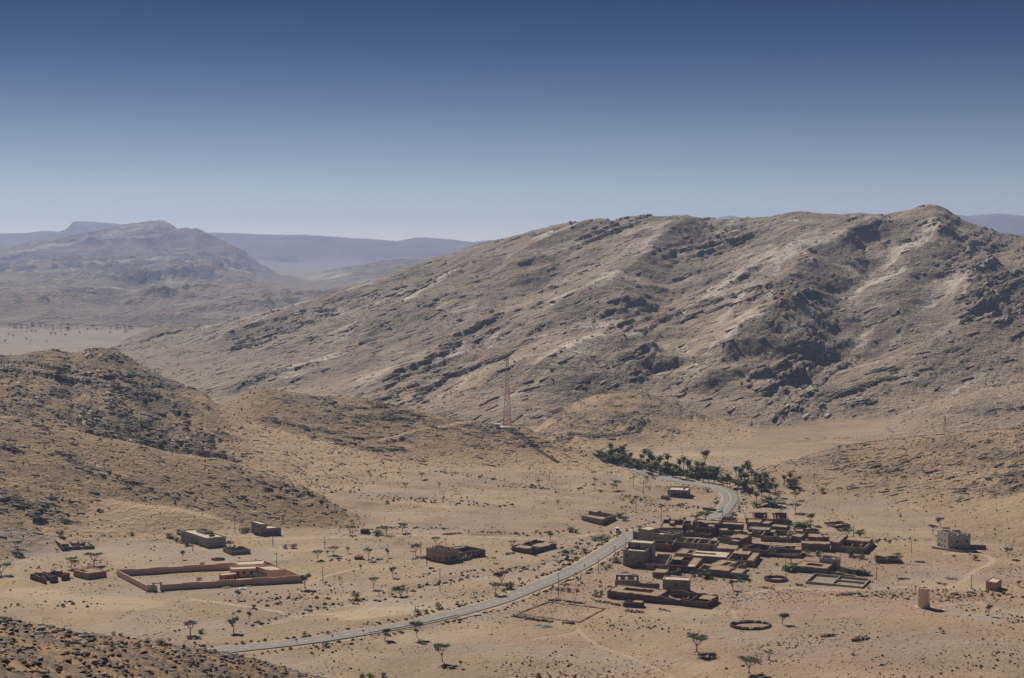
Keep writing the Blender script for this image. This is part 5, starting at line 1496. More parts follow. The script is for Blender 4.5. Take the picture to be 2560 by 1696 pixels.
# ------------------------------------------------------------------ trees
def leaf_tris(mb, pts, size, r, flat=0.5):
    for p in pts:
        a = r.uniform(0, 6.283); t = r.uniform(-1, 1) * (1 - flat) * 1.5
        d1 = Vector((math.cos(a), math.sin(a), t * 0.6)) * size * r.uniform(0.6, 1.3)
        d2 = Vector((-math.sin(a), math.cos(a), r.uniform(-0.6, 0.6))) * size * r.uniform(0.4, 0.9)
        q = Vector(p)
        mb.add([q - d1 * 0.5 - d2 * 0.5, q + d1 * 0.5 - d2 * 0.2, q + d2 * 0.6], [(0, 1, 2)], r.random())


def make_acacia(seed, kind):
    """6 m tall; returns (trunk mesh, crown mesh)"""
    r = random.Random(seed)
    tb, cb = MB(), MB()
    lean = Vector((r.uniform(-0.6, 0.6), r.uniform(-0.4, 0.4), 0))
    fork = r.uniform(1.4, 2.2) if kind != 'low' else 0.5
    base = Vector((0, 0, -0.4)); f = Vector((lean.x * 0.4, lean.y * 0.4, fork))
    tb.tube([base, Vector((lean.x * 0.1, 0, fork * 0.5)), f], [0.20, 0.16, 0.14], 6)
    nl = {'umbrella': 5, 'round': 5, 'sparse': 3, 'low': 5}[kind]
    for k in range(nl):
        a = 6.283 * k / nl + r.uniform(-0.4, 0.4)
        if kind == 'umbrella':
            rad, top = r.uniform(1.2, 2.7), r.uniform(4.7, 5.6)
        elif kind == 'round':
            rad, top = r.uniform(0.8, 1.7), r.uniform(3.4, 5.3)
        elif kind == 'low':
            rad, top = r.uniform(1.0, 2.8), r.uniform(2.6, 4.6)
        else:
            rad, top = r.uniform(0.7, 1.8), r.uniform(3.8, 5.5)
        e = Vector((lean.x + math.cos(a) * rad, lean.y + math.sin(a) * rad, top))
        m = f.lerp(e, 0.5) + Vector((0, 0, -0.25))
        tb.tube([f - Vector((0, 0, 0.1)), m, e], [0.10, 0.065, 0.03], 5, cap=False)
        pads = [(e, 1.0)]
        for q in range(2):
            e2 = m.lerp(e, 0.6) + Vector((r.uniform(-1, 1), r.uniform(-1, 1), r.uniform(0.2, 0.7)))
            tb.tube([m, e2], [0.05, 0.02], 4, cap=False)
            pads.append((e2, 0.75))
        for c, w in pads:
            rx = {'umbrella': 1.25, 'round': 1.0, 'sparse': 0.75, 'low': 1.15}[kind] * w; rz = {'umbrella': 0.26, 'round': 0.6, 'sparse': 0.4, 'low': 0.55}[kind] * w
            n = {'umbrella': 64, 'round': 60, 'sparse': 34, 'low': 64}[kind]
            P = []
            for _ in range(n):
                v = Vector((r.gauss(0, 0.5), r.gauss(0, 0.5), r.gauss(0, 0.5)))
                P.append((c.x + v.x * rx, c.y + v.y * rx, min(c.z + v.z * rz, 5.95) + 0.1))
            leaf_tris(cb, P, 0.52, r, 0.6)
    return tb, cb


def make_palm(seed, tall=True):
    """8 m tall palm, or a trunkless clump 3 m tall"""
    r = random.Random(seed)
    tb, cb, db = MB(), MB(), MB()
    H = 6.4 if tall else 0.4
    bend = Vector((r.uniform(-0.5, 0.5), r.uniform(-0.3, 0.3), 0))
    pts = [Vector((0, 0, -0.4)) + bend * (t * t) + Vector((0, 0, (H + 0.4) * t)) for t in (0, 0.25, 0.5, 0.75, 1)]
    tb.tube(pts, [0.27, 0.2, 0.18, 0.18, 0.2] if tall else [0.3, 0.3, 0.25, 0.25, 0.2], 7)
    top = pts[-1]
    n = 26 if tall else 22
    for k in range(n):
        a = k * 2.4 + r.uniform(-0.2, 0.2)
        el = r.uniform(-0.15, 1.25) if tall else r.uniform(0.35, 1.4)
        Lf = r.uniform(2.0, 2.9) * (1.0 if tall else 1.05)
        d = Vector((math.cos(a), math.sin(a), 0))
        prev = top; side = Vector((-d.y, d.x, 0))
        ang = el
        for s in range(4):
            nxt = prev + (d * math.cos(ang) + Vector((0, 0, math.sin(ang)))) * Lf / 4
            w0, w1 = [0.14, 0.42, 0.46, 0.3, 0.05][s:s + 2]
            dr = Vector((0, 0, -0.14))
            tt = r.random() * 0.7 + (0.3 if el > 0.8 else 0)
            cb.add([prev, nxt, nxt + side * w1 + dr, prev + side * w0 + dr], [(0, 1, 2, 3)], tt)
            cb.add([prev, nxt, nxt - side * w1 + dr, prev - side * w0 + dr], [(3, 2, 1, 0)], tt)
            prev = nxt; ang -= r.uniform(0.3, 0.5)
    if tall:
        for k in range(14):
            a = k * 2.4; d = Vector((math.cos(a), math.sin(a), 0)); side = Vector((-d.y, d.x, 0))
            p0 = top + d * 0.15; p1 = top + d * 0.8 + Vector((0, 0, -0.7)); p2 = top + d * 0.75 + Vector((0, 0, -2.0))
            db.add([p0 - side * 0.1, p0 + side * 0.1, p1 + side * 0.3, p1 - side * 0.3], [(0, 1, 2, 3)], r.random())
            db.add([p1 - side * 0.3, p1 + side * 0.3, p2], [(0, 1, 2)], r.random())
    return tb, cb, db


def make_bush(seed, n=170):
    r = random.Random(seed); cb = MB(); tb = MB()
    for k in range(5):
        a = 6.283 * k / 5
        tb.tube([(0, 0, -0.2), (math.cos(a) * 0.5, math.sin(a) * 0.5, 0.9)], [0.05, 0.02], 4, cap=False)
    lobes = [Vector((r.uniform(-0.6, 0.6), r.uniform(-0.6, 0.6), r.uniform(0.5, 0.95))) for _ in range(5)]
    P = []
    for _ in range(n):
        c = r.choice(lobes); P.append((c.x + r.gauss(0, 0.3), c.y + r.gauss(0, 0.3), max(0.05, c.z + r.gauss(0, 0.28))))
    leaf_tris(cb, P, 0.36, r, 0.2)
    return tb, cb


STORE = -500.0
ac_lib = {}


def proto(name, parts):
    e = empty(name, (0, 0, 0))
    for nm, mb, mat in parts:
        if mb.v:
            mb.obj(nm, mat, e)
    return e


PROTO = {}
for i in range(4):
    tb, cb = make_acacia(100 + i, 'umbrella'); PROTO['u%d' % i] = proto('acacia_tree', [('trunk', tb, M_bark), ('crown', cb, M_acleaf)])
for i in range(3):
    tb, cb = make_acacia(200 + i, 'round'); PROTO['r%d' % i] = proto('acacia_tree', [('trunk', tb, M_bark), ('crown', cb, M_acleaf)])
for i in range(2):
    tb, cb = make_acacia(300 + i, 'sparse'); PROTO['s%d' % i] = proto('acacia_tree', [('trunk', tb, M_bark), ('crown', cb, M_acdry)])
for i in range(2):
    tb, cb = make_acacia(400 + i, 'low'); PROTO['l%d' % i] = proto('acacia_tree', [('trunk', tb, M_bark), ('crown', cb, M_acleaf)])
for i in range(4):
    tb, cb, db = make_palm(500 + i); PROTO['p%d' % i] = proto('palm_tree', [('trunk', tb, M_palmbark), ('crown', cb, M_palmleaf), ('dead_fronds', db, M_palmdry)])
for i in range(3):
    tb, cb, db = make_palm(600 + i, False); PROTO['c%d' % i] = proto('palm_shrub', [('trunk', tb, M_palmbark), ('crown', cb, M_palmleaf)])
for i in range(3):
    tb, cb = make_bush(700 + i); PROTO['b%d' % i] = proto('bush', [('stem', tb, M_bark), ('foliage', cb, M_bush)])
for i in range(2):
    tb, cb = make_bush(750 + i); PROTO['g%d' % i] = proto('bush', [('stem', tb, M_bark), ('foliage', cb, M_lush)])
UNIT = {'u': 6.0, 'r': 5.9, 's': 5.8, 'l': 5.2, 'p': 8.0, 'c': 2.7, 'b': 1.35, 'g': 1.35}
_pr = random.Random(99)


def plant(key, px, py, hpx, wide=1.0, loc=None):
    src = PROTO[key]
    o = copy_tree(src)
    x, y, z = loc if loc else hit(px, py)
    h = hpx * y / F * 1.02
    s = h / UNIT[key[0]]
    o.location = (x, y, z)
    o.rotation_euler = (_pr.uniform(-0.09, 0.09), _pr.uniform(-0.09, 0.09), _pr.uniform(0, 6.28))
    o.scale = (s * wide * _pr.uniform(0.85, 1.15), s * wide * _pr.uniform(0.85, 1.15), s)
    return o, h


# (px, py of the foot, height in px, kind, relative spread)
ACACIAS = [(2362, 1490, 24, 's0', 0.8), (2381, 1508, 30, 's1', 0.8), (2472, 1540, 31, 'r0', 0.9), (2332, 1337, 26, 'u0', 1.1), (2352, 1318, 30, 'r1', 1.0), (2520, 1396, 28, 'u1', 1.0), (2532, 1397, 15, 's0', 1.0), (2487, 1348, 17, 's1', 0.8), (2546, 1467, 17, 'r2', 1.0),
           (1955, 1561, 32, 'r0', 1.3), (2083, 1584, 14, 's0', 0.9), (2112, 1575, 12, 's1', 1), (2150, 1572, 16, 's0', 0.7), (2353, 1581, 15, 'r1', 1), (2201, 1694, 14, 's1', 1.1), (1923, 1648, 28, 's0', 1.1),
           (1742, 1629, 46, 'u0', 1.5), (1872, 1683, 42, 'u1', 1.65), (1525, 1561, 14, 's1', 1), (1832, 1475, 30, 'r1', 1.0), (1884, 1430, 20, 'u2', 0.9), (1842, 1500, 18, 'r2', 0.8), (1834, 1518, 19, 's0', 1.0),
           (962, 1600, 32, 'r0', 1.15), (1043, 1595, 47, 'u2', 0.85), (1106, 1655, 53, 'u3', 1.0), (1152, 1670, 22, 'r1', 0.8), (476, 1587, 36, 'u0', 1.15), (584, 1581, 40, 'r2', 1.05), (622, 1557, 32, 'r0', 0.7),
           (592, 1500, 29, 'r1', 0.9), (762, 1472, 40, 'r2', 1.05), (724, 1495, 14, 's1', 0.9), (875, 1337, 24, 'u1', 1.2), (879, 1313, 13, 'u2', 1), (966, 1338, 26, 'u3', 1.1), (1006, 1331, 25, 'u0', 1.1), (794, 1400, 26, 'u1', 1.1), (832, 1387, 22, 'u2', 1.4), (817, 1389, 14, 'r0', 1.1),
           (869, 1383, 18, 'r1', 0.8), (921, 1400, 33, 'u3', 0.85), (969, 1392, 22, 'r2', 0.85), (1039, 1389, 30, 'u0', 1.2), (902, 1430, 21, 'r0', 0.7), (885, 1439, 18, 's0', 0.7), (850, 1464, 24, 's1', 0.8), (934, 1472, 31, 'u1', 0.9), (982, 1443, 32, 'r1', 0.8), (1002, 1490, 30, 'l0', 1.15),
           (1067, 1416, 30, 'r2', 0.85), (1090, 1362, 22, 'u2', 1.25), (1113, 1358, 14, 's0', 1), (1234, 1407, 16, 'u3', 1.1), (1280, 1371, 21, 'u0', 1), (1333, 1387, 22, 'r0', 0.8), (1254, 1457, 35, 'l1', 1.1), (1238, 1487, 32, 'u1', 1.15), (1279, 1471, 22, 's0', 1.2), (1298, 1457, 15, 'r1', 1.1), (1185, 1496, 18, 's1', 0.7), (1321, 1425, 15, 's0', 0.7),
           (1421, 1399, 28, 'l0', 1.45), (1377, 1352, 26, 'r2', 1.0), (1441, 1445, 14, 'r0', 1), (1420, 1471, 12, 'u2', 1.3), (1053, 1198, 18, 'u3', 1.3), (1014, 1226, 20, 'u0', 1.0), (926, 1200, 20, 's0', 0.7), (793, 1212, 18, 'r1', 0.7), (1113, 1183, 10, 'u1', 1.2), (1098, 1226, 22, 's1', 0.7), (1133, 1228, 17, 's0', 0.8),
           (1153, 1251, 10, 'r2', 1.1), (1169, 1251, 11, 'r0', 1.1), (890, 1288, 12, 's1', 1), (1348, 1216, 18, 'u2', 1.2), (1284, 1217, 12, 's0', 1), (1486, 1221, 30, 's1', 0.8), (1394, 1268, 22, 's0', 0.8), (1532, 1226, 18, 'u3', 1.5), (1542, 1225, 26, 'u0', 1.1), (1555, 1280, 15, 's1', 1), (1744, 1278, 15, 'r1', 1),
           (1765, 1229, 14, 's0', 0.9), (1763, 1302, 24, 'u1', 1.9), (1739, 1304, 18, 'u2', 1.5), (1989, 1282, 26, 'u2', 1.5), (2026, 1312, 32, 'r2', 1.15), (2083, 1287, 15, 's1', 1), (1988, 1251, 24, 'u3', 1.2), (2246, 1283, 11, 's0', 1.2), (44, 1377, 27, 'u0', 1.2), (179, 1421, 30, 'u1', 1.15), (186, 1420, 22, 'u2', 1.1), (235, 1415, 38, 'u3', 1.6),
           (3, 1437, 34, 'l1', 1.5), (457, 1398, 23, 'r0', 1.0), (574, 1367, 16, 'l0', 1.6), (245, 1268, 20, 'u1', 1.0), (1978, 1408, 24, 'u0', 1.8), (2250, 1300, 15, 'r1', 0.7), (1762, 1163, 42, 'r0', 1.0), (2118, 1342, 26, 'l0', 1.7), (2150, 1344, 20, 'l1', 1.6), (480, 1335, 0, '', 0)]
HID = {'u': ('flat topped acacia', 'tree'), 'r': ('rounded acacia', 'tree'), 's': ('thin dry acacia', 'tree'), 'l': ('broad low acacia', 'tree')}
for (px, py, h, k, wd) in ACACIAS:
    if not k:
        continue
    o, hm = plant(k, px, py, h * 0.94, wd * 0.95)
    d, c = HID[k[0]]
    size = 'tall ' if h >= 32 else ('small ' if h < 18 else '')
    tag(o, None, c, 'acacia trees scattered over the valley')
    want_label(o, size + d, px, py)

PALMS = [(1531, 1160, 42), (1555, 1163, 24), (1621, 1176, 28), (1650, 1181, 38), (1709, 1178, 34), (1729, 1196, 28), (1840, 1196, 28), (1867, 1190, 34), (1858, 1190, 26), (1818, 1220, 34), (1824, 1222, 26), (1910, 1222, 38), (1931, 1222, 26), (1975, 1216, 33), (1891, 1262, 30), (1922, 1252, 50),
         (1495, 1146, 18), (1500, 1150, 22), (1525, 1158, 30), (1585, 1172, 24), (1606, 1180, 26), (1640, 1185, 30), (1663, 1184, 26), (1676, 1190, 30), (1690, 1194, 30), (1745, 1202, 34), (1758, 1204, 40), (1772, 1206, 36), (1786, 1208, 34), (1700, 1198, 26), (1716, 1200, 24), (1630, 1188, 22), (1850, 1215, 30), (1862, 1218, 34),
         (1568, 1166, 22), (1595, 1172, 18), (1880, 1206, 30), (1960, 1216, 26), (1968, 1220, 22)]
for k in range(26):
    t = _pr.random(); PALMS.append((1510 + 290 * t + _pr.uniform(-5, 5), 1155 + 50 * t - _pr.uniform(0, 14), _pr.uniform(20, 40)))
PALMS += [(1846, 1206, 34), (1854, 1200, 28), (1872, 1200, 36), (1886, 1212, 30), (1899, 1218, 32), (1916, 1232, 36), (1938, 1240, 28), (1984, 1222, 26), (1903, 1250, 26)]
for i, (px, py, h) in enumerate(PALMS):
    o, hm = plant('p%d' % (i % 4), px, py, h * (1.0 if h > 38 else 1.15), 1.0 if h > 30 else 1.15)
    tag(o, None, 'palm tree', 'date palms of the oasis'); want_label(o, 'tall date palm' if h >= 32 else 'date palm', px, py)
CLUMPS = [(1930, 1266, 30, 1.1), (1890, 1267, 18, 1.0), (2012, 1326, 34, 1.0), (1993, 1322, 24, 1.1), (1969, 1427, 26, 1.0), (1988, 1423, 19, 1.0), (1767, 1444, 26, 0.9), (1872, 1371, 14, 1.2), (1884, 1372, 12, 1.2), (1689, 1410, 12, 1.2), (1690, 1490, 10, 1.3), (1839, 1213, 22, 1.1), (1858, 1217, 26, 1.1), (1895, 1210, 26, 1.1), (1902, 1222, 24, 1.0), (1979, 1218, 24, 1.0),
          (1543, 1407, 17, 1.1), (1958, 1372, 9, 1.2)]
_g = random.Random(3)
for k in range(46):
    t = k / 45
    px = 1500 + 305 * t + _g.uniform(-6, 6); py = 1153 + 56 * t ** 0.9 - _g.uniform(0, 14)
    CLUMPS.append((px, py, _g.choice((9, 12, 16, 20, 26)) * _g.uniform(0.85, 1.15), _g.uniform(0.9, 1.5)))
for i, (px, py, h, wd) in enumerate(CLUMPS):
    o, hm = plant('c%d' % (i % 3), px, py, h, wd)
    tag(o, None, 'palm shrub', 'low palm clumps'); want_label(o, 'low palm clump', px, py)
BUSHES = [(421, 1343, 10, 'b0'), (429, 1346, 8, 'b1'), (442, 1353, 11, 'b2'), (456, 1358, 11, 'b0'), (469, 1364, 16, 'b1'), (443, 1333, 9, 'b2'), (608, 1331, 13, 'b0'), (619, 1329, 12, 'b1'), (504, 1415, 11, 'g0'), (713, 1370, 9, 'b2'), (734, 1370, 12, 'b0'), (944, 1338, 16, 'b1'), (889, 1498, 15, 'g1'), (968, 1259, 9, 'g0'),
          (1270, 1472, 13, 'g1'), (1440, 1332, 11, 'g0'), (1432, 1330, 14, 'b2'), (1489, 1351, 11, 'b0'), (1505, 1349, 13, 'b1'), (1465, 1383, 12, 'b2'), (1394, 1475, 8, 'b0'), (1407, 1477, 9, 'b1'), (1425, 1479, 9, 'b2'), (1442, 1479, 8, 'b0'), (1490, 1488, 9, 'b1'), (1501, 1487, 9, 'b2'), (1523, 1419, 10, 'b0'), (1514, 1425, 7, 'b1'),
          (1050, 1536, 13, 'b2'), (1066, 1533, 11, 'g0'), (1097, 1520, 12, 'g1'), (816, 1614, 12, 'b0'), (925, 1695, 16, 'g0'), (905, 1692, 10, 'b1'), (955, 1694, 12, 'b2'), (760, 1590, 10, 'g1'), (820, 1585, 8, 'b0'), (300, 1590, 9, 'g0'), (285, 1588, 8, 'g1'), (502, 1583, 12, 'g0'), (170, 1615, 16, 'b0'), (280, 1618, 12, 'b1'), (410, 1615, 17, 'b2'),
          (2045, 1390, 15, 'g0'), (2020, 1389, 13, 'g1'), (2126, 1391, 20, 'b0'), (2154, 1397, 14, 'b1'), (1780, 1449, 7, 'g0'), (1810, 1450, 6, 'g1'), (1848, 1452, 14, 'b0'), (1865, 1449, 15, 'b1'), (1832, 1288, 9, 'g0'), (2057, 1232, 12, 'g1'), (1735, 1440, 10, 'b2'), (1749, 1441, 9, 'b0'), (1600, 1322, 10, 'b1'), (1563, 1301, 12, 'b0'), (1550, 1293, 13, 'b1'),
          (2102, 1435, 10, 'b0'), (2118, 1432, 14, 'b1'), (2140, 1436, 13, 'b2'), (2153, 1437, 15, 'b0'), (2170, 1438, 12, 'b1'), (1745, 1180, 9, 'b2'), (2132, 1638, 7, 'g0'), (1947, 1612, 7, 'g1'), (1345, 1693, 12, 'b0'), (2170, 1472, 6, 'g1'), (2385, 1392, 6, 'b1'), (2434, 1400, 12, 'b2'), (2245, 1390, 10, 'b0'), (1942, 1413, 7, 'g0'), (640, 1448, 16, 'b1'), (675, 1440, 12, 'g1'), (556, 1449, 9, 'b2'), (498, 1450, 8, 'b0'), (1580, 1258, 8, 'b1'), (1705, 1263, 7, 'g0'), (150, 1338, 12, 'b2'), (330, 1336, 8, 'g0')]
for i, (px, py, h, k) in enumerate(BUSHES):
    o, hm = plant(k, px, py, h, 1.15)
    tag(o, None, 'bush', 'green bushes'); want_label(o, 'bright green bush' if k[0] == 'g' else 'dark green bush', px, py)
# far plain
_g = random.Random(8)
for k in range(46):
    px, py = _g.uniform(2, 330), _g.uniform(812, 858)
    if py > 846 - (px - 120) * 0.05 and px > 120:
        py -= 18
    o, hm = plant('r%d' % (k % 3), px, py, _g.uniform(5, 8.5), 1.3)
    tag(o, 'tiny dark tree dotted over the far hazy plain', 'tree', 'trees on the far plain')
for e in PROTO.values():                      # the prototypes themselves are not part of the scene
    for c in list(e.children):
        bpy.data.objects.remove(c)
    bpy.data.objects.remove(e)

# ------------------------------------------------------------------ poles
def make_pole(px, py, hpx, lamp=False, loc=None):
    x, y, z = loc if loc else hit(px, py)
    h = hpx * y / F
    e = empty('utility_pole', (x, y, z))
    mb = MB(); mb.tube([(0, 0, -0.5), (0, 0, h)], [0.17, 0.11], 6); mb.obj('shaft', M_pole, e)
    mb = MB(); mb.box(-0.35, -0.35, -0.4, 0.35, 0.35, 0.12); mb.obj('footing', M_white, e)
    if lamp:
        mb = MB(); mb.tube([(0, 0, h - 0.15), (-0.6, 0, h + 0.35), (-1.1, 0, h + 0.4)], [0.04, 0.04, 0.03], 5); mb.obj('arm', M_steel, e)
        mb = MB(); mb.box(-1.55, -0.14, h + 0.3, -1.05, 0.14, h + 0.5); mb.obj('lamp_head', M_white, e)
    else:
        mb = MB(); mb.box(-0.55, -0.05, h - 0.35, 0.55, 0.05, h - 0.22); mb.obj('crossarm', M_pole, e)
        for s in (-0.45, 0.45):
            mb = MB(); mb.tube([(s, 0, h - 0.22), (s, 0, h - 0.02)], [0.05, 0.04], 5); mb.obj('insulator', M_steel, e)
    tag(e, None, 'street lamp' if lamp else 'pole', 'utility poles'); want_label(e, 'thin street lamp pole' if lamp else ('tall brown utility pole' if hpx > 40 else 'slim utility pole'), px, py)
    return e


for p in [(1100, 1481, 61), (1396, 1494, 63), (1496, 1433, 37), (1537, 1401, 36), (1653, 1308, 45), (1590, 1281, 36), (1609, 1237, 37), (1583, 1219, 36), (1292, 1158, 25), (1373, 1200, 25), (807, 1456, 39), (812, 1373, 31), (1052, 1388, 34), (682, 1365, 37), (482, 1379, 37), (587, 1333, 26),
          (2428, 1475, 38), (2278, 1383, 32), (2191, 1451, 36), (1964, 1429, 36), (2134, 1342, 26), (1806, 1292, 24), (1623, 1318, 17), (1583, 1352, 32)]:
    make_pole(*p)
for p in [(1452, 1464, 37), (1565, 1369, 24), (1899, 1398, 38)]:
    make_pole(*p, lamp=True)
xa, ya, za = pt_z(692, 1428, 0.2); make_pole(692, 1428, 49, loc=(xa, ya, float(gz(xa, ya))))

# ------------------------------------------------------------------ red and white mast
def bar(mb, a, b, w):
    a, b = Vector(a), Vector(b); mb.tube([a, b], [w, w], 4, cap=False)


def make_mast():
    x, y, z = hit(1268, 1068)
    H = 175 * y / F
    e = empty('radio_mast', (x, y, z)); tag(e, 'tall red and white lattice radio mast on the hill', 'mast')
    def hw(t):
        return 2.7 * (1 - t / 0.78) + 0.75 * (t / 0.78) if t < 0.78 else 0.75
    nb = 5; per = 5
    for b_ in range(nb):
        mb = MB()
        for k in range(per):
            t0 = (b_ + k / per) / nb; t1 = (b_ + (k + 1) / per) / nb
            w0, w1, z0, z1 = hw(t0), hw(t1), t0 * H, t1 * H
            c0 = [(-w0, -w0, z0), (w0, -w0, z0), (w0, w0, z0), (-w0, w0, z0)]; c1 = [(-w1, -w1, z1), (w1, -w1, z1), (w1, w1, z1), (-w1, w1, z1)]
            for i in range(4):
                j = (i + 1) % 4
                bar(mb, c0[i], c1[i], 0.15); bar(mb, c0[i], c1[j], 0.06); bar(mb, c0[j], c1[i], 0.06); bar(mb, c1[i], c1[j], 0.06)
        mb.obj('lattice_section', M_steelwhite if b_ % 2 else M_steelred, e)
    mb = MB(); mb.tube([(0, 0, H - 1), (0, 0, H + 1.6)], [0.1, 0.06], 5); mb.obj('antenna', M_steelred, e)
    for k in range(3):
        a = k * 2.09; mb = MB(); mb.box(-0.16, -0.1, H - 3.2, 0.16, 0.1, H - 1.0)
        mb.v = [(p[0] * math.cos(a) - (p[1] - 0.95) * math.sin(a), p[0] * math.sin(a) + (p[1] - 0.95) * math.cos(a), p[2]) for p in mb.v]; mb.obj('panel_antenna', M_steelwhite, e)
    mb = MB(); mb.box(-4.6, -3.6, -2.0, 4.6, 3.6, 0.25); mb.obj('concrete_pad', M_white, e)
    x2, y2 = x - 6.2, y - 0.5
    e2 = empty('equipment_cabin', (x2, y2, float(gz(x2, y2)))); tag(e2, 'white equipment cabin at the foot of the mast', 'cabin')
    mb = MB(); mb.box(-1.4, -1.2, -1.0, 1.4, 1.2, 2.6); mb.obj('body', M_white, e2)
    mb = MB(); mb.box(-1.6, -1.4, 2.603, 1.6, 1.4, 2.8); mb.obj('roof', M_white, e2)
    mb = MB(); mb.box(-0.4, -1.26, 0.0, 0.5, -1.21, 2.0); mb.obj('door', M_steel, e2)
    for s, dx in (('left', -9.0), ('right', 5.2)):
        xx = x + dx; e3 = empty('fence_post', (xx, y - 3.4, float(gz(xx, y - 3.4)))); tag(e3, 'short dark fence post %s of the mast pad' % s, 'post')
        mb = MB(); mb.tube([(0, 0, -0.6), (0, 0, 2.2)], [0.12, 0.1], 5); mb.obj('shaft', M_steel, e3)
        mb = MB(); mb.box(-0.16, -0.16, 2.203, 0.16, 0.16, 2.3); mb.obj('cap', M_steel, e3)


make_mast()


def make_pylon():
    x, y, z = hit(2362, 1078)
    h = 37 * y / F
    e = empty('lattice_pylon', (x, y, z)); tag(e, 'small grey lattice pylon on the saddle behind the right hill', 'pylon')
    mb = MB()
    for k in range(6):
        t0, t1 = k / 6, (k + 1) / 6; w0, w1 = 0.9 * (1 - t0) + 0.3 * t0, 0.9 * (1 - t1) + 0.3 * t1
        c0 = [(-w0, -w0, t0 * h), (w0, -w0, t0 * h), (w0, w0, t0 * h), (-w0, w0, t0 * h)]; c1 = [(-w1, -w1, t1 * h), (w1, -w1, t1 * h), (w1, w1, t1 * h), (-w1, w1, t1 * h)]
        for i in range(4):
            bar(mb, c0[i], c1[i], 0.09); bar(mb, c0[i], c1[(i + 1) % 4], 0.05)
    mb.obj('frame', M_steel, e)
    mb = MB(); mb.box(-1.6, -0.1, h - 0.2, 1.6, 0.1, h); mb.obj('crossarm', M_steel, e)


make_pylon()

# ------------------------------------------------------------------ water tank
def make_tank():
    x, y, z = hit(2312, 1522)
    r = 31 * y / F / 2; h = 51 * y / F
    e = empty('water_tank', (x, y + r, float(gz(x, y + r)))); tag(e, 'round salmon coloured concrete water tank on a plinth', 'water tank')
    n = 32

    def ring(mb, r0, r1, z0, z1):
        v = []; f = []
        for k in range(n):
            a = 6.2832 * k / n
            v += [(r0 * math.cos(a), r0 * math.sin(a), z0), (r0 * math.cos(a), r0 * math.sin(a), z1), (r1 * math.cos(a), r1 * math.sin(a), z1), (r1 * math.cos(a), r1 * math.sin(a), z0)]
        for k in range(n):
            a = 4 * k; b = 4 * ((k + 1) % n)
            f += [(a, b, b + 1, a + 1), (a + 1, b + 1, b + 2, a + 2), (a + 2, b + 2, b + 3, a + 3), (a + 3, b + 3, b, a)]
        mb.add(v, f)
    m, nt, bs = new_mat('stained_tank_plaster')
    co = N(nt, 'ShaderNodeTexCoord').outputs['Object']
    mp = N(nt, 'ShaderNodeMapping', inp={'Scale': (1.2, 1.2, 0.12)}); nt.links.new(co, mp.inputs[0])
    st = noise(nt, mp.outputs[0], 1.0, 4, 0.6, 0.5, 0.75)
    c = mixc(nt, math_n(nt, 'MULTIPLY', st, 0.55), (0.80, 0.58, 0.43), (0.52, 0.33, 0.22)); nt.links.new(c, bs.inputs['Base Color'])
    mb = MB(); ring(mb, r, r - 0.25, -0.6, h); mb.obj('shell', m, e, smooth=False)
    mb = MB(); mb.tube([(0, 0, h - 0.9), (0, 0, h - 0.55)], [r - 0.26, r - 0.26], n); mb.obj('top_slab', M_pinktrim, e)
    mb = MB(); mb.tube([(0, 0, h - 0.55), (0, 0, h + 0.35), (0, 0, h + 0.6)], [0.75, 0.75, 0.5], 14); mb.obj('hatch', m, e)
    mb = MB(); mb.tube([(0, 0, h + 0.6), (0, 0, h + 1.2)], [0.05, 0.04], 5); mb.obj('vent', M_steel, e)
    mb = MB(); mb.tube([(0, 0, -0.7), (0, 0, 0.25)], [r + 0.7, r + 0.6], n); mb.obj('plinth', M_pinktrim, e)
    mb = MB(); mb.box(r * 0.72, -r * 0.72 - 0.3, 0.25, r * 0.72 + 0.35, -r * 0.72, 1.6); mb.obj('valve_box', M_dark, e)
    for k in range(12):
        mb = MB(); mb.box(-r - 0.12, -0.22, 0.6 + k * 0.55, -r - 0.002, 0.22, 0.66 + k * 0.55); mb.obj('rung', M_steel, e)
    x2, y2 = x + 4.8, y - 3.6
    e2 = empty('concrete_slab', (x2, y2, float(gz(x2, y2)))); tag(e2, 'pale flat concrete slab right before the water tank', 'slab')
    mb = MB(); mb.box(-2.0, -0.8, -0.3, 2.0, 0.8, 0.3); mb.obj('slab', M_pinktrim, e2); mb = MB(); mb.box(-0.3, -0.3, 0.303, 0.3, 0.3, 0.42); mb.obj('lid', M_steel, e2)


make_tank()

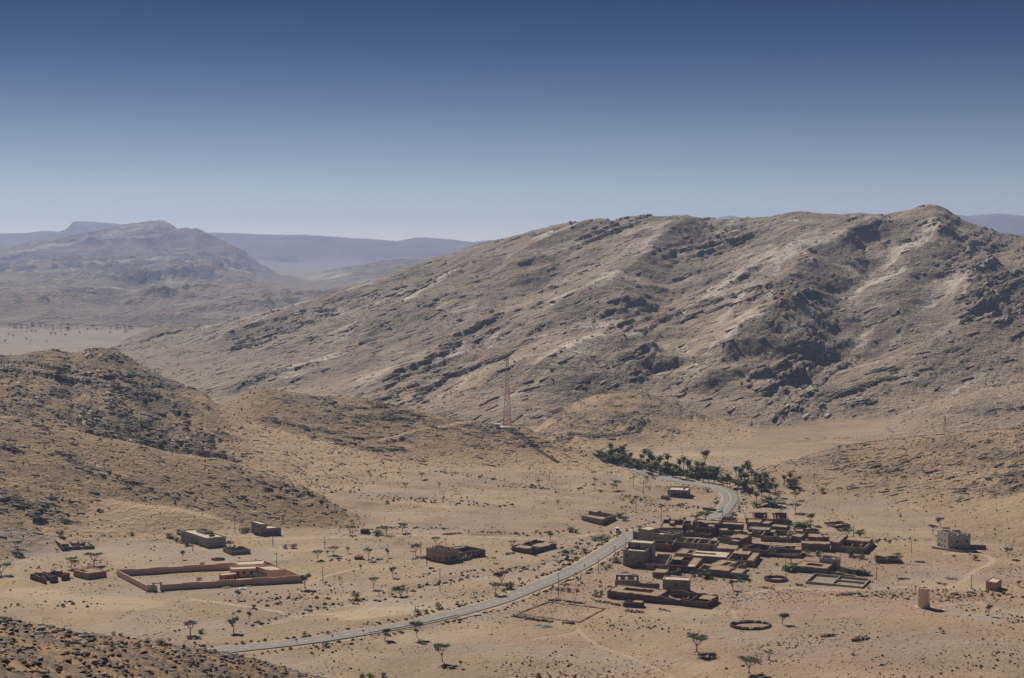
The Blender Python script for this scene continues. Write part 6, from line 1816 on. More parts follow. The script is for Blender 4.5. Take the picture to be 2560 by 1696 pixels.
# ------------------------------------------------------------------ vehicles
def make_car(name, label, px, py, ang, paint, van=False):
    x, y, z = hit(px, py)
    j = int(np.argmin((road_xy[:, 0] - x) ** 2 + (road_xy[:, 1] - y) ** 2))
    if math.hypot(road_xy[j, 0] - x, road_xy[j, 1] - y) < 4:
        z = float(road_z[j])
        d = road_xy[min(j + 1, len(road_xy) - 1)] - road_xy[max(j - 1, 0)]
        a = math.atan2(d[1], d[0]); ang = a + ang
    e = empty(name, (x, y, z), ang); tag(e, label, 'van' if van else 'car')
    Lc, Wc = (4.9, 1.9) if van else (4.3, 1.72)
    if van:
        pr = [(-2.4, 0.35), (2.35, 0.35), (2.42, 0.95), (1.9, 1.15), (1.35, 1.95), (-2.3, 2.02), (-2.42, 1.0)]
    else:
        pr = [(-2.1, 0.32), (2.1, 0.32), (2.15, 0.68), (1.15, 0.92), (0.5, 1.42), (-1.0, 1.44), (-1.75, 0.98), (-2.15, 0.9)]
    n = len(pr); V = []; 
    for s, ins in ((-1, 0), (1, 0)):
        for (u, w) in pr:
            k = 0.12 if w > 1.2 else 0.0
            V.append((u, s * (Wc / 2 - k), w))
    Fc = [tuple(range(n))[::-1], tuple(range(n, 2 * n))] + [(i, (i + 1) % n, n + (i + 1) % n, n + i) for i in range(n)]
    mb = MB(); mb.add(V, [f[::-1] for f in Fc]); body = mb.obj('body', paint, e)
    bv = body.modifiers.new('bevel', 'BEVEL'); bv.width = 0.07; bv.segments = 2
    zt, zb = (1.85, 1.2) if van else (1.36, 0.95)
    for s in (-1, 1):
        for (u0, u1) in (((0.2, 1.2), (-0.9, 0.1), (-2.1, -1.0)) if van else ((-0.25, 0.62), (-1.2, -0.33))):
            mb = MB(); mb.add([(u0, s * (Wc / 2 + 0.01), zb), (u1, s * (Wc / 2 + 0.01), zb), (u1 - (0.25 if u1 > 0.5 else 0.05), s * (Wc / 2 - 0.1), zt), (u0 + 0.08, s * (Wc / 2 - 0.1), zt),
                              (u0, s * (Wc / 2 - 0.05), zb), (u1, s * (Wc / 2 - 0.05), zb), (u1 - 0.25, s * (Wc / 2 - 0.2), zt), (u0 + 0.08, s * (Wc / 2 - 0.2), zt)],
                             [(0, 1, 2, 3), (7, 6, 5, 4), (0, 4, 5, 1), (1, 5, 6, 2), (2, 6, 7, 3), (3, 7, 4, 0)])
            mb.obj('side_window', M_glass, e)
    for nm, (ua, wa, ub, wb) in (('windscreen', (1.86, 1.2, 1.42, 1.88) if van else (1.1, 0.97, 0.56, 1.38)), ('rear_window', (-2.4, 1.15, -2.34, 1.85) if van else (-1.68, 1.02, -1.08, 1.38))):
        o_ = 0.03 if ua > 0 else -0.03
        mb = MB(); w2 = Wc / 2 - 0.16
        mb.add([(ua + o_, -w2, wa + 0.02), (ua + o_, w2, wa + 0.02), (ub + o_, w2 - 0.06, wb), (ub + o_, -w2 + 0.06, wb), (ua - o_, -w2, wa - 0.02), (ua - o_, w2, wa - 0.02), (ub - o_, w2 - 0.06, wb - 0.04), (ub - o_, -w2 + 0.06, wb - 0.04)],
               [(0, 1, 2, 3), (7, 6, 5, 4), (0, 4, 5, 1), (1, 5, 6, 2), (2, 6, 7, 3), (3, 7, 4, 0)])
        mb.obj(nm, M_glass, e)
    for u in (-1.3, 1.35):
        for s in (-1, 1):
            mb = MB(); mb.tube([(u, s * (Wc / 2 - 0.2), 0.32), (u, s * (Wc / 2 + 0.02), 0.32)], [0.32, 0.32], 14); wh = mb.obj('wheel', M_tyre, e)
            mb = MB(); mb.tube([(u, s * (Wc / 2 + 0.021), 0.32), (u, s * (Wc / 2 + 0.035), 0.32)], [0.19, 0.17], 10); mb.obj('rim', M_steel, wh)
    for s in (-1, 1):
        mb = MB(); mb.box((2.41 if van else 2.13), s * 0.6 - 0.16, 0.66, (2.46 if van else 2.18), s * 0.6 + 0.16, 0.82); mb.obj('headlight', M_white, e)
        mb = MB(); mb.box((-2.46 if van else -2.19), s * 0.66 - 0.12, 0.7, (-2.4 if van else -2.13), s * 0.66 + 0.12, 0.88); mb.obj('tail_light', M_redpaint, e)
    return e


make_car('white_car', 'white car driving on the road just behind the village', 1799, 1281, math.pi, M_carwhite)
make_car('blue_car', 'dark blue car on the road beside the palm grove', 1627, 1190, math.pi, M_carblue)
make_car('white_van', 'white and dark van parked on the roadside verge', 1543, 1330, -1.6, M_carwhite, van=True)

# ------------------------------------------------------------------ rings, piles, rails, signs
def rock_verts(r, sx, sy, sz, n=1, jit=0.25):
    t = (1 + 5 ** 0.5) / 2
    base = [(-1, t, 0), (1, t, 0), (-1, -t, 0), (1, -t, 0), (0, -1, t), (0, 1, t), (0, -1, -t), (0, 1, -t), (t, 0, -1), (t, 0, 1), (-t, 0, -1), (-t, 0, 1)]
    fc = [(0, 11, 5), (0, 5, 1), (0, 1, 7), (0, 7, 10), (0, 10, 11), (1, 5, 9), (5, 11, 4), (11, 10, 2), (10, 7, 6), (7, 1, 8), (3, 9, 4), (3, 4, 2), (3, 2, 6), (3, 6, 8), (3, 8, 9), (4, 9, 5), (2, 4, 11), (6, 2, 10), (8, 6, 7), (9, 8, 1)]
    v = []
    for p in base:
        q = Vector(p).normalized()
        q = Vector((math.copysign(abs(q.x) ** 0.7, q.x), math.copysign(abs(q.y) ** 0.7, q.y), math.copysign(abs(q.z) ** 0.7, q.z)))
        k = 1 + r.uniform(-jit, jit)
        v.append((q.x * sx * k, q.y * sy * k, q.z * sz * k))
    return v, fc


def stone_heap(name, label, cat, place, n, smin, smax, mat=None, per=None, height=0.5):
    """place(i) -> local x, y; stones as separate children for the bigger ones"""
    r = random.Random(hash(label) % 9999 if False else len(label) * 7 + n)
    c = place(0.5, r)
    x0, y0 = c[2], c[3]
    e = empty(name, (x0, y0, float(gz(x0, y0)))); tag(e, label, cat)
    for i in range(n):
        lx, ly, _, _ = place(i / n, r)
        s = r.uniform(smin, smax)
        v, f = rock_verts(r, s, s * r.uniform(0.6, 1.0), s * r.uniform(0.5, 0.8))
        a = r.uniform(0, 6.28); zz = float(gz(x0 + lx, y0 + ly)) - float(gz(x0, y0)) + r.uniform(0.0, 1.0) * height
        mb = MB(); mb.add([(p[0] * math.cos(a) - p[1] * math.sin(a) + lx, p[0] * math.sin(a) + p[1] * math.cos(a) + ly, p[2] + zz + s * 0.2) for p in v], f, r.random())
        mb.t = [t + 1e-4 for t in mb.t]
        mb.obj('stone', mat or M_stone, e)


def ring_place(px, py, rx, ry, wob=0.3):
    x0, y0, _ = hit(px, py)

    def f(t, r):
        a = 6.2832 * t
        return (rx * math.cos(a) + r.uniform(-wob, wob), ry * math.sin(a) + r.uniform(-wob, wob), x0, y0)
    return f


def line_place(p, q, w):
    a = hit(*p); b = hit(*q)

    def f(t, r):
        cx, cy = (a[0] + b[0]) / 2, (a[1] + b[1]) / 2
        u = r.random()
        return (a[0] + (b[0] - a[0]) * u - cx + r.gauss(0, w * 0.5), a[1] + (b[1] - a[1]) * u - cy + r.gauss(0, w * 0.5), cx, cy)
    return f


def corral(name, label, px, py, rx, ry, h, th, mat, n=40, rag=0.25, gap=None, stones=60):
    x0, y0, z0 = hit(px, py)
    e = empty(name, (x0, y0, z0)); tag(e, label, 'stone pen')
    r = random.Random(int(px)); V = []; Fc = []
    for k in range(n):
        a = 6.2832 * k / n; q = 1 + r.uniform(-0.03, 0.03); top = h + r.uniform(-rag, rag * 0.6)
        for rr, zz in ((1, -0.5), (1, top), (-1, top), (-1, -0.5)):
            V.append(((rx * q + rr * th / 2) * math.cos(a), (ry * q + rr * th / 2) * math.sin(a), zz))
    for k in range(n):
        a, b = 4 * k, 4 * ((k + 1) % n)
        Fc += [(a, b, b + 1, a + 1), (a + 1, b + 1, b + 2, a + 2), (a + 2, b + 2, b + 3, a + 3), (a + 3, b + 3, b, a)]
    mesh_obj('wall', V, Fc, mat, e)
    for i in range(stones):
        a = r.uniform(0, 6.2832); s = r.uniform(0.18, 0.38); v, f = rock_verts(r, s, s, s * 0.6)
        mb = MB(); mb.add([(p[0] + rx * math.cos(a), p[1] + ry * math.sin(a), p[2] + h) for p in v], f, r.random() * 0.6 + 0.001); mb.obj('stone', M_boulder, e)


corral('stone_pen', 'round dark stone pen on open ground right of the village', 1939, 1450, 4.5, 4.1, 1.0, 0.7, M_mud2)
corral('stone_corral', 'large oval low stone corral on the stony ground below the village', 1876, 1566, 7.0, 4.9, 0.8, 0.75, M_mud2, n=56, rag=0.45, stones=110)
corral('stone_ring', 'low dark stone ring in front of the long grey building', 545, 1400, 2.7, 1.9, 0.6, 0.5, M_wood, 24, stones=34)
for (lab, p, q, w, n, s0, s1) in [
    ('pale stone heap at the back left corner of the dug foundation', (1371, 1503), (1400, 1502), 0.7, 44, 0.2, 0.5), ('pale stone heap on the back side of the dug foundation', (1409, 1504), (1432, 1507), 0.7, 40, 0.2, 0.45),
    ('pale stone heap at the back right of the dug foundation', (1436, 1508), (1458, 1510), 0.6, 34, 0.2, 0.45), ('long pale stone row along the front left edge of the dug foundation', (1283, 1541), (1330, 1550), 0.8, 60, 0.2, 0.5),
    ('pale stone row along the front middle edge of the dug foundation', (1332, 1550), (1386, 1557), 0.8, 60, 0.2, 0.5), ('pale stone row at the front right tip of the dug foundation', (1408, 1558), (1436, 1561), 0.6, 36, 0.2, 0.45),
    ('stone heap left of the tiny hut before the red compound', (1486, 1503), (1524, 1509), 0.8, 46, 0.2, 0.45), ('dense stone heap between heap row and tiny hut', (1527, 1511), (1550, 1515), 0.7, 40, 0.22, 0.45),
    ('pale stone heap at the left corner of the red compound', (1482, 1491), (1504, 1494), 0.7, 36, 0.2, 0.45), ('low firewood coloured stone heap in front of the red compound', (1645, 1524), (1678, 1530), 0.9, 40, 0.15, 0.35),
    ('white rubble heap between the shed and the plastered house', (1642, 1447), (1665, 1451), 0.9, 50, 0.18, 0.4), ('grey rubble near the round stone pen', (1905, 1470), (1935, 1474), 0.9, 30, 0.2, 0.45),
    ('dark rubble heap left of the block foundation', (1990, 1463), (2006, 1465), 0.7, 26, 0.25, 0.5), ('grey stone heap below the block foundation', (2090, 1490), (2140, 1484), 1.2, 50, 0.2, 0.45),
    ('stone heap left of the ruined farm', (1264, 1387), (1286, 1384), 0.9, 44, 0.2, 0.4), ('pinkish stone heap beside the dirt track behind the battlement house', (1110, 1337), (1152, 1334), 1.1, 50, 0.2, 0.45),
    ('dark stone heap between ruin and grey tower house', (2290, 1406), (2311, 1407), 0.8, 30, 0.25, 0.5), ('scattered dark stones left behind the water tank', (2244, 1449), (2268, 1448), 1.0, 34, 0.2, 0.4),
    ('scattered dark stones behind and right of the water tank', (2338, 1459), (2366, 1462), 0.7, 26, 0.2, 0.4), ('stone heap right of the dirt bend behind the tank', (2366, 1447), (2392, 1450), 0.8, 26, 0.2, 0.4),
    ('dark brushy stone heap on the lower right slope', (2130, 1602), (2168, 1596), 1.1, 50, 0.3, 0.7), ('dark stone strip left of the brushy stone heap', (2050, 1592), (2088, 1590), 0.7, 30, 0.3, 0.55), ('pale stone ring heap before the tiny hut', (1566, 1528), (1604, 1533), 1.4, 60, 0.2, 0.45)]:
    stone_heap('stone_pile', lab, 'stones', line_place(p, q, w), n, s0, s1)

# dug foundation: four low banks of earth
fc_ = [hit(1369, 1507), hit(1513, 1523), hit(1450, 1557), hit(1293, 1536)]
e = empty('dug_foundation', tuple(Vector(fc_[0]).lerp(Vector(fc_[2]), 0.5))); tag(e, 'rectangular dug foundation outlined by low earth banks', 'foundation')
M_earth = plain_mat('dug_earth', (0.27, 0.155, 0.085), 0.3, 0.8)
for k in range(4):
    a, b = Vector(fc_[k]), Vector(fc_[(k + 1) % 4]); d = (b - a).normalized(); n_ = Vector((-d.y, d.x, 0))
    m_ = 24; V = []; Fc = []; r = random.Random(k)
    for i in range(m_ + 1):
        p = a.lerp(b, 0.01 + 0.98 * i / m_); zz = float(gz(p.x, p.y)); hh = 0.35 + r.uniform(-0.15, 0.15)
        for off, dz_ in ((-0.8, -0.1), (-0.3, hh), (0.2, hh * 0.8), (0.7, -0.1)):
            q = p + n_ * (off + r.uniform(-0.1, 0.1)); V.append((q.x - e.location.x, q.y - e.location.y, zz + dz_ - e.location.z))
    for i in range(m_):
        for j in range(3):
            s_ = 4 * i + j; Fc.append((s_, s_ + 4, s_ + 5, s_ + 1))
    mesh_obj('earth_bank', V, Fc, M_earth, e)


def mound(label, px, py, rx, ry, h, mat):
    x0, y0, z0 = hit(px, py); r = random.Random(int(px)); n = 14; V = [(0, 0, h)]; Fc = []
    for ring_ in range(1, 4):
        for k in range(n):
            a = 6.2832 * k / n; t = ring_ / 3 * (1 + r.uniform(-0.1, 0.1)); V.append((rx * t * math.cos(a), ry * t * math.sin(a), h * (1 - ring_ / 3) ** 1.2 + (-0.3 if ring_ == 3 else r.uniform(-0.05, 0.05))))
    for k in range(n):
        Fc.append((0, 1 + k, 1 + (k + 1) % n))
        for q in range(2):
            a = 1 + q * n + k; b = 1 + q * n + (k + 1) % n; Fc.append((a, a + n, b + n, b))
    o = mesh_obj('gravel_heap', V, Fc, mat, None, True); o.location = (x0, y0, z0); tag(o, label, 'heap')


M_gravel = plain_mat('grey_gravel', (0.24, 0.215, 0.20), 0.25, 1.5)
mound('grey gravel heap in front of the dug foundation', 1365, 1568, 3.2, 2.2, 1.0, M_gravel)
mound('small grey gravel heap beside the larger heap of the foundation', 1346, 1564, 2.2, 1.5, 0.6, M_gravel)
mound('grey sand heap left of the battlement house', 1034, 1398, 2.6, 1.8, 0.8, M_gravel)
mound('grey gravel heap at the foot of the two storey house', 1560, 1432, 3.4, 2.4, 0.9, M_gravel)
mound('grey gravel heap right of the first heap by the two storey house', 1582, 1437, 3.0, 2.2, 0.7, M_gravel)
mound('red brown earth heap outside the school wall', 567, 1470, 3.2, 2.4, 0.7, M_earth)
mound('low red brown earth heap beyond the white ring at the school wall', 620, 1466, 3.0, 2.0, 0.5, M_earth)
# white concrete well ring and white lid outside the school wall
x0, y0, z0 = hit(607, 1473)
e = empty('well_ring', (x0, y0, z0)); tag(e, 'white concrete well ring lying outside the school wall', 'well ring')
V = []; Fc = []; n = 24
for k in range(n):
    a = 6.2832 * k / n
    for rr, zz in ((1.55, -0.2), (1.55, 0.35), (1.0, 0.35), (1.0, -0.2)):
        V.append((rr * math.cos(a), rr * math.sin(a), zz))
for k in range(n):
    a, b = 4 * k, 4 * ((k + 1) % n); Fc += [(a, b, b + 1, a + 1), (a + 1, b + 1, b + 2, a + 2), (a + 2, b + 2, b + 3, a + 3), (a + 3, b + 3, b, a)]
mesh_obj('ring', V, Fc, M_white, e); mb = MB(); mb.tube([(0, 0, -0.2), (0, 0, 0.02)], [0.98, 0.98], 20); mb.obj('floor', M_gravel, e)
x0, y0, z0 = hit(588, 1466); o_ = MB(); o_.box(-0.9, -0.6, -0.2, 0.9, 0.6, 0.35); o_.box(0.95, -0.9, -0.2, 1.9, -0.3, 0.2)
oo = o_.obj('concrete_block', M_white); oo.location = (x0, y0, z0); tag(oo, 'white concrete blocks beside the red earth heap at the school', 'block')

# guard rails
def guard_rail(label, idx0, idx1, off, step=2):
    idx = list(range(idx0, idx1, step))
    d = np.gradient(road_xy, axis=0); d /= np.hypot(d[:, 0], d[:, 1])[:, None]; nr = np.stack([d[:, 1], -d[:, 0]], -1)
    P = [Vector((*(road_xy[i] + nr[i] * off), road_z[i])) for i in idx]
    e = empty('guard_rail', P[0]); tag(e, label, 'guard rail')
    mb = MB()
    for a, b in zip(P[:-1], P[1:]):
        a, b = a - P[0], b - P[0]; n_ = Vector((-(b - a).y, (b - a).x, 0)).normalized() * 0.05
        mb.add([a - n_ + Vector((0, 0, 0.5)), b - n_ + Vector((0, 0, 0.5)), b + n_ + Vector((0, 0, 0.5)), a + n_ + Vector((0, 0, 0.5)), a - n_ + Vector((0, 0, 0.85)), b - n_ + Vector((0, 0, 0.85)), b + n_ + Vector((0, 0, 0.85)), a + n_ + Vector((0, 0, 0.85))],
               [(3, 2, 1, 0), (4, 5, 6, 7), (0, 1, 5, 4), (2, 3, 7, 6), (1, 2, 6, 5), (3, 0, 4, 7)])
    mb.obj('rail', M_steel, e)
    for p in P:
        q = p - P[0]; mb = MB(); mb.box(q.x - 0.06, q.y + 0.06, q.z - 0.9, q.x + 0.06, q.y + 0.2, q.z + 0.8); mb.obj('post', M_steel, e)


def road_idx(px, py):
    x, y, _ = pt_z(px, py, 0.5); return int(np.argmin((road_xy[:, 0] - x) ** 2 + (road_xy[:, 1] - y) ** 2))


guard_rail('grey steel guard rail beside the culvert on the near road', road_idx(905, 1583), road_idx(1145, 1530), 4.2)
guard_rail('long guard rail round the outside of the far road bend', road_idx(1793, 1288), road_idx(1735, 1209), 4.0)
# culvert wall
i0, i1 = road_idx(1010, 1562), road_idx(1150, 1528)
e = empty('culvert_wall', (road_xy[i0, 0], road_xy[i0, 1], road_z[i0] - 0.5)); tag(e, 'pale concrete culvert wall below the near guard rail', 'culvert')
dd = np.gradient(road_xy, axis=0); dd /= np.hypot(dd[:, 0], dd[:, 1])[:, None]
a = Vector((*(road_xy[i0] + np.array([dd[i0, 1], -dd[i0, 0]]) * 7.6), 0)); b = Vector((*(road_xy[i1] + np.array([dd[i1, 1], -dd[i1, 0]]) * 7.2), 0)); off = Vector((e.location.x, e.location.y, 0))
V, Fc = panel(((a - off).x, (a - off).y), ((b - off).x, (b - off).y), -1.6, 0.35, 0.45); mesh_obj('wall', V, Fc, M_slab, e)
mb = MB(); q = b - off; mb.box(q.x - 0.6, q.y - 0.6, -1.6, q.x + 1.8, q.y + 1.2, 0.6); mb.obj('headwall', M_slab, e)
# retaining wall inside the bend
xa, ya, za = hit(1756, 1275); xb, yb, zb = hit(1790, 1279)
e = empty('retaining_wall', (xa, ya, za)); tag(e, 'dark low retaining wall inside the road bend behind the village', 'retaining wall')
V, Fc = panel((0, 0), (xb - xa, yb - ya), -0.8, 1.3, 0.5, (), 0.05); mesh_obj('wall', V, Fc, M_mud, e); V, Fc = panel((0, 0.0), (xb - xa, yb - ya), 1.36, 1.5, 0.6); mesh_obj('coping', V, Fc, M_slab, e)


def sign(px, py, kind, label):
    x, y, z = hit(px, py); e = empty('road_sign', (x, y, z)); tag(e, label, 'road sign')
    mb = MB(); mb.tube([(0, 0, -0.4), (0, 0, 1.9)], [0.04, 0.04], 5); mb.obj('post', M_steel, e)
    mb = MB()
    pts = [(-0.5, 1.5), (0.5, 1.5), (0, 2.35)] if kind == 'tri' else [(-0.3, 1.2), (0.3, 1.2), (0.3, 1.9), (-0.3, 1.9)]
    n = len(pts); mb.add([(p[0], -0.08, p[1]) for p in pts] + [(p[0], -0.05, p[1]) for p in pts], [tuple(range(n)), tuple(range(n, 2 * n))[::-1]] + [(i, i + n, (i + 1) % n + n, (i + 1) % n) for i in range(n)])
    mb.obj('plate', M_steel if kind == 'tri' else M_dark, e)


sign(1211, 1491, 'tri', 'back of a triangular road sign left of the road near an acacia')
sign(1461, 1424, 'tri', 'back of a small road sign on the near verge beside the gravel')
sign(908, 1588, 'box', 'dark marker plate at the left end of the near guard rail')
sign(831, 1601, 'box', 'small dark marker plate on the verge left of the guard rail')
sign(741, 1610, 'box', 'small marker post leftmost on the near road verge')


# ------------------------------------------------------------------ donkey
def make_donkey():
    x, y, z = hit(144, 1379)
    e = empty('donkey', (x, y, z), R(170)); tag(e, 'dark brown donkey standing in front of the dark farmhouse', 'donkey')
    co = [(0.62, 0, 0.98), (0.3, 0, 1.0), (-0.1, 0, 0.97), (-0.5, 0, 1.03), (0.95, 0, 1.28), (1.15, 0, 1.5), (1.45, 0, 1.3), (1.58, 0, 1.2)]
    rad = [0.22, 0.24, 0.25, 0.22, 0.13, 0.11, 0.08, 0.06]; ed = [(0, 1), (1, 2), (2, 3), (0, 4), (4, 5), (5, 6), (6, 7)]

    def add(pts, rr, parent):
        k = parent
        for p, q in zip(pts, rr):
            co.append(p); rad.append(q); ed.append((k, len(co) - 1)); k = len(co) - 1
    for s in (-0.15, 0.15):
        add([(0.62, s, 0.72), (0.64, s, 0.4), (0.62, s, 0.2), (0.66, s, 0.0)], [0.1, 0.06, 0.05, 0.055], 0)
        add([(-0.5, s, 0.75), (-0.42, s, 0.55), (-0.6, s, 0.35), (-0.58, s, 0.0)], [0.13, 0.08, 0.055, 0.055], 3)
        add([(1.1, s * 0.55, 1.66), (1.08, s * 0.8, 1.82)], [0.04, 0.02], 5)
    add([(-0.72, 0, 0.95), (-0.78, 0, 0.6)], [0.03, 0.03], 3)
    me = bpy.data.meshes.new('body'); me.from_pydata(co, ed, []); me.update()
    o = bpy.data.objects.new('body', me); COL.objects.link(o); o.parent = e
    md = o.modifiers.new('skin', 'SKIN'); md.use_smooth_shade = True
    for i, sv in enumerate(me.skin_vertices[0].data):
        sv.radius = (rad[i], rad[i]); sv.use_root = (i == 2)
    sb = o.modifiers.new('sub', 'SUBSURF'); sb.levels = 1; sb.render_levels = 1
    me.materials.append(M_fur)


make_donkey()
settle_labels()

# ------------------------------------------------------------------ loose stones, tufts, rock ledges
rs = np.random.RandomState(4)


def blur(a, n):
    for _ in range(2):
        c = np.cumsum(np.pad(a, ((n, n + 1), (0, 0)), mode='edge'), 0); a = (c[2 * n + 1:] - c[:-2 * n - 1]) / (2 * n + 1)
        a = np.pad(a, ((0, max(0, NR - a.shape[0])), (0, 0)), mode='edge')[:NR]
        c = np.cumsum(np.pad(a, ((0, 0), (n, n + 1)), mode='edge'), 1); a = (c[:, 2 * n + 1:] - c[:, :-2 * n - 1]) / (2 * n + 1)
        a = np.pad(a, ((0, 0), (0, max(0, NC - a.shape[1]))), mode='edge')[:, :NC]
    return a


ZS = blur(Z, 5)
ZX = np.gradient(ZS, axis=1) / ((TT[1] - TT[0]) * GY)
ZYt = np.gradient(ZS, axis=0) / np.gradient(YY)[:, None]
ZY = ZYt - ZX * T2
BA = np.zeros((NR, NC)); BB = np.zeros((NR, NC))
for li, ly in enumerate(LAYERS, 1):
    BA[OWN == li] = ly.bed[0]; BB[OWN == li] = ly.bed[1]


def sample(n, w):
    w = w.ravel(); c = np.cumsum(w); k = np.searchsorted(c, rs.rand(n) * c[-1])
    k = np.minimum(k, NR * NC - 1)
    r, q = k // NC, k % NC
    r = np.clip(r, 0, NR - 2); q = np.clip(q, 0, NC - 2)
    Y = YY[r] + rs.rand(n) * (YY[r + 1] - YY[r]); X = (TT[q] + rs.rand(n) * (TT[1] - TT[0])) * Y
    return X, Y, r, q


OCT_V = np.array([(1, 0, 0), (0, 1, 0), (-1, 0, 0), (0, -1, 0), (0, 0, 1), (0, 0, -0.6)], float)
OCT_F = np.array([(0, 1, 4), (1, 2, 4), (2, 3, 4), (3, 0, 4), (1, 0, 5), (2, 1, 5), (3, 2, 5), (0, 3, 5)])
SLAB_V = np.array([(-1, -1, -1), (0, -1.15, -1), (1, -0.9, -1), (1, 1, -1), (-1, 1, -1), (-0.95, -0.9, 0.8), (0.05, -1.05, 1.0), (0.9, -0.8, 0.75), (0.9, 0.9, 0.9), (-0.9, 0.9, 1.0)], float)
SLAB_F = np.array([(0, 1, 6), (0, 6, 5), (1, 2, 7), (1, 7, 6), (2, 3, 8), (2, 8, 7), (3, 4, 9), (3, 9, 8), (4, 0, 5), (4, 5, 9), (5, 6, 9), (6, 8, 9), (6, 7, 8)])


def field(name, label, X, Y, zoff, size, tv, tf, mat, rot=None, slope=None, jit=0.25, tint=None):
    """size: (n,3)"""
    n = len(X); nv = len(tv)
    v = tv[None] * size[:, None, :] * (1 + jit * (rs.rand(n, nv, 1) - 0.5) * 2)
    a = rs.rand(n) * 6.283 if rot is None else rot
    ca, sa = np.cos(a)[:, None], np.sin(a)[:, None]
    x = v[:, :, 0] * ca - v[:, :, 1] * sa; y = v[:, :, 0] * sa + v[:, :, 1] * ca
    z = v[:, :, 2].copy()
    if slope is not None:
        z += v[:, :, 0] * slope[:, None]
    V = np.stack([x + X[:, None], y + Y[:, None], z + (gz(X, Y) + zoff)[:, None]], -1).reshape(-1, 3)
    Fc = (tf[None] + (np.arange(n) * nv)[:, None, None]).reshape(-1, 3)
    o = mesh_obj(name, V, Fc, mat)
    at = o.data.attributes.new('tint', 'FLOAT', 'POINT')
    tt = rs.rand(n) if tint is None else tint
    at.data.foreach_set('value', np.repeat(tt, nv).astype(np.float32))
    tag(o, label, None, None, 'stuff')
    return o


road_d = np.full((NR, NC), 99.0)
sl, d_, _ = near_poly(road_xy[::2], 12)
road_d[sl] = d_
offroad = (road_d > 4.5)
inview = (np.abs(T2) < 0.37)
flo = (OWN == 0) & offroad & inview & (GY > 330) & (GY < 1000)
clump = sstep(-0.1, 0.45, fbm(GX / 35, GY / 35, 3, 201))
open_ = (1 - np.clip(SAND + GRAV, 0, 1) * 0.85)
X, Y, r_, q_ = sample(17000, flo * (0.15 + clump) * open_ * (0.4 + PINK))
s = 0.12 + 0.34 * rs.rand(len(X)) ** 3 + 0.0003 * Y * rs.rand(len(X))
field('scattered_stones', 'countless small stones strewn over the valley floor', X, Y, s * 0.1, np.stack([s, s * 0.8, s * 0.6], -1), OCT_V, OCT_F, M_stone)
X, Y, r_, q_ = sample(7000, flo * (0.03 + sstep(0.05, 0.45, fbm(GX / 50, GY / 50, 3, 211))) * open_ + 0.35 * (np.isin(OWN, [9, 10, 11, 12, 13, 14, 15]) & inview))
s = 0.22 + 0.55 * rs.rand(len(X)) ** 2.5
field('dry_tufts', 'countless small dark shrubs and dry tufts dotting the ground', X, Y, s * 0.15, np.stack([s, s * 0.9, s * 0.85], -1), OCT_V, OCT_F, M_tuft)
# scrub lining the dry washes and the road verge
wx, wy = [], []
for P_ in WASHES:
    n_ = int(len(P_) * 5)
    k_ = rs.randint(0, len(P_), n_)
    wx += list(P_[k_, 0] + rs.randn(n_) * 2.6); wy += list(P_[k_, 1] + rs.randn(n_) * 2.6)
k_ = rs.randint(0, len(road_xy), 900); sd_ = np.where(rs.rand(900) < 0.5, -1, 1) * (5.6 + np.abs(rs.randn(900)) * 2.2)
d0 = np.gradient(road_xy, axis=0); d0 /= np.hypot(d0[:, 0], d0[:, 1])[:, None]
wx += list(road_xy[k_, 0] + d0[k_, 1] * sd_); wy += list(road_xy[k_, 1] - d0[k_, 0] * sd_)
X, Y = np.array(wx), np.array(wy); s = 0.3 + 0.75 * rs.rand(len(X)) ** 2
field('wash_scrub', 'low olive scrub and grass lining the dry washes and road verge', X, Y, s * 0.15, np.stack([s * 1.2, s, s * 0.8], -1), OCT_V, OCT_F, tint_mat('olive_scrub', [(0, (0.06, 0.058, 0.028)), (0.5, (0.13, 0.115, 0.05)), (0.8, (0.27, 0.20, 0.085)), (1, (0.15, 0.16, 0.06))]))
# ledges along the bedding
hillw = np.isin(OWN, [7, 8, 9, 10, 11, 12, 14]) & inview & (GY < 1300)
def ledge_field(name, label, n, w, l0, l1, wid, hei, tp):
    X, Y, r_, q_ = sample(n, w)
    g = np.stack([ZX[r_, q_] - BA[r_, q_], ZY[r_, q_] - BB[r_, q_]], -1)
    rot = np.arctan2(g[:, 0], -g[:, 1]) + rs.randn(n) * 0.14
    sl_ = ZX[r_, q_] * np.cos(rot) + ZY[r_, q_] * np.sin(rot)
    ln = l0 + l1 * rs.rand(n) ** 2.2
    field(name, label, X, Y, 0.0, np.stack([ln, wid * (0.6 + 0.8 * rs.rand(n)) + 0.08 * ln, hei * (0.5 + rs.rand(n)) + 0.06 * ln], -1), SLAB_V, SLAB_F, M_outcrop, rot, np.clip(sl_, -0.9, 0.9), 0.3, tint=rs.rand(n) ** tp)


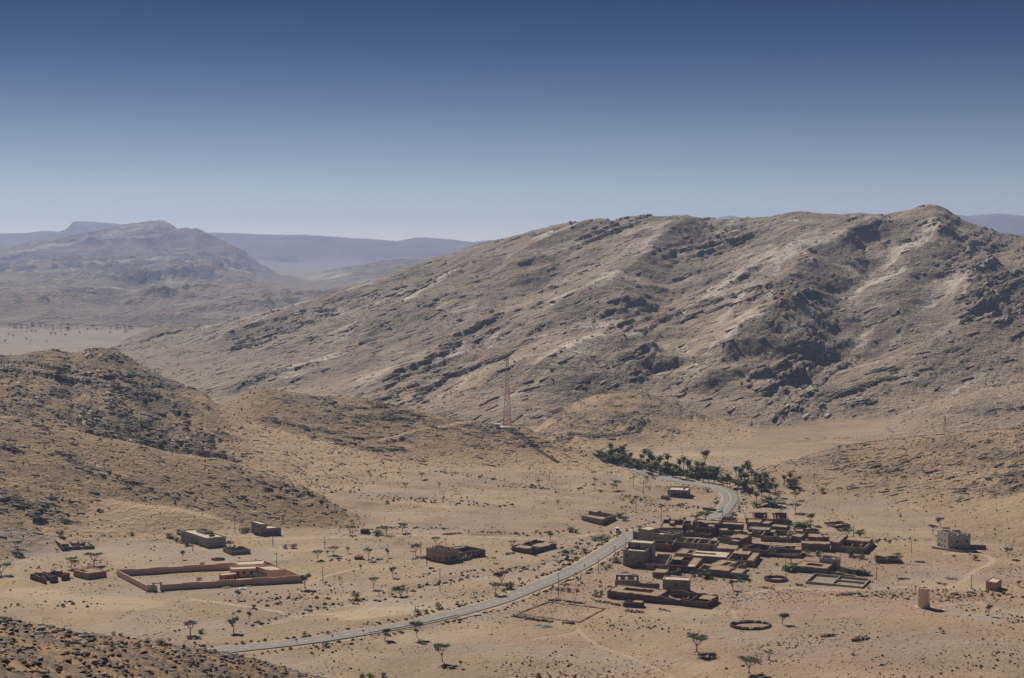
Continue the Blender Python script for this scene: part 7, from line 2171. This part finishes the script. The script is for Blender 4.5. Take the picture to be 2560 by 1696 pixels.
ledge_field('rock_ledges', 'broken rock ledges lining the nearer hills', 13000, hillw * (0.02 + np.clip(ROCK - 0.28, 0, 1)), 0.4, 2.8, 0.26, 0.14, 1.0)
X, Y, r_, q_ = sample(9000, hillw * (0.25 + ROCK))
s = 0.2 + 0.6 * rs.rand(len(X)) ** 3
field('hill_stones', 'loose stones littering the nearer hillsides', X, Y, 0.0, np.stack([s * 1.2, s, s * 0.75], -1), OCT_V, OCT_F, M_outcrop)
mtw = np.isin(OWN, [5, 6]) & inview & (GY < 2050)
ledge_field('mountain_ledges', 'bedded rock ledges striping the big mountain', 8500, mtw * (0.006 + np.clip(ROCK - 0.36, 0, 1)), 0.9, 7.0, 0.45, 0.24, 0.9)
X, Y, r_, q_ = sample(7000, mtw * (0.12 + ROCK))
s = 0.4 + 0.9 * rs.rand(len(X)) ** 3
field('mountain_stones', 'loose boulders scattered over the big mountain', X, Y, 0.0, np.stack([s * 1.2, s, s * 0.8], -1), OCT_V, OCT_F, M_outcrop)
# near slope
nearw = (OWN == 16) & inview & (GY > 140)
ICO = rock_verts(random.Random(1), 1, 1, 1, jit=0.0)
IV, IF = np.array(ICO[0]), np.array(ICO[1])
clus = sstep(-0.25, 0.35, fbm(GX / 16, GY / 16, 3, 221))
X, Y, r_, q_ = sample(16000, nearw * (0.25 + clus))
s = 0.12 + 0.40 * rs.rand(len(X)) ** 2.2
field('slope_rubble', 'angular rubble covering the near rocky slope', X, Y, s * 0.15, np.stack([s * 1.3, s, s * 0.75], -1), IV, IF, M_boulder, jit=0.45)
X, Y, r_, q_ = sample(1500, nearw * 1.0)
s = 0.12 + 0.25 * rs.rand(len(X)) ** 2
field('slope_grass', 'tufts of dry yellow grass on the near rocky slope', X, Y, 0.0, np.stack([s, s, s * 1.1], -1), OCT_V, OCT_F, tint_mat('straw_grass', [(0, (0.20, 0.13, 0.04)), (1, (0.36, 0.25, 0.09))]))
X, Y, r_, q_ = sample(200, nearw * (0.1 + clus) ** 2)
lib = []
for k in range(8):
    v, f = rock_verts(random.Random(40 + k), 1.25, 0.95, 0.75, jit=0.38)
    mb = MB(); mb.add(v, f, 0.12 + 0.11 * k); o = mb.obj('boulder', M_boulder); lib.append(o.data); bpy.data.objects.remove(o)
for k in range(len(X)):
    o = bpy.data.objects.new('boulder', lib[k % 8]); COL.objects.link(o)
    s = 0.36 + 0.5 * rs.rand() ** 2
    o.location = (X[k], Y[k], float(gz(X[k], Y[k])) + s * 0.2); o.scale = (s, s, s); o.rotation_euler = (rs.uniform(-0.4, 0.4), rs.uniform(-0.4, 0.4), rs.rand() * 6.28)
    tag(o, '%s %s angular boulder among the rubble of the near left slope' % ('big' if s > 0.62 else ('middling' if s > 0.46 else 'small'), ('dark', 'dark', 'brown', 'brown', 'grey', 'grey', 'pale', 'pale')[k % 8]), 'boulder', 'boulders on the near slope')
build_haze()
